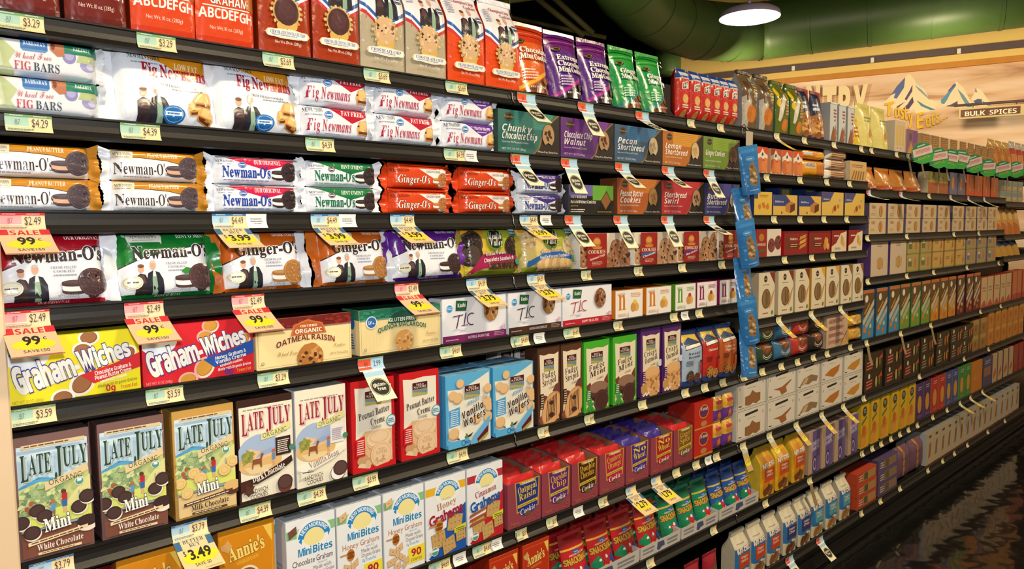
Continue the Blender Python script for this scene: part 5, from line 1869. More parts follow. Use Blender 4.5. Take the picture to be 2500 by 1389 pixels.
def btn(base, l1, l2, kind):
    def f(a):
        a.r(0, 0, 1, 1, base)
        wavy(a, 'eadcc0', .08, .95, .03, .90)
        btn_logo(a, .5, .76, .46, .16)
        a.t(l1, .5, .60, .08, '3a2418', 'q', .64, rot=8, shear=-.1)
        if l2:
            a.t(l2, .54, .51, .08, '3a2418', 'q', .66, rot=10, shear=-.1)
        a.t('COOKIES', .62, .445, .028, '6a5444', 's', .26, rot=8)
        if kind == 'stripe':
            a.blob(.30, .30, .09, '6a4038', 6, .3).blob(.20, .06, .09, '7a4a44', 6, .3).blob(.88, .42, .10, '6a4038', 6, .3)
            a.e(.62, .18, .24, .17, 'c08a54', 60).e(.62, .18, .22, .155, 'dca870', 60).e(.6, .26, .04, .03, '4a2a20').e(.6, .10, .05, .035, '4a2a20')
            for i in range(7):
                a.p([(.34 + i * .075, .02 + i * .01), (.37 + i * .075, .02 + i * .01), (.44 + i * .07, .30 + i * .012), (.41 + i * .07, .30 + i * .012)], '4a2a20')
            a.r(.08, .20, .24, .40, '3a2218').lines(.1, .2, .23, .39, 6, 'd8c4ac')
        if kind == 'mint':
            a.p([(.08, .38), (.24, .42), (.30, .32), (.12, .30)], '7a3a30').p([(.78, .42), (.92, .5), (.95, .36), (.84, .32)], '7a3a30').p([(.7, .3), (.95, .34), (.95, .1), (.7, .1)], '4a8a4c')
            a.e(.56, .24, .20, .11, '3a2220').e(.56, .28, .20, .10, '5a342c').e(.56, .33, .2, .085, '8a6450').e(.56, .335, .185, .075, '94705c')
            a.e(.66, .13, .16, .155, '3a2222', 30).e(.665, .13, .145, .14, '6a4038', 30).e(.67, .13, .135, .13, '4a2a26', 30)
            a.r(.08, .16, .24, .32, '2a7a34').lines(.1, .17, .23, .31, 5, 'd8f0d4')
            for t in (20, 80, 140, 200, 260, 320):
                a.e(.22 + .06 * math.cos(math.radians(t)), .09 + .05 * math.sin(math.radians(t)), .06, .022, '3f9a3c', t, 10)
        if kind == 'oat':
            for q in range(5):
                a.e(.55, .20 + q * .035, .19, .09, 'b0743c' if q % 2 else 'e0ac70')
            a.blob(.55, .36, .16, 'e4b47c', 12, .08, .5).blob(.25, .12, .13, 'c8945c', 12, .1, .6)
            a.chipcookie(.63, .14, .16, 'd8a468', 'b07840', 'e8c090', 8)
            for i in range(6):
                a.e(.12 + i * .05, .03 + (i % 3) * .015, .022, .014, 'f2ead8')
            a.r(.06, .22, .2, .38, base).lines(.08, .23, .19, .37, 5, 'e4d4ee')
            a.e(.93, .47, .06, .05, 'd0d8e0')
    return f


row_of(tall(btn_pb, 'c81a20', 'b8161c', '9c1216', H('F', 858, 935)), 'cookie_carton', 'red carton of peanut butter creme cookies', 'carton', 'red peanut butter creme cartons', 'F', [(858, 969), (980, 1075)], end=PANEL, behind=1, bstep=.062)
hv_ = H('F', 1085, 921)
row_of(tall(btn_vw, '5aaede', '4aa0d4', '8cc4e6', hv_), 'cookie_carton', 'sky blue carton of mini vanilla wafers', 'carton', 'blue vanilla wafer cartons', 'F', [(1089, 1200), (1206, 1304)], end=PANEL, behind=1, bstep=.06)


def btn_back(a):
    a.r(0, 0, 1, 1, 'ece8de').r(.9, 0, 1, 1, '5a3a2c')
    btn_logo(a, .5, .8, .6, .18)


row_of(lambda w: carton('cookie_carton', w, .235, .055, btn_back, 'ece8de', 'ece8de', 'd8d4c8'), 'cookie_carton', 'plain white-sided cookie carton behind the blue wafer cartons', 'carton', 'white cartons behind the wafers', 'F', [(1214, 1256), (1262, 1301)], yoff=.125, end=PANEL, uz=.23)
hs = H('F', 1312, 851)
row_of(tall(btn('54321f', 'Fudge', 'Striped', 'stripe'), '54321f', '4a2a1a', '3c2418', hs), 'cookie_carton', 'brown carton of fudge striped cookies', 'carton', 'brown fudge striped cartons', 'F', [(1314, 1367), (1371, 1421)], end=PANEL)
row_of(tall(btn('46b02a', 'Fudge', 'Mint', 'mint'), '46b02a', '3ca024', '3a9424', H('F', 1420, 838)), 'cookie_carton', 'bright green carton of fudge mint cookies', 'carton', 'green fudge mint cartons', 'F', [(1426, 1488), (1494, 1558)], end=PANEL, behind=1, bstep=.06)
row_of(tall(btn('54246e', 'Crispy', 'Oatmeal', 'oat'), '54246e', '4a1f62', '40205a', H('F', 1559, 806)), 'cookie_carton', 'purple carton of crispy oatmeal cookies', 'carton', 'purple crispy oatmeal cartons', 'F', [(1564, 1612), (1616, 1664)], end=PANEL)


def ccmall(base, words, ck):
    def f(a):
        a.r(0, 0, 1, 1, base).r(0, 0, 1, .10, '1f3c7c').r(0, .80, 1, 1, '1f3c6c').p([(.1, .84), (.5, .92), (.9, .82), (.9, .96), (.1, .98)], 'd8b83c')
        a.p([(.08, .70), (.92, .74), (.9, .82), (.1, .79)], '1c1c20').p([(.1, .715), (.9, .75), (.88, .8), (.12, .775)], 'e8e4d8')
        for i, s in enumerate(words):
            a.t(s, .5, .60 - i * .07, .05, '26323e' if base[0] in 'ab' else 'f6ece0', 'r', .6)
        a.lines(.1, .38, .45, .5, 4, mixc(base, '2a2a2a', .5))
        a.chipcookie(.3, .18, .12, ck, '4a2a1c', mixc(ck, 'ffffff', .25), 7).chipcookie(.62, .14, .10, ck, '4a2a1c', mixc(ck, 'ffffff', .25), 6)
        a.r(.72, .2, .82, .42, 'c03038' if base[0] in 'ab' else base).blob(.77, .45, .035, '3a2a28', 8, .2)
    return f


for base, words, ck, sp, ds in (('a8bcd4', ('Sweet', 'Brownie'), '5a3a2c', (1668, 1716), 'pale blue'), ('c02c20', ('Oatmeal',), 'b8803c', (1719, 1757), 'red'), ('c8622a', ('Ginger', 'Spice'), 'b87838', (1759, 1800), 'orange')):
    row_of(lambda w: gusset('cookie_bag', w, .19, .075, ccmall(base, words, ck), base, 131, .0015, .7, True, mixc(base, '1f3c6c', .5), 'matte_film', .5, True, '1f3c7c'), 'cookie_bag', ds + ' and navy bag of small cookies, navy folded top', 'bag', 'navy topped cookie bags', 'F', [sp])

# ---- seventh shelf
def annie(base):
    def f(a):
        a.r(0, 0, 1, 1, base).r(.04, .03, .96, .95, mixc(base, 'ffe060', .45)).r(.048, .036, .952, .945, base)
        a.p([(.80, .95), (.96, .95), (.96, .78), (.90, .84)], 'f0cc5c')
        a.t("Annie's", .50, .72, .13, 'f4dc7c', 'r', .66, rot=8, bold=True, out=mixc(base, '7a3a00', .6))
        a.t('HOMEGROWN', .5, .655, .035, mixc(base, 'ffe060', .5), 'b', .4, rot=6)
        a.e(.48, .50, .12, .12, 'e8e2c8').e(.48, .50, .10, .10, mixc(base, '5a3a10', .6)).p([(.34, .42), (.48, .38), (.62, .44), (.62, .40), (.48, .34), (.34, .38)], 'b02a24').e(.48, .49, .05, .07, 'b8b4a4')
        a.t('Bee Sweet!', .80, .46, .045, mixc(base, 'ffffff', .6), 'i', .22).t('Gluten Free', .2, .4, .04, mixc(base, 'ffffff', .6), 'i', .2)
        a.blob(.14, .84, .06, 'd8a868', 9, .4)
        for x, y in ((.5, .2), (.3, .1), (.72, .12)):
            a.blob(x, y, .12, 'd8a860', 11, .3).blob(x, y, .09, '8a5428', 11, .3)
    return f


def nm_mini(l2, c2, dip, band, flaps):
    def f(a):
        a.r(0, 0, 1, 1, 'eef1f5').r(0, .80, 1, .90, band).r(.2, .80, .7, .90, mixc(band, 'ffffff', .4))
        a.e(.56, .80, .20, .17, 'f4f6f4').e(.56, .78, .13, .10, 'f4e8a0').ring(.56, .745, .125, .195, '2a8cd0', 12, 168).p([(.24, .76), (.32, .80), (.30, .72)], '2a8cd0').p([(.84, .78), (.90, .80), (.86, .73)], '2a8cd0')
        a.t('NEW MORNING', .56, .885, .045, 'f4f8fc', 'b', .55, arc=.15)
        a.t('Mini', .22, .59, .085, '1f86c0', 'b', .28, al='l').t('Bites', .52, .59, .085, '1f86c0', 'b', .42, al='l')
        a.t(l2, .52, .49, .065, c2, 's', .84)
        a.t('SNACKS', .72, .455, .02, '8ab0cc', 's', .2)
        a.t('Made with', .52, .40, .045, '9a8a84', 's', .38, al='l').t('Organic Grains', .52, .345, .045, '9a8a84', 's', .44, al='l').t('0g Trans Fat', .54, .29, .035, '6aa8d0', 's', .32, al='l')
        a.p([(.58, .12), (1, .18), (1, .27), (.62, .22)], 'f4e43c')
        a.r(.58, .06, 1, .26, 'f2e23c').t('90', .78, .14, .09, 'b01c3c', 'i', .26, bold=True).t('Calories', .78, .08, .04, '8a7a2c', 'i', .28)
        if dip:
            a.e(.28, .42, .05, .07, 'c07a2c').r(.05, .43, .22, .45, 'c89460').e(.28, .44, .045, .02, '8a4a1c').e(.28, .40, .045, .02, '8a4a1c').p([(.27, .36), (.29, .36), (.285, .27)], 'd8923c')
        cc = 'e0bc8c' if dip else '7a4c40'
        for x, y, r in ((.2, .28, -10), (.36, .30, 15), (.28, .2, 30), (.14, .16, 5), (.42, .18, -20), (.3, .09, 10), (.5, .1, 25), (.12, .88, 12)):
            q = math.radians(r)
            P = [(-.09, -.035), (.09, -.035), (.09, .035), (-.09, .035)]
            a.p([(x + (px * math.cos(q) - py * math.sin(q)) * .9, y + (px * math.sin(q) + py * math.cos(q)) * 1.2) for px, py in P], mixc(cc, '000000', .2))
            a.p([(x + (px * math.cos(q) - py * math.sin(q)) * .82, y + .004 + (px * math.sin(q) + py * math.cos(q)) * 1.1) for px, py in P], cc)
            a.e(x, y, .006, .006, '5a3a28')
    return f


def grahams(l1, c1, c2, band, burst):
    def f(a):
        a.r(0, 0, 1, 1, 'eef1f5').r(0, .80, 1, .90, band).r(.25, .80, .75, .90, mixc(band, 'ffffff', .3))
        a.p([(.05, .02), (.3, .12), (.2, .3), (.5, .35), (.55, .55), (.75, .50), (1, .60), (1, 0), (.1, 0)], burst)
        a.e(.54, .81, .20, .16, 'f4f6f4').e(.54, .79, .13, .09, 'f4e8a0').ring(.54, .755, .125, .19, '2a8cd0', 12, 168)
        a.t('NEW MORNING', .54, .893, .042, 'f4f8fc', 'b', .55, arc=.15)
        a.t('ORGANIC', .5, .71, .022, '7ab0d8', 's', .24)
        a.t(l1, .52, .61, .085, c1, 'r', .50 if len(l1) < 7 else .6, rot=8)
        for x, y, s, q in ((.72, .38, .30, -12), (.3, .22, .28, 8), (.55, .12, .26, 12), (.85, .2, .2, 5)):
            r = math.radians(q)
            P = [(-1, -.8), (1, -.8), (1, .8), (-1, .8)]
            for g, col in ((1.0, '9c7a44'), (.94, 'c8a468')):
                a.p([(x + (px * math.cos(r) - py * math.sin(r)) * s * .62 * g, y + (px * math.sin(r) + py * math.cos(r)) * s * .46 * g) for px, py in P], col)
            for i in range(3):
                for j in range(3):
                    a.e(x + (i - 1) * s * .34, y + (j - 1) * s * .24, .007, .007, '7a5a30')
        a.t('Grahams', .50, .46, .13, c2, 's', .86, rot=10, bold=True)
        if 'Honey' in l1:
            a.e(.30, .40, .06, .08, 'c8842c').e(.30, .42, .055, .02, '8a4a1c').e(.3, .37, .055, .02, '8a4a1c').p([(.28, .33), (.32, .33), (.3, .2)], 'd8983c').r(.06, .415, .24, .435, 'c89460')
        else:
            for q in range(3):
                a.p([(.04, .36 - q * .06), (.5, .42 - q * .07), (.5, .45 - q * .07), (.04, .40 - q * .06)], 'a85a30')
        a.p([(.68, .24), (.98, .28), (.98, .34), (.68, .31)], 'd8d83c').lines(.72, .26, .94, .31, 2, '6a7a2c')
        a.e(.18, .10, .055, .055, 'f0f4ee').e(.18, .10, .048, .048, '5a9c8c').r(.08, .10, .28, .125, 'e8f2ee')
    return f


hm = H('G', 1139, 1149)
ha = H('G', 681, 1259)
gr_side = 'e2e6ea'
row_of(tall(annie('d88a14'), 'd88a14', 'c87c30', 'b87c2c', ha, .06), 'snack_carton', 'golden orange carton of bunny grahams with yellow lettering', 'carton', 'golden orange graham cartons', 'G', [(283, 445), (515, 682)], end=PANEL, uz=ha)
row_of(tall(annie('b02030'), 'b02030', 'a01c2c', '8a1c24', ha - .012, .06), 'snack_carton', 'dark red carton with yellow lettering at the bottom edge', 'carton', None, 'G', [(172, 275)], uz=ha)
row_of(tall(nm_mini('Chocolate Graham', '5a4644', False, '8cc48c', 0), 'eef1f5', gr_side, 'c4ccd2', hm), 'snack_carton', 'white and green carton of chocolate graham mini bites', 'carton', 'white mini graham cartons', 'G', [(697, 817)], behind=1, bstep=.065, uz=hm)
row_of(tall(nm_mini('Honey Graham', 'c08468', True, '8cc48c', 0), 'eef1f5', gr_side, 'c4ccd2', hm), 'snack_carton', 'white and green carton of honey graham mini bites', 'carton', 'white mini graham cartons', 'G', [(821, 930), (935, 1034)], end=PANEL, behind=1, bstep=.065, uz=hm)
row_of(tall(grahams('Honey', 'b88450', 'a82038', 'e8b82c', '1f5ab0'), 'eef1f5', gr_side, 'c4ccd2', hm), 'snack_carton', 'white yellow and blue carton of honey graham crackers', 'carton', 'white graham cracker cartons', 'G', [(1038, 1136)], uz=hm, behind=1, bstep=.065)
row_of(tall(grahams('Cinnamon', 'a8343c', '1f5aa8', 'b83440', 'c8202c'), 'eef1f5', gr_side, 'c4ccd2', hm), 'snack_carton', 'white and red carton of cinnamon graham crackers', 'carton', 'white graham cracker cartons', 'G', [(1140, 1227)], uz=hm, behind=1, bstep=.065)


# display trays of single wrapped cookies
def traybox(name, w, h, d, hf, card, badge, inner='8a6a50', mat='card'):
    """Open-topped display tray: tall sides that slope down to a low front."""
    mb = MB()
    th = .0015
    mb.box(0, 0, 0, w, d, th, inner)
    mb.box(0, d - th, 0, w, d, h, inner)
    for x in (0, w - th):
        prof = [(0, 0), (d, 0), (d, h), (.35 * d, h), (0, hf)]
        V = [(x, y, z) for y, z in prof] + [(x + th, y, z) for y, z in prof]
        n = len(prof)
        F = [(i, n + i, n + (i + 1) % n, (i + 1) % n) for i in range(n)] + [tuple(range(n)), tuple(range(2 * n - 1, n - 1, -1))]
        mb.add(V, F, np.array([hexc(inner if x else card)] * len(F)))
    root = mb.build(name, mat)
    f = MB()
    f.box(0, -.0005, 0, w, .001, hf, card)
    a = Art(w, hf)
    badge(a)
    f.art(a, lambda x, y, l: np.column_stack([x, -l - .0008, y]))
    f.build('front_panel', mat, root)
    return root


def nana(name, l1, l2, bc, win, word='Cookie'):
    def f(a):
        a.r(0, 0, 1, 1, '94404e')
        a.p([(.30, 1), (.92, 1), (.90, .5), (.80, .24), (.62, .16), (.44, .24), (.32, .5)], '7a5c34')
        a.p([(.22, 1), (.97, 1), (.93, .34), (.27, .30)], 'c8a030').p([(.25, .98), (.94, .98), (.90, .36), (.30, .33)], bc)
        a.p([(.34, 1), (.86, 1), (.84, .92), (.38, .92)], 'c8a030').t("Nana's", .62, .925, .06, 'f4f0f4', 'r', .36, rot=5)
        a.t(l1, .60, .75, .15, win, 'r', .58, rot=6, out='2a1a10').t(l2, .60, .59, .15, win, 'r', .52, rot=6, out='2a1a10')
        a.p([(.30, .48), (.90, .53), (.90, .46), (.30, .41)], 'd8b83c').lines(.34, .43, .86, .46, 1, '4a3a10', .02, .08)
        a.e(.6, .32, .26, .10, bc, 6).t(word, .60, .27, .12, 'f4f0f4', 'q', .46, rot=6)
        a.e(.60, .24, .10, .05, '6a5030')
        a.t('Nanas', .22, .06, .08, 'b8743c', 's', .24).lines(.4, .05, .8, .09, 1, 'a85a50')
        a.ring(.88, .16, .045, .055, 'b0643c')
    return f


def wrapc(col, lab):
    def f(a):
        a.r(0, 0, 1, 1, col).r(.15, .1, .85, .6, lab).r(.2, .62, .8, .72, 'e0c050')
    return f


RIDGE = {}


def cookiepack(col, lab, w):
    return flowpack('wrapped_cookie', w, .139, .024, wrapc(col, lab), col, (col, col), 171, (8, 9), .006, .007, False, (6, 6), 'film')


trays = [('Oatmeal', 'Raisin', '25348a', 'e8c84c', 'c81f24', (1240, 1322)), ('Chocolate', 'Chip', '5a2a78', 'e8a85c', 'c81f24', (1324, 1394)), ('Double', 'Chocolate', '42260e', 'e0b040', 'c81f24', (1397, 1461)), ('Cranberry', 'Orange', 'b81f4c', 'f0b040', 'c81f24', (1464, 1526)), ('No', 'Wheat', '4a2a94', 'e8d04c', '3a2a94', (1528, 1585)), ('No', 'Wheat', 'b0202c', 'e8d04c', '3a2a94', (1589, 1643)), ('Ginger', 'Spice', '7a5a20', 'e0a84c', 'c81f24', (1645, 1692))]
tcolor = ['navy', 'purple', 'brown', 'magenta', 'violet', 'scarlet', 'olive']
for i, (l1, l2, bc, win, wc, sp) in enumerate(trays):
    zz = ROW['G']
    xa, xb = xat(sp[0], zz), xat(sp[1], zz)
    w = xb - xa - .002
    t = traybox('display_tray', w, .152, .345, .133, '94404e', nana('', l1, l2, bc, win))
    t.location = (xa, .002, zz + .0006)
    tag(t, 'mauve card tray of wrapped cookies with a %s badge' % tcolor[i], 'tray', 'mauve cookie trays')
    c0 = cookiepack(wc, bc, w * .9)
    for k in range(8):
        c = c0 if k == 0 else dup(c0)
        c.location = (xa + w * .05, .008 + .040 * k, zz + .003 + (.004 if k == 0 else .008 + .005 * ((k * 3 + i) % 3)))
        c.rotation_euler = (-.10 - .05 * ((k * 7 + i) % 3), 0, .06 * ((k * 5 + i) % 3 - 1))
        tag(c, '%s wrapped cookie, %s in the %s badged tray' % ('violet' if wc[0] == '3' else 'red', ORD[k] + ' from the front', tcolor[i]), 'cookie', 'wrapped cookies in the mauve trays')


def redbox(a):
    a.r(0, 0, 1, 1, 'c02a1c').e(.5, .62, .30, .25, 'd8a83c').e(.5, .62, .27, .22, '6a2a5a').t('Nana', .5, .66, .14, 'f4ecd8', 'q', .4).e(.5, .18, .2, .1, 'b8844c').r(0, 0, 1, .06, 'd88a2c')


row_of(lambda w: carton('snack_carton', w, .105, .12, redbox, 'c02a1c', 'a82416', 'b02618'), 'snack_carton', 'orange-red cookie bar carton beside the mauve trays', 'carton', 'orange-red bar cartons', 'G', [(1695, 1740)], layers=2)
row_of(lambda w: carton('snack_carton', w, .105, .12, redbox, 'c02a1c', 'a82416', 'b02618'), 'snack_carton', 'orange-red cookie bar carton standing behind the last tray', 'carton', 'orange-red cartons behind the trays', 'G', [(1648, 1690), (1603, 1645)], yoff=.31, end='the blue hanging bags', layers=2)


def purpbag(a):
    a.r(0, 0, 1, 1, '6a3a94').r(0, .5, 1, 1, 'd8a83c').e(.5, .8, .2, .12, 'c04a3c').e(.5, .62, .2, .10, 'c8843c').p([(.3, .1), (.7, .2), (.6, .45), (.35, .35)], 'd8702c').r(.1, .04, .9, .1, 'e8d070')


row_of(lambda w: flowpack('cookie_bag', w, .105, .03, purpbag, '6a3a94', ('d8a83c', 'd8a83c'), 175, (6, 6), .004, .002, False, (6, 8)), 'cookie_bag', 'purple and gold cookie bag beside the white wafer cartons', 'bag', 'purple and gold cookie bags', 'G', [(1743, 1766), (1769, 1792)], layers=2, end=PANEL)

# ---- eighth shelf (bottom of the frame)
hq = H('H', 1346, 1306)
row_of(tall(annie('c03414'), 'c03414', 'a82c10', '9a3418', hq, .08), 'snack_carton', 'orange-red carton of bunny grahams with yellow lettering', 'carton', 'orange-red graham cartons', 'H', [(1195, 1266), (1270, 1346)], end=PANEL, behind=1, bstep=.085, uz=hq)


def snak(base, band):
    def f(a):
        a.r(0, 0, 1, 1, base).r(0, .72, 1, .76, 'd8b84c').r(0, .78, 1, 1, mixc(base, '000000', .12))
        a.e(.5, .66, .11, .045, '2a5ab0').lines(.42, .645, .58, .675, 1, 'e0e8f4')
        a.t('SNACKIMALS', .5, .44, .13, 'd8a83c', 'b', .92, rot=4, bold=True, out='3a2a14')
        a.t('CHOCOLATE CHIP', .5, .60, .035, 'f0dcc8', 'b', .6, rot=4)
        a.blob(.2, .22, .13, '1c8a5c', 12, .3).blob(.5, .22, .12, 'c02a34', 12, .3).blob(.78, .2, .13, '2a4aa0', 12, .3)
        a.blob(.35, .08, .07, 'c8943c', 9, .4).blob(.65, .09, .07, 'd8a850', 9, .4).blob(.5, .3, .04, 'f0e8e0', 8, .3).blob(.25, .26, .03, 'f0f0e8', 8, .3)
    return f


def snakrow(base, n0, desc, spans, seed):
    row_of(lambda w: pouch('snack_pouch', w * 1.12, .15, .06, snak(base, None), base, seed, .0045, None, 'film', True, base), 'snack_pouch', desc, 'pouch', desc.split(' pouch')[0] + ' pouches', 'H', spans, lean=.22, yoff=.02, behind=2, bstep=.065, end=PANEL)


snakrow('c01c24', 0, 'red pouch of animal cookies', [(1398, 1448), (1460, 1510), (1520, 1566), (1578, 1620)], 181)
snakrow('12845c', 0, 'green pouch of animal cookies', [(1634, 1668), (1676, 1710), (1718, 1748)], 182)
snakrow('1c52a8', 0, 'blue pouch of animal cookies', [(1756, 1784), (1790, 1816), (1822, 1846)], 183)


def traylabel(a):
    a.r(0, 0, 1, 1, 'c8c4c0')
    a.p([(.40, .25), (.46, .1), (.52, .3), (.60, .35), (.58, .8), (.42, .85)], '4a5478').lines(.06, .2, .34, .85, 2, '8a8890').lines(.66, .2, .94, .85, 2, '8a8890')


for i, sp in enumerate(((1394, 1560), (1563, 1660), (1663, 1752), (1755, 1851))):
    zz = ROW['H']
    xa, xb = xat(sp[0], zz), xat(sp[1], zz)
    t = traybox('pouch_tray', xb - xa, .05, .26, .042, 'd0ccc8', traylabel, 'c4c0bc')
    t.location = (xa, .0, zz + .0006)
    tag(t, 'low white card tray under animal cookie pouches, %s of four from the wooden panel' % ORD[i], 'tray', 'low white pouch trays')
# ------------------------------------------------------------------ bays further down the aisle
BLUEB = 'the blue bags'
GS = 'the green round signs'


def far(kind, name, label, cat, group, row, spans, h, d, art, body, side=None, top=None, layers=1, behind=0, lean=0.0, end=BLUEB, bstep=.08, mat=None, yoff=0.0, parts=False, seed=3, amp=.0015, tt=.68):
    def mk(w):
        hh = h(row) if callable(h) else h
        if kind == 'carton':
            return carton(name, w, hh, d, art, body, side, top, parts=parts)
        if kind == 'gusset':
            return gusset(name, w, hh, d, art, body, seed, amp, tt, True, side, mat or 'film', .5, True, top)
        if kind == 'pouch':
            return pouch(name, w, hh, d, art, body, seed, amp, side, mat or 'film', True, top)
        return flowpack(name, w, hh, d, art, body, (side or body, side or body), seed, (7, 5), .006, amp, False, (6, 5), mat or 'film')
    return row_of(mk, name, label, cat, group, row, spans, layers, lean, None, 0.0, yoff, behind, bstep, .8, end)


def hgt(u, v):
    return lambda row: H(row, u, v)


# third bay, top shelf
far('gusset', 'cookie_bag', 'brown and silver cookie bag with orange oval', 'bag', 'brown oval cookie bags', 'A', [(1815, 1850), (1854, 1892)], hgt(1815, 174), .08,
    lambda a: (a.r(0, 0, 1, 1, '6a5238'), a.p([(0, 0), (.3, 0), (.5, .5), (.2, .6), (0, .55)], 'b0aca4'), a.p([(.1, .1), (.5, .3), (.35, .62), (.05, .4)], 'c8bca8'), a.e(.5, .27, .15, .17, 'c8741c'), a.r(.6, .55, .95, .85, '7a6038'), [a.r(.64, .58 + .055 * i, .92, .61 + .055 * i, 'c8b070') for i in range(5)], a.r(.62, .86, .92, .94, '8c9cac'), a.r(.15, .5, .4, .85, '5a4028')), '5a4630', '8a8c90', '4a3a28', amp=.004)
far('gusset', 'cookie_bag', 'green and yellow cookie bag with white bird', 'bag', 'green bird cookie bags', 'A', [(1896, 1926), (1930, 1962)], hgt(1896, 200), .08,
    lambda a: (a.r(0, 0, 1, 1, '5c6a1e'), a.e(.14, .82, .06, .10, 'e8c020'), a.e(.14, .6, .05, .09, 'e8c020'), a.e(.86, .75, .05, .10, 'd8a81c'), a.p([(.1, .25), (.25, .22), (.55, .5), (.66, .8), (.5, .78), (.15, .5)], 'd8d4c4'), a.blob(.58, .85, .06, 'c8642c', 8, .3), a.e(.62, .16, .13, .13, 'c8741c'), a.r(.62, .35, .9, .7, '7a6430'), [a.r(.66, .38 + .06 * i, .86, .41 + .06 * i, 'b89c5c') for i in range(5)]), '5c6a1e', '3c6a4a', '4a5a1c', amp=.004)
far('pouch', 'cookie_pouch', 'navy pouch with clear window of golden cookies', 'pouch', 'navy windowed pouches', 'A', [(1966, 1992), (1996, 2022)], hgt(1966, 216), .08,
    lambda a: (a.r(0, 0, 1, 1, '1c2448'), a.p([(0, .05), (1, .05), (1, .5), (.5, .58), (0, .5)], 'a86a34'), [a.blob(a.rng.random(), a.rng.uniform(.1, .48), .07, a.rng.choice(('c8904c', '8a4e26', 'd8a860')), 7, .4) for i in range(12)], a.r(.1, .62, .5, .68, 'c8ccd8'), a.r(.1, .72, .4, .76, 'c8ccd8'), a.p([(.55, 1), (1, 1), (1, .85), (.7, .8)], '9c2230')), '1c2448', None, '8c2230', amp=.004)
far('carton', 'cracker_canister', 'white tall pack with red lettering and brown twigs', 'pack', 'white tall packs', 'A', [(2026, 2043), (2046, 2064), (2067, 2086)], hgt(2026, 248), .06,
    lambda a: (a.r(0, 0, 1, 1, 'c4c8c8'), a.lines(.5, .6, .9, .85, 3, 'a8505c'), a.e(.7, .55, .03, .03, 'b03040'), a.p([(.1, 0), (.5, .4), (.9, .1), (.8, 0)], '8a5434'), a.p([(.6, .05), (.75, .45), (.95, .2)], 'a86c44'), a.r(0, .96, 1, 1, 'dce0e0')), 'c4c8c8', 'b0b6b8', 'd0d4d4')
far('pouch', 'cookie_pouch', 'small yellow pouch beside the white tall packs', 'pouch', None, 'A', [(2089, 2106)], hgt(2089, 292), .06, lambda a: (a.r(0, 0, 1, 1, 'd8b41c'), a.lines(.2, .3, .8, .8, 3, 'a84c2c')), 'd8b41c')
far('pouch', 'cookie_bag', 'pale yellow-green peaked cookie bag', 'bag', 'yellow-green peaked bags', 'A', [(2109, 2144), (2148, 2180)], hgt(2109, 252), .09,
    lambda a: (a.r(0, 0, 1, 1, 'ccc060'), a.blob(.6, .3, .16, 'b87830', 9, .3), a.blob(.66, .2, .10, 'd89a48', 8, .3), a.lines(.2, .6, .8, .75, 2, '7a7a34'), a.r(0, 0, .3, 1, 'd8cc78')), 'ccc060', None, 'd4ca70', amp=.004, mat='matte_film')
far('carton', 'cookie_carton', 'cream and yellow striped tall carton', 'carton', 'cream striped cartons', 'A', [(2184, 2210)], hgt(2184, 292), .07,
    lambda a: (a.r(0, 0, 1, 1, 'd4c0a0'), a.r(.15, .2, .35, .85, 'd8b45c'), a.r(.45, .2, .62, .85, 'd8b45c'), a.r(.72, .2, .88, .85, 'd8b45c'), a.e(.3, .12, .03, .03, 'a84c3c'), a.e(.6, .12, .03, .03, 'a84c3c')), 'd4c0a0', 'c4bcb0')
far('carton', 'cookie_carton', 'purple carton standing behind the first green round sign', 'carton', None, 'A', [(2213, 2240)], hgt(2213, 314), .07,
    lambda a: (a.r(0, 0, 1, 1, '8a5a78'), a.e(.35, .7, .14, .16, '5a4a5a'), a.p([(.1, 0), (.4, .5), (.8, 0)], 'c8904c'), a.r(.6, .5, 1, 1, '7a4a8c')), '8a5a78', 'c8b4a8')
far('carton', 'tan_carton', 'tan and brown carton behind the green round signs', 'carton', 'tan cartons behind the signs', 'A', [(2246, 2270), (2272, 2294), (2296, 2316), (2318, 2338), (2341, 2359), (2361, 2377), (2380, 2394), (2396, 2409), (2411, 2424)], hgt(2246, 323), .12,
    lambda a: (a.r(0, 0, 1, 1, 'b08850'), a.r(0, .5, 1, .95, 'a06c38'), a.lines(.1, .55, .9, .9, 4, 'c8a468'), a.blob(.5, .25, .16, 'b86a34', 8, .3), a.r(0, .96, 1, 1, 'd4c4a8')), 'b08850', 'b89c70', 'c8b48c', end='the purple carton')
far('pouch', 'snack_bag', 'orange snack bag on the far top shelf', 'bag', 'far orange snack bags', 'A', [(2428, 2444), (2446, 2461), (2463, 2477)], .19, .09, lambda a: (a.r(0, 0, 1, 1, 'b87028'), a.blob(.5, .4, .2, 'd09048', 9, .3), a.r(0, .8, 1, 1, 'c8a040')), 'b87028', None, 'c8a040', end='the tan cartons')
far('pouch', 'snack_bag', 'red snack bag on the far top shelf', 'bag', 'far red snack bags', 'A', [(2479, 2492), (2494, 2508), (2510, 2522)], .21, .09, lambda a: (a.r(0, 0, 1, 1, 'b84030'), a.r(.1, .3, .9, .6, 'd89048'), a.r(0, .8, 1, 1, 'c8c4b8')), 'b84030', None, 'b8b4a8', end='the tan cartons')

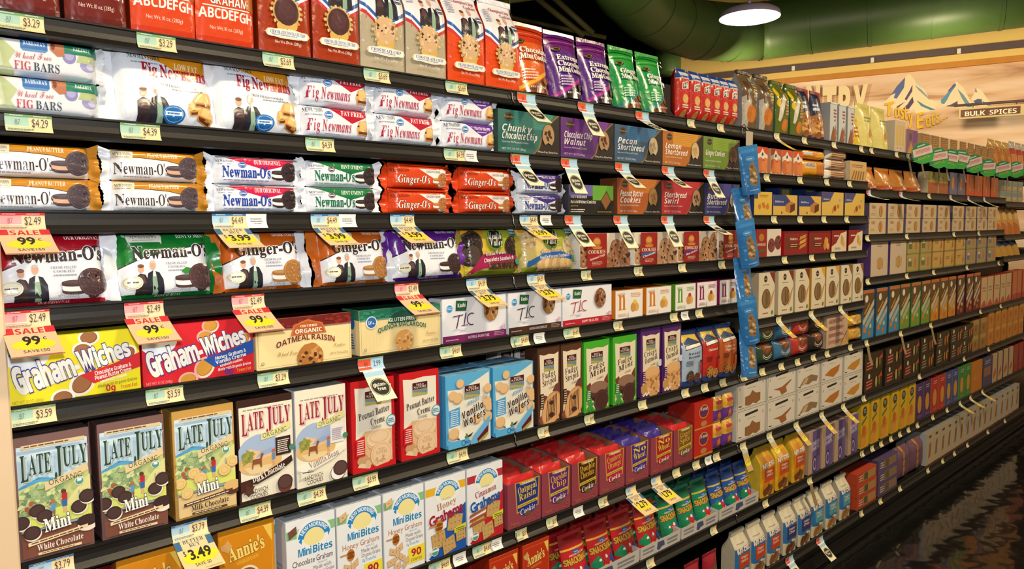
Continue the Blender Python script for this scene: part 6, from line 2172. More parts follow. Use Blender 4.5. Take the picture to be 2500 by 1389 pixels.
# third bay, second shelf
far('carton', 'wafer_carton', 'white and red gable carton with orange discs', 'carton', 'white and red gable cartons', 'B', [(1842, 1880), (1883, 1907), (1909, 1935), (1938, 1960)], hgt(1885, 362), .09,
    lambda a: (a.r(0, 0, 1, 1, 'e8dccc'), a.p([(0, .7), (.3, .78), (.5, .95), (.7, .78), (1, .7), (1, 1), (0, 1)], 'd05028'), a.e(.3, .3, .30, .30, 'd07038'), a.e(.8, .3, .30, .30, 'd88048'), a.blob(.5, .72, .08, '3a3a3a', 7, .3), a.e(.6, .5, .06, .04, 'b82a2c'), a.lines(.1, .02, .9, .1, 2, 'c87848')), 'e8dccc', 'e0a078', 'd05028')
far('flow', 'biscuit_pack', 'golden yellow biscuit pack, lower of the stack', 'pack', None, 'B', [(1962, 2020)], .078, .06, lambda a: (a.r(0, 0, 1, 1, 'e0981c'), a.r(.1, .5, .5, .85, 'd8c090'), a.t('LEIBNIZ', .3, .6, .18, '4a5ab0', 'b', .36), a.r(.55, .1, .95, .8, 'c87828')), 'e0981c')
_zb = ROW['B'] + .080
far('flow', 'biscuit_pack', 'golden yellow biscuit pack, lying atop the stack', 'pack', None, _zb, [(1960, 2022)], .044, .09, lambda a: (a.r(0, 0, 1, 1, 'd8901c'), a.r(.1, .4, .4, .7, 'c8ccd0'), a.p([(.5, .2), (.9, .3), (.8, .8), (.6, .7)], 'e8b040')), 'd8901c')
far('flow', 'biscuit_roll', 'white roll pack of brown biscuits', 'pack', 'white biscuit rolls', 'B', [(2024, 2071)], .045, .05, lambda a: (a.r(0, 0, 1, 1, 'd8c8b4'), [a.r(.12, .15 + .2 * i, .8, .3 + .2 * i, '9c6840') for i in range(4)], a.r(.82, .05, .95, .95, '8a4e26'), a.r(0, 0, .08, 1, 'e8e4dc')), 'd8c8b4', layers=3)
far('carton', 'wafer_carton', 'tan carton of stick wafers at the bay end', 'carton', None, 'B', [(2074, 2115)], hgt(2076, 392), .07, lambda a: (a.r(0, 0, 1, 1, 'c8a468'), a.r(0, .55, 1, .95, 'd0ac74'), a.lines(.1, .65, .8, .85, 2, '9c7440'), [a.p([(.1 + i * .16, .05), (.16 + i * .16, .05), (.3 + i * .14, .5), (.25 + i * .14, .5)], '94602c') for i in range(5)]), 'c8a468', 'd8ccb8')

# third bay, third shelf
def choco(a, c1=None):
    a.r(0, 0, 1, 1, 'd8b050').r(0, .45, .5, 1, '2e3a74').p([(.0, .45), (.5, .45), (.7, .7), (.5, 1), (0, 1)], '34407c').t('Bahlsen', .24, .62, .10, 'd8dcec', 'q', .36)
    a.p([(.5, .2), (.7, .1), (.9, .25), (.9, .6), (.7, .7), (.5, .5)], 'b8783c').p([(.7, .1), (.9, .25), (.9, .6), (.7, .5)], '5a3020').blob(.35, .12, .08, '6a3a20', 7, .3)


far('carton', 'biscuit_carton', 'yellow carton with orange pastries behind hanging bags', 'carton', None, 'C', [(1842, 1885)], hgt(1850, 468), .08, lambda a: (a.r(0, 0, 1, 1, 'dcb84c'), a.r(0, .7, .2, 1, '34407c'), [a.blob(.3 + .22 * i, .35 + .08 * (i % 2), .15, 'c87828', 9, .3) for i in range(3)], a.lines(.3, .75, .8, .88, 2, 'b8802c')), 'dcb84c', '34407c', '3a4a84')
far('carton', 'biscuit_carton', 'yellow and navy carton with chocolate wafer bars', 'carton', 'yellow and navy low cartons', 'C', [(1887, 1948), (1951, 2004)], hgt(1890, 475), .08, choco, 'd8b050', '34407c', '2c3a74')
far('carton', 'biscuit_carton', 'tall yellow and navy carton with nut cookies', 'carton', 'yellow and navy tall cartons', 'C', [(2007, 2059), (2062, 2110)], hgt(2008, 468), .08, lambda a: (a.r(0, 0, 1, 1, 'd8b454'), a.p([(0, .55), (.35, .6), (.55, 1), (0, 1)], '4a4a7c'), a.t('Bahlsen', .2, .66, .07, 'd8dcec', 'q', .28), a.blob(.6, .3, .16, '8a4a20', 9, .3), a.blob(.75, .4, .12, 'b87030', 8, .3), a.blob(.5, .18, .1, 'c8843c', 8, .3), a.e(.82, .66, .08, .06, '8ca4b0')), 'd8b454', '4a4a7c', '34407c')
far('carton', 'biscuit_carton', 'navy carton standing in the second row behind yellow ones', 'carton', 'navy cartons behind', 'C', [(1900, 1935), (1962, 1990)], .125, .07, lambda a: (a.r(0, 0, 1, 1, '26407c'), a.r(.2, .75, .8, .95, 'b8b44c')), '26407c', yoff=.10)

# third bay, fourth shelf
far('carton', 'cookie_carton', 'red paneled cookie carton showing dark red cookies', 'carton', None, 'D', [(1846, 1906)], hgt(1850, 560), .08, lambda a: (a.r(0, 0, 1, 1, 'dcd0c0'), a.r(0, 0, .42, 1, '94281c'), a.e(.2, .7, .18, .14, 'b8742c'), a.t('COOKIES', .2, .4, .09, 'e8d8c4', 'r', .34), a.chipcookie(.6, .4, .26, '7a3a34', '4a2020', '94504a', 6), a.chipcookie(.88, .5, .26, '7a3a34', '4a2020', '94504a', 6), a.p([(0, .1), (.3, .2), (.35, .3), (0, .2)], '3a6a3c')), '94281c', 'c02024')


def walk(sh):
    def f(a):
        a.r(0, 0, 1, 1, '8c1a18').r(0, .9, 1, 1, '701412').r(.08, .2, .20, .8, '5a3a1c').t('Walkers', .40, .62, .09, 'e8d8c0', 'b', .32).r(.24, .28, .58, .5, '4a1c14').lines(.26, .3, .56, .48, 2, 'c8a46c')
        if sh:
            a.blob(.78, .5, .22, 'd09848', 10, .15).blob(.72, .3, .18, 'c08838', 10, .15).blob(.86, .3, .16, 'd8a450', 10, .15)
        else:
            for q in range(3):
                a.p([(.62, .2 + q * .2), (.9, .34 + q * .18), (.94, .5 + q * .18), (.66, .36 + q * .2)], 'd09848' if q % 2 else 'c08838')
    return f


far('carton', 'shortbread_carton', 'dark red carton of shortbread fingers', 'carton', 'dark red shortbread cartons', 'D', [(1915, 1972)], hgt(1916, 565), .09, walk(False), '8c1a18', 'b8141c', '701412')
far('carton', 'shortbread_carton', 'dark red carton of round shortbread', 'carton', 'dark red shortbread cartons', 'D', [(1976, 2028)], hgt(1976, 565), .09, walk(True), '8c1a18', 'a0141c', '701412')
far('carton', 'shortbread_carton', 'red and cream carton of white chocolate biscuits', 'carton', 'red and cream biscuit cartons', 'D', [(2031, 2067), (2070, 2106)], hgt(2032, 563), .09, lambda a: (a.r(0, 0, 1, 1, '8c2018'), a.p([(0, 0), (1, 0), (1, .95), (.6, .85), (.3, .4), (0, .25)], 'dcccb0'), a.lines(.15, .68, .5, .8, 1, 'e8d8c0'), a.blob(.7, .55, .2, 'c8964c', 9, .3), a.blob(.8, .35, .15, 'd8a85c', 9, .3), a.lines(.2, .1, .6, .2, 2, '9c8468')), '8c2018', '7a1814', '701412')

# third bay, fifth shelf: biscotti
def biscotti(bc, sc):
    def f(a):
        a.r(0, 0, 1, 1, 'dccfb4').p([(.66, 1), (1, .72), (1, 1)], bc).e(.42, .86, .075, .075, '3a2a20').lines(.34, .845, .5, .875, 1, 'd8ccb4').lines(.25, .72, .65, .75, 1, 'a89878')
        a.e(.46, .42, .19, .22, '6a5234').e(.46, .42, .16, .19, '8c6c44').r(.42, .26, .47, .58, '5a4228').r(.54, .28, .58, .56, '5a4228')
        a.p([(.66, .2), (.8, .3), (.98, .62), (.84, .5)], 'c08a4c').p([(.6, .2), (.74, .34), (.9, .5), (.76, .26)], 'd09c58')
        a.lines(.25, .08, .6, .12, 1, sc).e(.85, .10, .04, .05, '6a8c3c')
    return f


far('carton', 'biscotti_carton', 'cream biscotti carton with round window', 'carton', 'cream biscotti cartons', 'E3', [(1845, 1896), (1899, 1938), (1941, 1975)], hgt(1852, 668), .07, biscotti('7a2c24', 'a84c3c'), 'dccfb4', 'c4b494', 'c8c4b8')
far('carton', 'biscotti_carton', 'cream biscotti carton with golden edges', 'carton', 'golden edged biscotti cartons', 'E3', [(1979, 2014), (2017, 2048)], hgt(1978, 656), .07, biscotti('d8a028', 'b8842c'), 'dccfb4', 'd0982c', 'd0982c')
far('carton', 'biscotti_carton', 'cream biscotti carton at the bay end', 'carton', 'end biscotti cartons', 'E3', [(2051, 2079), (2082, 2107)], hgt(2051, 649), .07, biscotti('8c5a2c', '94603c'), 'dccfb4', 'c4b494', 'c8c4b8')

# third bay, sixth shelf
def toff(base, dk):
    def f(a):
        a.r(0, 0, 1, 1, base).p([(.2, 1), (.8, 1), (.7, .6), (.5, .5), (.3, .6)], '7a4428').blob(.5, .72, .14, '94542c', 9, .3)
        a.ring(.5, .85, .48, .53, 'd8c8b0', 215, 325, 14).ring(.5, .85, .58, .61, 'd8c8b0', 220, 320, 14).lines(.2, .08, .8, .2, 2, mixc(base, 'ffffff', .4))
    return f


for base, sp, ds in (('2c4632', (1852, 1896), 'dark green'), ('3a7098', (1899, 1938), 'steel blue'), ('b8362c', (1941, 1979), 'bright red'), ('2c2420', (1982, 2015), 'near black')):
    far('flow', 'chocolate_pack', ds + ' pack of chocolate pieces', 'pack', 'chocolate packs in two layers', 'F', [sp], .088, .06, toff(base, 0), base, layers=2, amp=.0025)
far('carton', 'tall_pack', 'pale pink speckled tall pack beside gold foil', 'pack', None, 'F', [(2018, 2070)], hgt(2019, 772), .07, lambda a: (a.r(0, 0, 1, 1, 'c8ac94'), [a.lines(.1, .1 + .22 * i, .85, .22 + .22 * i, 3, 'b0605c') for i in range(4)], a.p([(.6, 0), (1, 0), (1, .5)], 'c89c60')), 'c8ac94')
far('flow', 'foil_pack', 'shiny gold foil pack at the bay end', 'pack', 'gold foil packs', 'F', [(2072, 2108)], .07, .09, lambda a: (a.r(0, 0, 1, 1, 'c8942c'), a.r(.2, .3, .8, .7, 'd8ac4c')), 'c8942c', layers=2, amp=.006, mat='clear')

# third bay, seventh shelf: white wafer cartons in two layers
def eur(c1, shp):
    def f(a):
        a.r(0, 0, 1, 1, 'dcd4c6').r(.02, .03, .98, .97, '6a645c').r(.03, .045, .97, .955, 'dcd4c6')
        a.p([(.28, .76), (.72, .80), (.72, .88), (.28, .84)], '2a2622').lines(.34, .64, .66, .68, 1, 'a89c8c').e(.1, .7, .04, .05, 'b8ac9c').e(.9, .76, .04, .05, 'b8ac9c')
        a.p([(.06, .12), (.16, .10), (.16, .13), (.06, .15)], '4a342a')
        if shp == 0:
            a.p([(.28, .12), (.44, .08), (.55, .14), (.66, .08), (.80, .16), (.80, .42), (.64, .44), (.52, .56), (.44, .42), (.28, .40)], c1)
        elif shp == 1:
            a.p([(.22, .34), (.5, .36), (.82, .54), (.84, .5), (.64, .32), (.68, .14), (.5, .08), (.42, .26)], c1)
        elif shp == 2:
            a.p([(.1, .14), (.3, .40), (.6, .48), (.92, .36), (.86, .18), (.7, .22), (.5, .14), (.3, .20)], c1).p([(.2, .2), (.36, .4), (.5, .4), (.4, .2)], 'c8a878')
        else:
            a.p([(.16, .28), (.4, .44), (.86, .54), (.80, .30), (.56, .12), (.4, .18)], c1)
    return f


for shp, c1, sp, ds in ((0, '94643c', (1798, 1869), 'brown square wafers'), (1, 'a06438', (1872, 1942), 'brown twigs'), (2, '8c7050', (1945, 2000), 'layered wedges'), (3, 'b8702c', (2004, 2056), 'orange heart wafers'), (3, 'c8882c', (2059, 2105), 'golden wafers')):
    far('carton', 'wafer_carton', 'white carton picturing ' + ds, 'carton', 'white wafer cartons in two layers', 'G', [sp], .126, .1, eur(c1, shp), 'dcd4c6', 'd0ccc4', 'c8c4bc', layers=2)

# third bay, eighth and ninth shelves: bags
def midel(base, lab, words, ck):
    def f(a):
        yel = base[0] in 'de'
        top = base if yel else 'd8d0b8'
        a.r(0, 0, 1, 1, top)
        if not yel:
            a.p([(0, 0), (1, 0), (1, .74), (0, .74)], '2f74b4').p([(0, .0), (1, 0), (1, .26), (.6, .30), (.4, .24), (0, .28)], 'd8cfb4').lines(.15, .80, .7, .84, 1, 'a8a088')
        else:
            a.p([(.1, .1), (.9, .1), (.96, .6), (.8, .86), (.2, .86), (.04, .6)], 'd88c18')
        a.t('MI-DEL', .5, .66, .085, 'ecdccc', 'b', .86, bold=True, out='5c4a84', rot=3)
        a.r(.14, .34, .88, .62, lab)
        for i, s in enumerate(words):
            a.t(s, .5, .53 - i * .075, .055, 'ecdcd0', 'b', .5)
        a.blob(.3, .12, .11, ck, 10, .2).blob(.62, .13, .12, mixc(ck, 'ffffff', .12), 10, .2).blob(.48, .2, .08, mixc(ck, '000000', .15), 9, .2)
    return f


far('gusset', 'cookie_bag', 'golden yellow bag of ginger cookies', 'bag', 'golden ginger cookie bags', 'H', [(1858, 1893), (1896, 1928), (1932, 1969)], .20, .08, midel('e0ac1c', 'c8501c', ('Ginger', 'Snaps'), '7a4420'), 'dca420', 'd0b430', 'd0b430', mat='matte_film', amp=.003)


def snap(a):
    a.r(0, 0, 1, 1, '6c5890').r(0, 0, .35, 1, 'b89c80').t('GINGER', .6, .66, .10, 'd0c4dc', 'b', .7, rot=6).t('SNAPS', .6, .54, .10, 'd0c4dc', 'b', .66, rot=6)
    a.e(.55, .2, .13, .20, '4a3470').e(.55, .2, .09, .15, 'a89cbc').e(.55, .2, .06, .1, '5a447c')


far('carton', 'snap_carton', 'purple and tan carton of ginger snaps', 'carton', 'purple snap cartons', 'H', [(1973, 2002), (2005, 2033), (2036, 2064), (2067, 2096)], .20, .07, snap, '6c5890', 'b89c80', 'b8a088')
for wd, lab, sp, ds, n in ((('Ginger', 'Snaps'), 'd0461c', [(1798, 1832), (1836, 1869), (1874, 1908)], 'orange label', 0), (('Chocolate', 'Chip'), '3c3474', [(1915, 1946), (1950, 1979)], 'indigo label', 1), (('Royal', 'Vanilla'), '5aa4b4', [(1984, 2011), (2017, 2043), (2050, 2078)], 'turquoise label', 2)):
    far('gusset', 'cookie_bag', 'blue and cream cookie bag with ' + ds, 'bag', 'blue cream bags with ' + ds, 'I', sp, .205, .07, midel('2f74b4', lab, wd, ('8c5428', '6a3a1c', 'a8743c')[n]), 'd8cfb4', 'c8c0a8', 'd8d0b8', mat='matte_film', amp=.003, behind=0)
far('pouch', 'snack_pouch', 'dark red and green pouch on the lowest shelf', 'pouch', 'red and green low pouches', 'I', [(1690, 1726), (1735, 1768)], .17, .07, lambda a: (a.r(0, 0, 1, 1, '9c1c2c'), a.p([(0, .1), (.6, .2), (.7, .5), (0, .55)], '2c7a4a'), a.p([(.2, .5), (.9, .6), (.9, .8), (.2, .7)], '6a4a20'), a.blob(.5, .2, .12, 'c03a4c', 9, .3)), '9c1c2c', None, '8a1828', amp=.004)

# fourth and fifth bays, top to bottom
FS = 'the blue bags'
E4 = 'the blue hanging bags'
far('pouch', 'cracker_pouch', 'soft orange cracker pouch', 'pouch', 'soft orange cracker pouches', 'B4', [(2118, 2154), (2158, 2192), (2196, 2226), (2230, 2260)], hgt(2125, 408), .08, lambda a: (a.r(0, 0, 1, 1, 'b8782c'), a.blob(.4, .6, .2, 'd8a450', 10, .3), a.p([(.5, .9), (1, .95), (1, .7), (.6, .6)], 'd8682c'), a.r(0, 0, 1, .2, 'a84c20')), 'b8782c', None, 'c87c34', amp=.004, lean=.1)
far('carton', 'cracker_carton', 'green gold and brown cracker carton', 'carton', 'green gold cracker cartons', 'B4', [(2266, 2289), (2293, 2315)], .125, .06, lambda a: (a.r(0, 0, 1, 1, '8c8c3c'), a.r(0, 0, 1, .5, 'a85c34'), a.r(0, .5, 1, .6, 'c8942c'), a.e(.4, .75, .1, .08, '5a6a6c')), '8c8c3c', 'c8bc9c')
far('carton', 'cracker_carton', 'gray blue cracker carton with golden crackers', 'carton', 'gray blue cracker cartons', 'B4', [(2318, 2336), (2338, 2357)], .135, .06, lambda a: (a.r(0, 0, 1, 1, '6c6880'), a.e(.45, .5, .14, .3, 'c88c40'), a.e(.55, .5, .08, .2, 'd85c2c')), '6c6880', '5c5c7c')
far('carton', 'cracker_carton', 'orange cracker carton with golden crackers', 'carton', 'orange cracker cartons', 'B4', [(2359, 2378), (2380, 2398), (2400, 2417), (2419, 2436)], .135, .06, lambda a: (a.r(0, 0, 1, 1, 'b8582c'), a.e(.5, .52, .13, .34, 'c89040'), a.e(.5, .6, .08, .18, 'd85c2c'), a.r(0, 0, 1, .18, 'c8502c')), 'b8582c', 'a84c28')


def wtoast(a):
    a.r(0, 0, 1, 1, 'ccb490').lines(.14, .62, .36, .85, 3, 'a0706c').e(.68, .48, .30, .36, 'b07c40').e(.68, .48, .24, .30, 'c08c4c').r(.66, .25, .70, .75, '9c6830').lines(.12, .2, .34, .4, 2, 'c8b49c')


far('carton', 'toast_carton', 'cream carton picturing a toast', 'carton', 'cream toast cartons in two layers', 'C4', [(2121, 2162), (2167, 2207), (2212, 2247), (2252, 2286), (2289, 2320), (2324, 2353), (2356, 2383), (2386, 2409), (2411, 2434)], lambda r: H(r, 2120, 494) / 2 - .002, .1, wtoast, 'ccb490', '6a607c', 'c4b49c', layers=2, end='the blue bags')
far('carton', 'cracker_carton', 'tall white carton with purple side and striped cracker', 'carton', 'tall white purple sided cartons', 'D4', [(2126, 2168), (2172, 2212)], hgt(2127, 590), .07, lambda a: (a.r(0, 0, 1, 1, 'c8b49c'), a.lines(.35, .82, .65, .95, 2, 'a07868'), a.e(.52, .36, .17, .18, 'b08448'), [a.r(.36 + .08 * i, .22, .39 + .08 * i, .5, 'd0a868') for i in range(5)]), 'c8b49c', '5a3c7c', '5a3c7c')


def small2(base, c2):
    return lambda a: (a.r(0, 0, 1, 1, base), a.r(.08, .3, .40, .8, c2), a.r(.12, .6, .36, .78, 'd0c49c'), a.e(.72, .5, .18, .32, 'b87844'), a.r(0, 0, 1, .08, '8c8c4c'))


far('carton', 'small_carton', 'small olive and tan carton', 'carton', 'small olive cartons in two layers', 'D4', [(2215, 2243), (2246, 2274)], .098, .08, small2('ac9858', '6c6a44'), 'ac9858', '8c8c4c', layers=2, end='the tall white cartons')
far('carton', 'small_carton', 'small golden tan carton', 'carton', 'small golden cartons in two layers', 'D4', [(2277, 2302), (2305, 2329), (2332, 2356)], .098, .08, lambda a: (a.r(0, 0, 1, 1, 'c8a058'), a.p([(.7, .1), (.9, .3), (.8, .9)], 'a8642c'), a.lines(.15, .5, .5, .7, 2, '94703c'), a.r(0, 0, 1, .08, '8c8c4c')), 'c8a058', '9c7c3c', layers=2, end='the tall white cartons')
far('carton', 'small_carton', 'small gray and tan carton', 'carton', 'small gray cartons in two layers', 'D4', [(2359, 2382), (2385, 2407), (2410, 2431)], .098, .08, small2('a89068', '6c7080'), 'a89068', '6c7080', layers=2, end='the tall white cartons')


def grip(base, base2):
    def f(a):
        a.r(0, 0, 1, 1, base).p([(0, .42), (1, .60), (1, 1), (0, 1)], '5c4220').r(0, .93, 1, 1, base2)
        a.p([(.0, .36), (.10, .28), (1, .68), (1, .80)], 'c0b49c').p([(.22, .28), (.36, .20), (1, .48), (1, .60)], 'b0a48c').p([(.1, .52), (.2, .50), (.6, .68), (.6, .74)], 'b88430')
        a.e(.32, .82, .075, .075, 'dcd4c4')
        a.blob(.2, .18, .08, 'c87830', 8, .3).blob(.62, .10, .07, 'b86a2c', 8, .3).blob(.7, .24, .05, 'c8bc7c', 7, .3)
    return f


for base, sp, ds in (('3c84b0', [(2106, 2133), (2137, 2165), (2169, 2195)], 'sky blue'), ('5c9434', [(2198, 2220), (2223, 2245), (2248, 2270)], 'grass green'), ('c8821c', [(2273, 2291), (2294, 2312), (2315, 2332)], 'marigold yellow'), ('6a1c1c', [(2336, 2354), (2357, 2374), (2376, 2391)], 'maroon')):
    far('carton', 'crispbread_carton', ds + ' tall carton with brown slanted banner', 'carton', ds + ' banner cartons', 'F', sp, hgt(2110, 710), .07, grip(base, 'b8683c'), base, mixc(base, '1c2c3c', .5), base, end='the blue bags')
far('carton', 'cracker_carton', 'pale tall carton with red foot', 'carton', 'pale tall red footed cartons', 'F', [(2394, 2408), (2410, 2424), (2426, 2439), (2441, 2454), (2456, 2468)], .21, .07, lambda a: (a.r(0, 0, 1, 1, 'c8ac80'), a.p([(0, 0), (1, 0), (.6, .25), (.2, .12)], 'b04c2c'), a.lines(.2, .5, .8, .7, 2, 'a8906c')), 'c8ac80', 'b04c2c', 'a83c24', end='the blue bags')
far('carton', 'cracker_carton', 'salmon red tall carton down the aisle', 'carton', 'salmon red tall cartons', 'F', [(2471, 2481), (2483, 2493), (2495, 2506)], .215, .07, lambda a: (a.r(0, 0, 1, 1, 'c07048'), a.r(0, 0, 1, .2, 'a83c2c')), 'c07048', 'a84430', end='the blue bags')


def coffee(red):
    def f(a):
        a.r(0, 0, 1, 1, '34280f').e(.26, .80, .13, .14, 'd0c8b0')
        for i in range(3):
            a.p([(.08, .12 + i * .17), (.44, .18 + i * .17), (.44, .30 + i * .17), (.08, .24 + i * .17)], ('a0302c' if red else '5c4a38'))
            a.lines(.12, .16 + i * .17, .40, .22 + i * .17, 1, 'c8b8a0', .1, .1)
        a.e(.64, .42, .14, .30, 'b09a5c' if red else 'a8682c').e(.82, .46, .12, .28, '6a6430' if red else 'b8743c').p([(.7, .6), (.95, .9), (.98, .6)], 'b0442c' if red else 'a05c28')
    return f


far('carton', 'cracker_carton', 'dark brown carton with red bands', 'carton', 'dark red banded cartons in two layers', 'G', [(2110, 2155), (2160, 2202), (2206, 2243)], lambda r: H(r, 2113, 866) / 2 - .003, .09, coffee(True), '34280f', '2a200f', '2a200f', layers=2, end='the blue bags')
far('carton', 'cracker_carton', 'dark brown carton with orange crackers', 'carton', 'dark orange cracker cartons in two layers', 'G', [(2247, 2281), (2285, 2316), (2320, 2348), (2351, 2371)], lambda r: H(r, 2113, 866) / 2 - .003, .09, coffee(False), '34280f', '2a200f', '2a200f', layers=2, end='the blue bags')
far('carton', 'cracker_carton', 'tan cracker carton past the dark brown ones', 'carton', 'tan cracker cartons in two layers', 'G', [(2374, 2389), (2391, 2408)], .105, .09, lambda a: (a.r(0, 0, 1, 1, '94703c'), a.blob(.5, .4, .22, '8a4c20', 9, .3), a.r(0, .7, 1, 1, 'a88c50')), '94703c', layers=2, end='the blue bags')
far('carton', 'cracker_carton', 'amber orange cracker carton far down the shelf', 'carton', 'amber cracker cartons in two layers', 'G', [(2411, 2426), (2428, 2442), (2444, 2456), (2459, 2471), (2473, 2484), (2487, 2497)], .12, .09, lambda a: (a.r(0, 0, 1, 1, 'c07c30'), a.e(.5, .5, .2, .2, 'a8642c'), a.r(0, .8, 1, 1, 'c89448')), 'c07c30', layers=2, end='the blue bags')


def hvl(c2):
    return lambda a: (a.r(0, 0, 1, 1, 'd8a41c'), a.r(0, .92, 1, 1, 'c8c02c'), a.e(.45, .78, .12, .11, '3a4434'), a.t('Health', .45, .80, .04, 'c8ccb8', 'q', .3), a.t('Valley', .47, .75, .04, 'c8ccb8', 'q', .3), a.p([(.1, .48), (.7, .62), (.7, .68), (.1, .56)], c2), [a.blob(a.rng.uniform(.1, .9), a.rng.uniform(.05, .42), .09, a.rng.choice(('c87828', 'b86820', 'd89040')), 7, .3) for i in range(10)])


far('carton', 'cracker_carton', 'yellow carton with dark oval emblem and crackers', 'carton', 'yellow oval emblem cartons', 'H', [(2100, 2121), (2124, 2146), (2149, 2171), (2174, 2194), (2197, 2214), (2217, 2233)], hgt(2100, 985), .07, hvl('4a7a3c'), 'd8a41c', 'd0b42c', 'c8c02c', end='the purple snap cartons')


def discbox(base, dc):
    return lambda a: (a.r(0, 0, 1, 1, base), a.e(.5, .42, .15, .24, dc), a.lines(.2, .8, .8, .92, 2, mixc(base, 'ffffff', .5)), a.lines(.2, .05, .8, .14, 2, mixc(base, 'ffffff', .35)))


for base, sp, ds in (('4a2c5c', [(2236, 2252), (2254, 2271)], 'plum purple'), ('b02c1c', [(2273, 2289), (2292, 2306)], 'tomato red'), ('40487c', [(2308, 2322), (2324, 2338)], 'slate blue'), ('3c7c34', [(2340, 2354), (2356, 2369)], 'leaf green')):
    far('carton', 'cracker_carton', ds + ' slim carton with golden disc', 'carton', ds + ' disc cartons', 'H', sp, hgt(2250, 935), .07, discbox(base, 'c88c34'), base, mixc(base, 'c8c4b4', .3), base, end='the yellow emblem cartons')
far('carton', 'cracker_carton', 'plain orange broad carton down the aisle', 'carton', None, 'H', [(2371, 2397)], .21, .07, lambda a: (a.r(0, 0, 1, 1, 'c07420'), a.lines(.2, .4, .8, .6, 3, 'd89448')), 'c07420')
far('carton', 'cracker_carton', 'navy and brown carton beyond the orange one', 'carton', None, 'H', [(2399, 2420)], .21, .07, lambda a: (a.r(0, 0, 1, 1, '4a4460'), a.r(.1, .35, .9, .65, '8c6444'), a.lines(.2, .75, .8, .9, 2, 'a8a8c0')), '4a4460')
far('carton', 'cracker_carton', 'tan slim carton beyond the navy one', 'carton', 'far tan slim cartons', 'H', [(2422, 2433), (2435, 2446), (2449, 2460), (2462, 2472)], .21, .07, lambda a: (a.r(0, 0, 1, 1, 'c0a070'), a.p([(.2, .1), (.8, .3), (.7, .5), (.2, .3)], 'a85c3c')), 'c0a070', '5c4c7c', end='the blue bags')
far('carton', 'cracker_carton', 'brick red slim carton far down the aisle', 'carton', 'far brick red slim cartons', 'H', [(2474, 2484), (2486, 2496), (2498, 2508)], .21, .07, lambda a: (a.r(0, 0, 1, 1, '94342c'), a.r(.2, .3, .8, .7, '8c4a3c')), '94342c', end='the blue bags')

# fourth and fifth bays, lowest shelf
def winbox(base, c2):
    return lambda a: (a.r(0, 0, 1, 1, base), a.r(.3, .15, .95, .85, c2), a.r(.36, .2, .55, .8, '5c5430'), a.lines(.1, .2, .28, .8, 3, 'd8c4b0'))


far('carton', 'rice_cake_pack', 'orange-red pack with brown windows', 'pack', 'orange-red windowed packs in layers', 'I', [(2091, 2139)], .063, .09, winbox('b8462c', 'b08450'), 'b8462c', 'c8502c', layers=3)
far('carton', 'rice_cake_pack', 'violet and brown pack with windows', 'pack', 'violet windowed packs in layers', 'I', [(2143, 2190)], .066, .09, winbox('5a4c70', '8c6c54'), '5a4c70', '54486c', layers=3)
far('flow', 'rice_cake_pack', 'plum and amber soft pack', 'pack', 'plum amber soft packs', 'I', [(2193, 2224), (2227, 2256)], .20, .08, lambda a: (a.r(0, 0, 1, 1, '6a4a60'), [a.e(.4, .15 + .2 * i, .08, .1, 'b87c30') for i in range(5)]), '6a4a60', end='the blue bags')
far('carton', 'matzo_carton', 'white slim carton with brown bar print', 'carton', 'white slim bar cartons', 'I', [(2262, 2277), (2279, 2293), (2295, 2309), (2311, 2324), (2326, 2339), (2341, 2354), (2357, 2370), (2372, 2384), (2386, 2397), (2399, 2411), (2413, 2424), (2426, 2437), (2440, 2451), (2453, 2463), (2465, 2476), (2478, 2488)], .205, .18, lambda a: (a.r(0, 0, 1, 1, 'bca98a'), a.r(.3, .82, .7, .9, '5a4a3a'), a.p([(.25, .2), (.6, .25), (.7, .7), (.4, .65)], '94643c'), a.r(0, 0, 1, .03, 'a84c30')), 'bca98a', 'b0b4b8', 'a09c90', end='the blue bags')

# sixth bay, at the edge of the picture
far('carton', 'small_tin', 'small pale blue tin on the far shelf', 'tin', 'pale blue tins in two layers', 'B6', [(2442, 2455), (2457, 2469), (2471, 2483), (2485, 2497)], .075, .07, lambda a: (a.r(0, 0, 1, 1, 'a8a088'), a.r(0, .5, 1, .9, '7c9490'), a.r(.2, .2, .8, .4, 'c8b078')), 'a8a088', layers=2, end='the blue bags')
far('pouch', 'snack_bag', 'orange and cream snack bag on the far shelf', 'bag', 'far orange cream bags', 'C6', [(2439, 2453), (2455, 2468), (2470, 2482), (2484, 2497)], .20, .09, lambda a: (a.r(0, 0, 1, 1, 'c89044'), a.p([(0, 0), (1, 0), (1, .4), (.5, .3), (0, .5)], 'b86a28'), a.r(.2, .55, .8, .85, 'd8b46c')), 'c89044', None, 'c87038', end='the blue bags')
far('pouch', 'snack_bag', 'gold and green snack bag far down', 'bag', 'far gold green bags', 'D6', [(2437, 2450), (2452, 2465), (2467, 2480), (2482, 2496)], .11, .09, lambda a: (a.r(0, 0, 1, 1, 'b8882c'), a.r(0, .7, .5, 1, '3a4c94'), a.r(.5, .6, 1, 1, '2c7c3c')), 'b8882c', None, '3a5a8c', end='the blue bags')
# ------------------------------------------------------------------ price labels in the shelf channels
ROWN = {'A': 'topmost shelf', 'B': 'second shelf down', 'C': 'third shelf down', 'D': 'fourth shelf down', 'E': 'fifth shelf down', 'E3': 'biscotti shelf', 'F': 'sixth shelf down', 'G': 'seventh shelf down', 'H': 'eighth shelf down', 'I': 'lowest shelf',
        'B4': 'orange pouch shelf', 'C4': 'toast carton shelf', 'D4': 'tall white carton shelf'}
SLOT = [(-.0078, -.0045), (-.0062, -.010), (-.0058, -.016), (-.0070, -.024), (-.0112, -.0305), (-.0150, -.0345)]


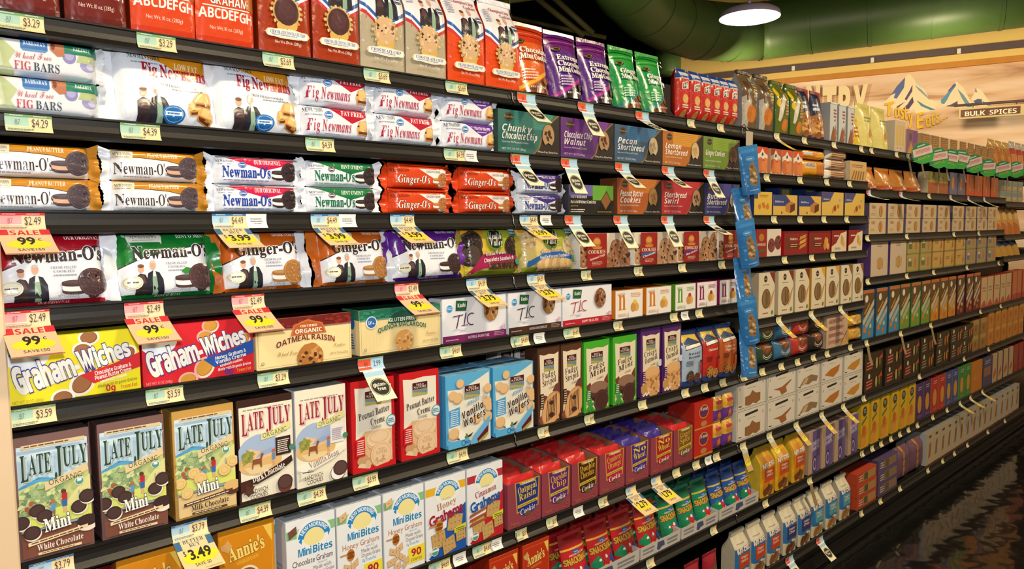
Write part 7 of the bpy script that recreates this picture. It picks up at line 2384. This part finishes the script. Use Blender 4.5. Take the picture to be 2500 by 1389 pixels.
def bent(w, h=.033):
    """Label surface: follows the curved channel. x along, y from its foot to its top."""
    ys = np.array([p[0] for p in SLOT])[::-1]
    zz = np.array([p[1] for p in SLOT])[::-1]
    t = np.linspace(0, 1, len(ys))

    def fn(x, y, l):
        q = np.clip(y / h, 0, 1)
        return np.column_stack([x, np.interp(q, t, ys) - .0006 - l, np.interp(q, t, zz)])
    return fn


STYLE = {'green': ('7aa468', 'a8ccb8', 'f4dcA6'.lower()), 'red': ('d02c34', 'f0a0a4', 'ecd2a8'), 'blue': ('2f78b8', 'a8cce4', 'f2d8a4'), 'gf': ('86a878', 'e2542c', 'a8d0ea'), 'plain': ('b8c49c', 'c8d4b4', 'ecd8a4'), 'white': ('f0f0ee', 'f0f0ee', 'f0f0ee')}


def label_mesh(w, kind, price):
    c = STYLE[kind]
    a = Art(w, .033)
    if kind == 'white':
        a.r(0, 0, 1, 1, 'f0f0ee').lines(.2, .3, .8, .7, 3, '8a8a88')
    elif kind == 'gf':
        a.r(0, 0, 1, 1, 'e8eef2').r(0, 0, .50, .92, c[1]).r(.5, .0, 1, .92, c[2]).r(0, .88, 1, 1, c[0]).t('81', .3, .35, .3, '8a2410', 's', .14).r(0, .0, 1, .12, 'f0ece0')
        if price:
            a.t(price, .74, .32, .36, '3a3a40', 's', .3)
    else:
        a.r(0, 0, 1, 1, c[2]).r(0, .30, .5, .86, c[1]).r(0, 0, .5, .30, mixc(c[1], c[2], .5)).r(0, .84, 1, 1, c[0])
        a.lines(.05, .06, .6, .26, 2, '8a8468').lines(.1, .88, .4, .96, 1, 'f0ece0').lines(.6, .88, .9, .96, 1, 'f0ece0')
        a.t('87', .26, .44, .26, '6a8078' if kind != 'red' else 'a85c60', 's', .12)
        if price:
            a.t('$' + price, .73, .36, .40, '3a342e', 's', .36)
    mb = MB()
    fn = bent(w)
    xs, ys = np.meshgrid([0, w], np.linspace(0, .033, 8))
    g = fn(xs.ravel(), ys.ravel(), np.zeros(16))
    F = [(2 * i, 2 * i + 1, 2 * i + 3, 2 * i + 2) for i in range(7)]
    mb.add(np.concatenate([g, g + np.array([0, .0004, 0])]), F + [tuple(16 + k for k in reversed(f)) for f in F], c[2])
    mb.art(a, fn, (1, 8))
    return mb.mesh('price_label')


FLG = {'sale': (.078, .092), 'better': (.074, .090), 'free': (.056, .088), 'deal': (.042, .085), 'narrow': (.03, .10)}


def flag_mesh(kind, price, tilt):
    w, h = FLG[kind]
    a = Art(w, h)
    base = {'sale': 'e4c49c', 'better': 'ecd09a', 'free': 'f2ecc8', 'deal': 'c4a468', 'narrow': '8c7858'}[kind]
    a.r(0, 0, 1, 1, base)
    if kind == 'sale':
        a.r(0, .80, .20, 1, 'd03038').r(.80, .80, 1, 1, 'd03038').t('SALE', .5, .80, .17, 'c82834', 'b', .56)
        a.e(.5, .42, .36, .18, 'f0e02c').t('99', .48, .42, .28, '26221e', 's', .34, bold=True).t('c', .74, .56, .14, '26221e', 's', .08)
        a.t('SAVE 1.50', .5, .14, .10, '5a4c3a', 's', .5).r(.45, .03, .95, .04, 'a84c44').r(0, 0, 1, .018, 'c83c40')
    elif kind == 'better':
        a.r(0, .70, .16, .96, '3a6c94').r(.84, .70, 1, .96, '3a6c94').t('BETTER', .5, .86, .10, '3a5c7c', 'r', .56).t('BUY', .5, .74, .10, '3a5c7c', 'r', .30)
        a.e(.52, .42, .38, .2, 'f0e02c').t('$', .16, .52, .15, '26221e', 's', .07).t(price, .54, .38, .28, '26221e', 's', .58, bold=True)
        a.t('SAVE .50', .5, .15, .10, '5a4c3a', 's', .42).r(.5, .05, .95, .06, '8a7a5c')
    elif kind == 'free':
        a.r(0, .80, 1, 1, 'a8cce4').r(0, .95, 1, 1, 'e8eef0').e(.5, .44, .29, .29, '20201c').ring(.5, .44, .26, .272, 'f2ecc8').t('gluten-', .5, .47, .11, 'f2ecd4', 'b', .66).t('free', .52, .33, .11, 'f2ecd4', 'b', .42)
    elif kind == 'deal':
        a.r(0, .85, 1, 1, 'b8ccd4').e(.5, .4, .25, .15, 'ecd82c').t(price or '2.99', .5, .38, .13, '3a342c', 's', .7)
    else:
        a.lines(.2, .3, .8, .7, 4, 'a08860')
    mb = MB()
    cs, sn = math.cos(tilt), math.sin(tilt)

    def fn(x, y, l):
        q = h - y
        cur = .10 * q * q / h
        yy = -.0155 - (q * sn + cur * cs) - l * cs
        zz = -.034 - (q * cs - cur * sn) + l * sn
        return np.column_stack([x, yy, zz])
    xs, ys = np.meshgrid([0, w], np.linspace(0, h, 7))
    g = fn(xs.ravel(), ys.ravel(), np.zeros(14))
    b = fn(xs.ravel(), ys.ravel(), np.full(14, -.0006))
    F = [(2 * i, 2 * i + 1, 2 * i + 3, 2 * i + 2) for i in range(6)]
    mb.add(np.concatenate([g, b]), F + [tuple(14 + k for k in reversed(f)) for f in F], base)
    mb.art(a, fn, (1, 6))
    return mb.mesh('hanging_flag')


LM = {}


def price(row, items):
    """items: (image column of the label's left edge, kind, price, flag kind, flag price, tilt, label width)."""
    z = ROW[row]
    n = len(items)
    cn = {'green': 'green-topped', 'red': 'red-topped', 'blue': 'blue-topped', 'gf': 'orange-blue', 'plain': 'small pale', 'white': 'plain white'}
    same = {}
    for it in items:
        k0 = (it[1], it[3] if len(it) > 3 else None)
        same[k0] = same.get(k0, 0) + 1
    seen = {}
    for it in items:
        u, kind, pr, fk, fp, tilt, w = (list(it) + [None] * 7)[:7]
        w = w or (.071 if kind not in ('plain', 'white') else .045)
        key = (kind, pr, round(w, 3))
        if key not in LM:
            LM[key] = label_mesh(w, kind, pr)
            LM[key].materials.append(M['paper'])
        o = bpy.data.objects.new('price_label', LM[key])
        COL.objects.link(o)
        x = xat(u, z - .01, -.006)
        o.location = (x, 0, z)
        k0 = (kind, fk)
        i = seen.get(k0, 0)
        seen[k0] = i + 1
        L = cn[kind] + ' price label'
        if fk:
            L += {'sale': ' with sale flag', 'better': ' with better-buy flag', 'free': ' with gluten-free flag', 'deal': ' with yellow flag', 'narrow': ' with narrow strip'}[fk]
        L += ', ' + (ORD[i] + ' of ' + NUM[same[k0]] if same[k0] > 1 else 'only such') + ' on the ' + ROWN[row]
        tag(o, L, 'price label', 'price labels on the ' + ROWN[row])
        if fk:
            tilt = {'sale': 1.02, 'better': 1.02}.get(fk, tilt if tilt is not None else .55)
            fk2 = (fk, fp, round(tilt, 2))
            if fk2 not in LM:
                LM[fk2] = flag_mesh(fk, fp, tilt)
                LM[fk2].materials.append(M['paper'])
            f = bpy.data.objects.new('hanging_flag', LM[fk2])
            COL.objects.link(f)
            f.parent = o
            f.location = ((w - FLG[fk][0]) / 2, 0, 0)


G_ = 'green'
price('A', [(-12, G_, '3.29'), (333, G_, '3.29'), (640, G_, '3.69'), (887, G_, '3.69'), (1087, G_, '3.69'), (1262, 'gf', None, 'free', None, .75), (1410, 'gf', None, 'free', None, .45), (1551, 'gf', None, 'free', None, 1.0),
            (1677, 'plain', None), (1750, 'plain', None), (1889, 'plain', None, 'deal', '2.99', .9), (1957, 'plain', None), (2030, 'plain', None), (2097, 'plain', None), (2122, 'plain', None), (2184, 'plain', None),
            (2212, 'plain', None, 'narrow', None, .1), (2243, 'plain', None, 'narrow', None, .1), (2283, 'plain', None, 'narrow', None, .1), (2303, 'plain', None, 'narrow', None, .1), (2345, 'plain', None, 'narrow', None, .1), (2380, 'plain', None, 'narrow', None, .1), (2420, 'plain', None, 'narrow', None, .1), (2452, 'plain', None, 'narrow', None, .1)])
price('B', [(10, G_, '4.29'), (293, G_, '4.39'), (745, G_, '4.39'), (1083, G_, '4.39'), (1131, 'white', None), (1246, 'gf', None, 'free', None, .7), (1369, 'gf', None, 'free', None, .4), (1501, 'gf', None, 'free', None, .8), (1615, 'gf', None, 'free', None, .9), (1717, 'gf', None, 'free', None, .45),
            (1864, 'plain', None), (1946, 'plain', None), (2012, 'plain', None), (2068, 'plain', None)])
price('C', [(-8, 'red', '2.49', 'sale', None, .6), (517, 'blue', '4.49', 'better', '3.99', .65), (600, 'white', None), (758, 'blue', '4.49', 'better', '3.99', .65), (826, 'white', None), (952, 'blue', '4.49', 'better', '3.99', .7), (1268, 'blue', '4.49', 'better', '3.99', .8), (1318, 'white', None),
            (1378, 'gf', None, 'free', None, .65), (1497, 'gf', None, 'free', None, .45), (1613, 'gf', None, 'free', None, .4), (1717, 'gf', None, 'free', None, 1.0), (1882, 'plain', None), (1946, 'plain', None), (2005, 'plain', None), (2061, 'plain', None)])
price('D', [(5, 'red', '2.49', 'sale', None, .55), (303, 'red', '2.49', 'sale', None, .55), (565, 'red', '2.49', 'sale', None, .55), (963, 'red', '2.49', 'sale', None, .6), (1138, 'blue', '4.39', 'better', '3.79', .9), (1286, 'blue', '4.39', 'better', '3.79', .9),
            (1418, 'plain', '3.99'), (1547, 'plain', '3.99'), (1655, 'plain', None), (1753, 'plain', None), (1908, 'plain', None), (1975, 'plain', None), (2027, 'plain', None)])
price('E', [(22, G_, '3.59'), (355, G_, '3.59'), (628, G_, '3.29'), (873, 'gf', '2.99', 'free', None, .68), (1073, G_, '4.69'), (1246, G_, '4.69'), (1302, 'white', None), (1375, G_, '4.69'), (1497, 'plain', '2.99'), (1635, 'plain', None), (1662, 'white', None), (1697, 'plain', None)])
price('E3', [(1894, 'plain', None, 'deal', '2.99', .8), (1974, 'plain', None, 'deal', '2.99', .8), (2046, 'plain', None, 'deal', '2.99', .8)])
price('F', [(70, 'blue', '3.79', 'better', '3.49', .5), (418, 'blue', '3.79', 'better', '3.49', .45), (583, G_, '4.39'), (725, G_, '4.39'), (860, G_, '3.99'), (1090, G_, '4.99'), (1312, 'plain', '4.99'), (1426, 'plain', '4.99'), (1557, 'plain', None), (1663, 'plain', None), (1711, 'plain', None), (1756, 'plain', None), (1807, 'plain', None),
            (1853, 'plain', None), (1900, 'plain', None), (1940, 'plain', None), (1979, 'plain', None), (2013, 'plain', None), (2070, 'plain', None), (2110, 'plain', None, 'narrow', None, .15), (2194, 'plain', None, 'narrow', None, .15), (2268, 'plain', None, 'narrow', None, .15), (2390, 'plain', None), (2440, 'plain', None)])
price('G', [(1046, G_, '4.69'), (1105, 'white', None), (1153, G_, '4.69'), (1195, 'white', None), (1258, 'plain', '1.39'), (1333, 'plain', '1.39'), (1399, 'white', None), (1460, 'plain', '1.39'), (1527, 'blue', None, 'better', '2.79', .35, .055), (1589, 'blue', None, 'better', '1.79', .55, .055), (1641, 'plain', None), (1690, 'plain', None), (1720, 'white', None), (1740, 'plain', None),
            (1806, 'plain', None, 'deal', '3.49', .25), (1871, 'plain', None, 'deal', '2.79', .55), (1937, 'plain', None, 'deal', '2.79', .65), (2000, 'plain', None, 'deal', '2.79', .7), (2053, 'plain', None, 'deal', '2.79', .8), (2103, 'plain', None), (2240, 'plain', None), (2350, 'plain', None), (2410, 'plain', None)])
price('H', [(1577, 'plain', None), (1733, 'plain', None), (1861, 'plain', None), (1970, 'plain', None, 'narrow', None, .2), (2099, 'plain', None), (2124, 'plain', None), (2146, 'plain', None), (2170, 'plain', None), (2192, 'plain', None), (2213, 'plain', None), (2235, 'plain', None), (2273, 'plain', None), (2308, 'plain', None), (2340, 'plain', None, 'deal', None, 1.0), (2366, 'plain', None, 'deal', None, 1.0), (2395, 'plain', None, 'deal', None, 1.0)])
price('I', [(1917, 'gf', None, 'free', None, .7), (1992, 'gf', None, 'free', None, .7), (2097, 'plain', None), (2144, 'plain', None), (2192, 'plain', None), (2261, 'plain', None), (2297, 'plain', None), (2326, 'plain', None), (2358, 'plain', None), (2408, 'plain', None), (2450, 'plain', None)])
price('B4', [(2115, 'gf', None, 'free', None, 1.2, .05), (2194, 'gf', None, 'free', None, 1.2, .05), (2264, 'plain', None), (2316, 'gf', None, 'free', None, 1.1, .05), (2360, 'gf', None, 'free', None, 1.0, .05), (2399, 'gf', None, 'free', None, 1.0, .05)])
price('C4', [(2112, 'plain', None), (2209, 'plain', None), (2325, 'plain', None), (2386, 'plain', None)])
price('D4', [(2113, 'plain', None), (2209, 'plain', None), (2275, 'plain', None), (2357, 'plain', None), (2435, 'plain', None), (2460, 'plain', None)])

# ------------------------------------------------------------------ round green signs along the far top shelf
def sign_art(a):
    a.e(.5, .5, .5, .5, '1c7a4c', 0, 36).p([(.0, .2), (1, .42), (.9, .1), (.5, 0)], '2f9c3c')
    a.p([(.08, .36), (.94, .46), (.94, .82), (.08, .72)], 'd4b8b0').lines(.2, .48, .86, .66, 3, 'b86a6c', .1, .12).p([(.3, .80), (.66, .86), (.66, .92), (.3, .86)], 'a8d0b8').lines(.25, .18, .8, .32, 2, '9cb83c', .2, .15)


sm = None
for i, (u, v, tz) in enumerate(((2252, 374, .3), (2291, 386, .1), (2319, 388, -.5), (2342, 389, -.6), (2378, 400, .3), (2412, 410, -.1), (2449, 414, .2), (2480, 414, .25))):
    x = xat(u, ROW['A'] - .05, -.09)
    z = zat(u, v, -.09)
    if sm is None:
        mb = MB()
        a = Art(.115, .115)
        sign_art(a)
        th = np.linspace(0, 2 * math.pi, 32, endpoint=False)
        V = [(.0575 * math.cos(t), y, .0575 * math.sin(t)) for y in (0, .0012) for t in th]
        mb.add(V, [tuple(range(32)), tuple(range(63, 31, -1))] + [(k, 32 + k, 32 + (k + 1) % 32, (k + 1) % 32) for k in range(32)], '1c7a4c')
        mb.art(a, lambda x_, y_, l: np.column_stack([x_ - .0575, -l - .0003, y_ - .0575]))
        sm = mb.build('round_sign', 'paper')
        ar = MB()
        ar.box(-.006, .001, -.02, .006, .082, -.014, 'c8c4b4')
        ar.build('arm', 'paper', sm)
        o = sm
    else:
        o = dup(sm)
    o.location = (x, -.09, z)
    o.rotation_euler = (0, 0, 0)
    o.rotation_euler = (0, -tz * .6, -.75 + .12 * (i % 3 - 1))
    tag(o, 'round green sign with pink panel, %s of eight along the far top shelf' % ORD[i], 'sign', 'round green shelf signs')

# ------------------------------------------------------------------ strip of blue bags hung at the end of the second bay
xs0 = xat(1830, 1.6, -.06)
mb = MB()
mb.box(xs0 - .006, -.052, zat(1830, 900, -.05), xs0 + .006, -.0505, 2.04, '8a8c90')
st = mb.build('merchandising_strip', 'paper')
tag(st, 'narrow hanging strip that carries the blue snack bags', 'hanging strip')
cd = MB()
cd.box(xs0 - .028, -.055, 1.985, xs0 + .022, -.053, 2.04, 'b8ac94', .0008)
cd.build('card', 'paper', st)
hk = MB()
hk.tube([(xs0, -.05, 2.04), (xs0, -.03, 2.07), (xs0, -.012, 2.06)], .002, 'b8b4ac', 6)
hk.build('hook', 'steel', st)


def bluebag(a):
    a.r(0, 0, 1, 1, '2a74b8').r(0, .92, 1, 1, '3a84c4').p([(.34, .22), (.72, .16), (.80, .5), (.66, .72), (.42, .66)], '8a6c48')
    for i in range(14):
        a.blob(a.rng.uniform(.42, .74), a.rng.uniform(.24, .64), .035, a.rng.choice(('a8875c', '6c5236', 'c8a878')), 6, .4)
    a.e(.5, .78, .12, .06, '4a8cc4').lines(.36, .76, .64, .80, 1, 'c8d8e8').lines(.3, .06, .8, .12, 1, '8cb4d8').blob(.25, .4, .04, '5a9cd4', 6, .4).blob(.2, .2, .03, '5a9cd4', 6, .4)


bb = pouch('snack_bag', .078, .170, .034, bluebag, '2a74b8', 191, .004, None, 'film', True, '3a84c4')
for i, (u, v, ry, yo) in enumerate(((1826, 366, -.13, 0), (1822, 462, -.10, .006), (1822, 545, -.16, -.002), (1818, 632, -.03, .005), (1824, 732, -.14, -.001), (1818, 806, .0, -.012))):
    o = bb if i == 0 else dup(bb)
    z = zat(u, v, -.07) - .175
    x = xat(u - 8, z + .175, -.07)
    o.location = (x - .02, -.085 + yo, z)
    o.rotation_euler = (.10 * (-1) ** i, ry * 1.3, -.55 + .2 * (i % 2))
    tag(o, 'blue snack bag with clear window, %s of six from the top of the strip' % ORD[i], 'bag', 'blue hanging snack bags')
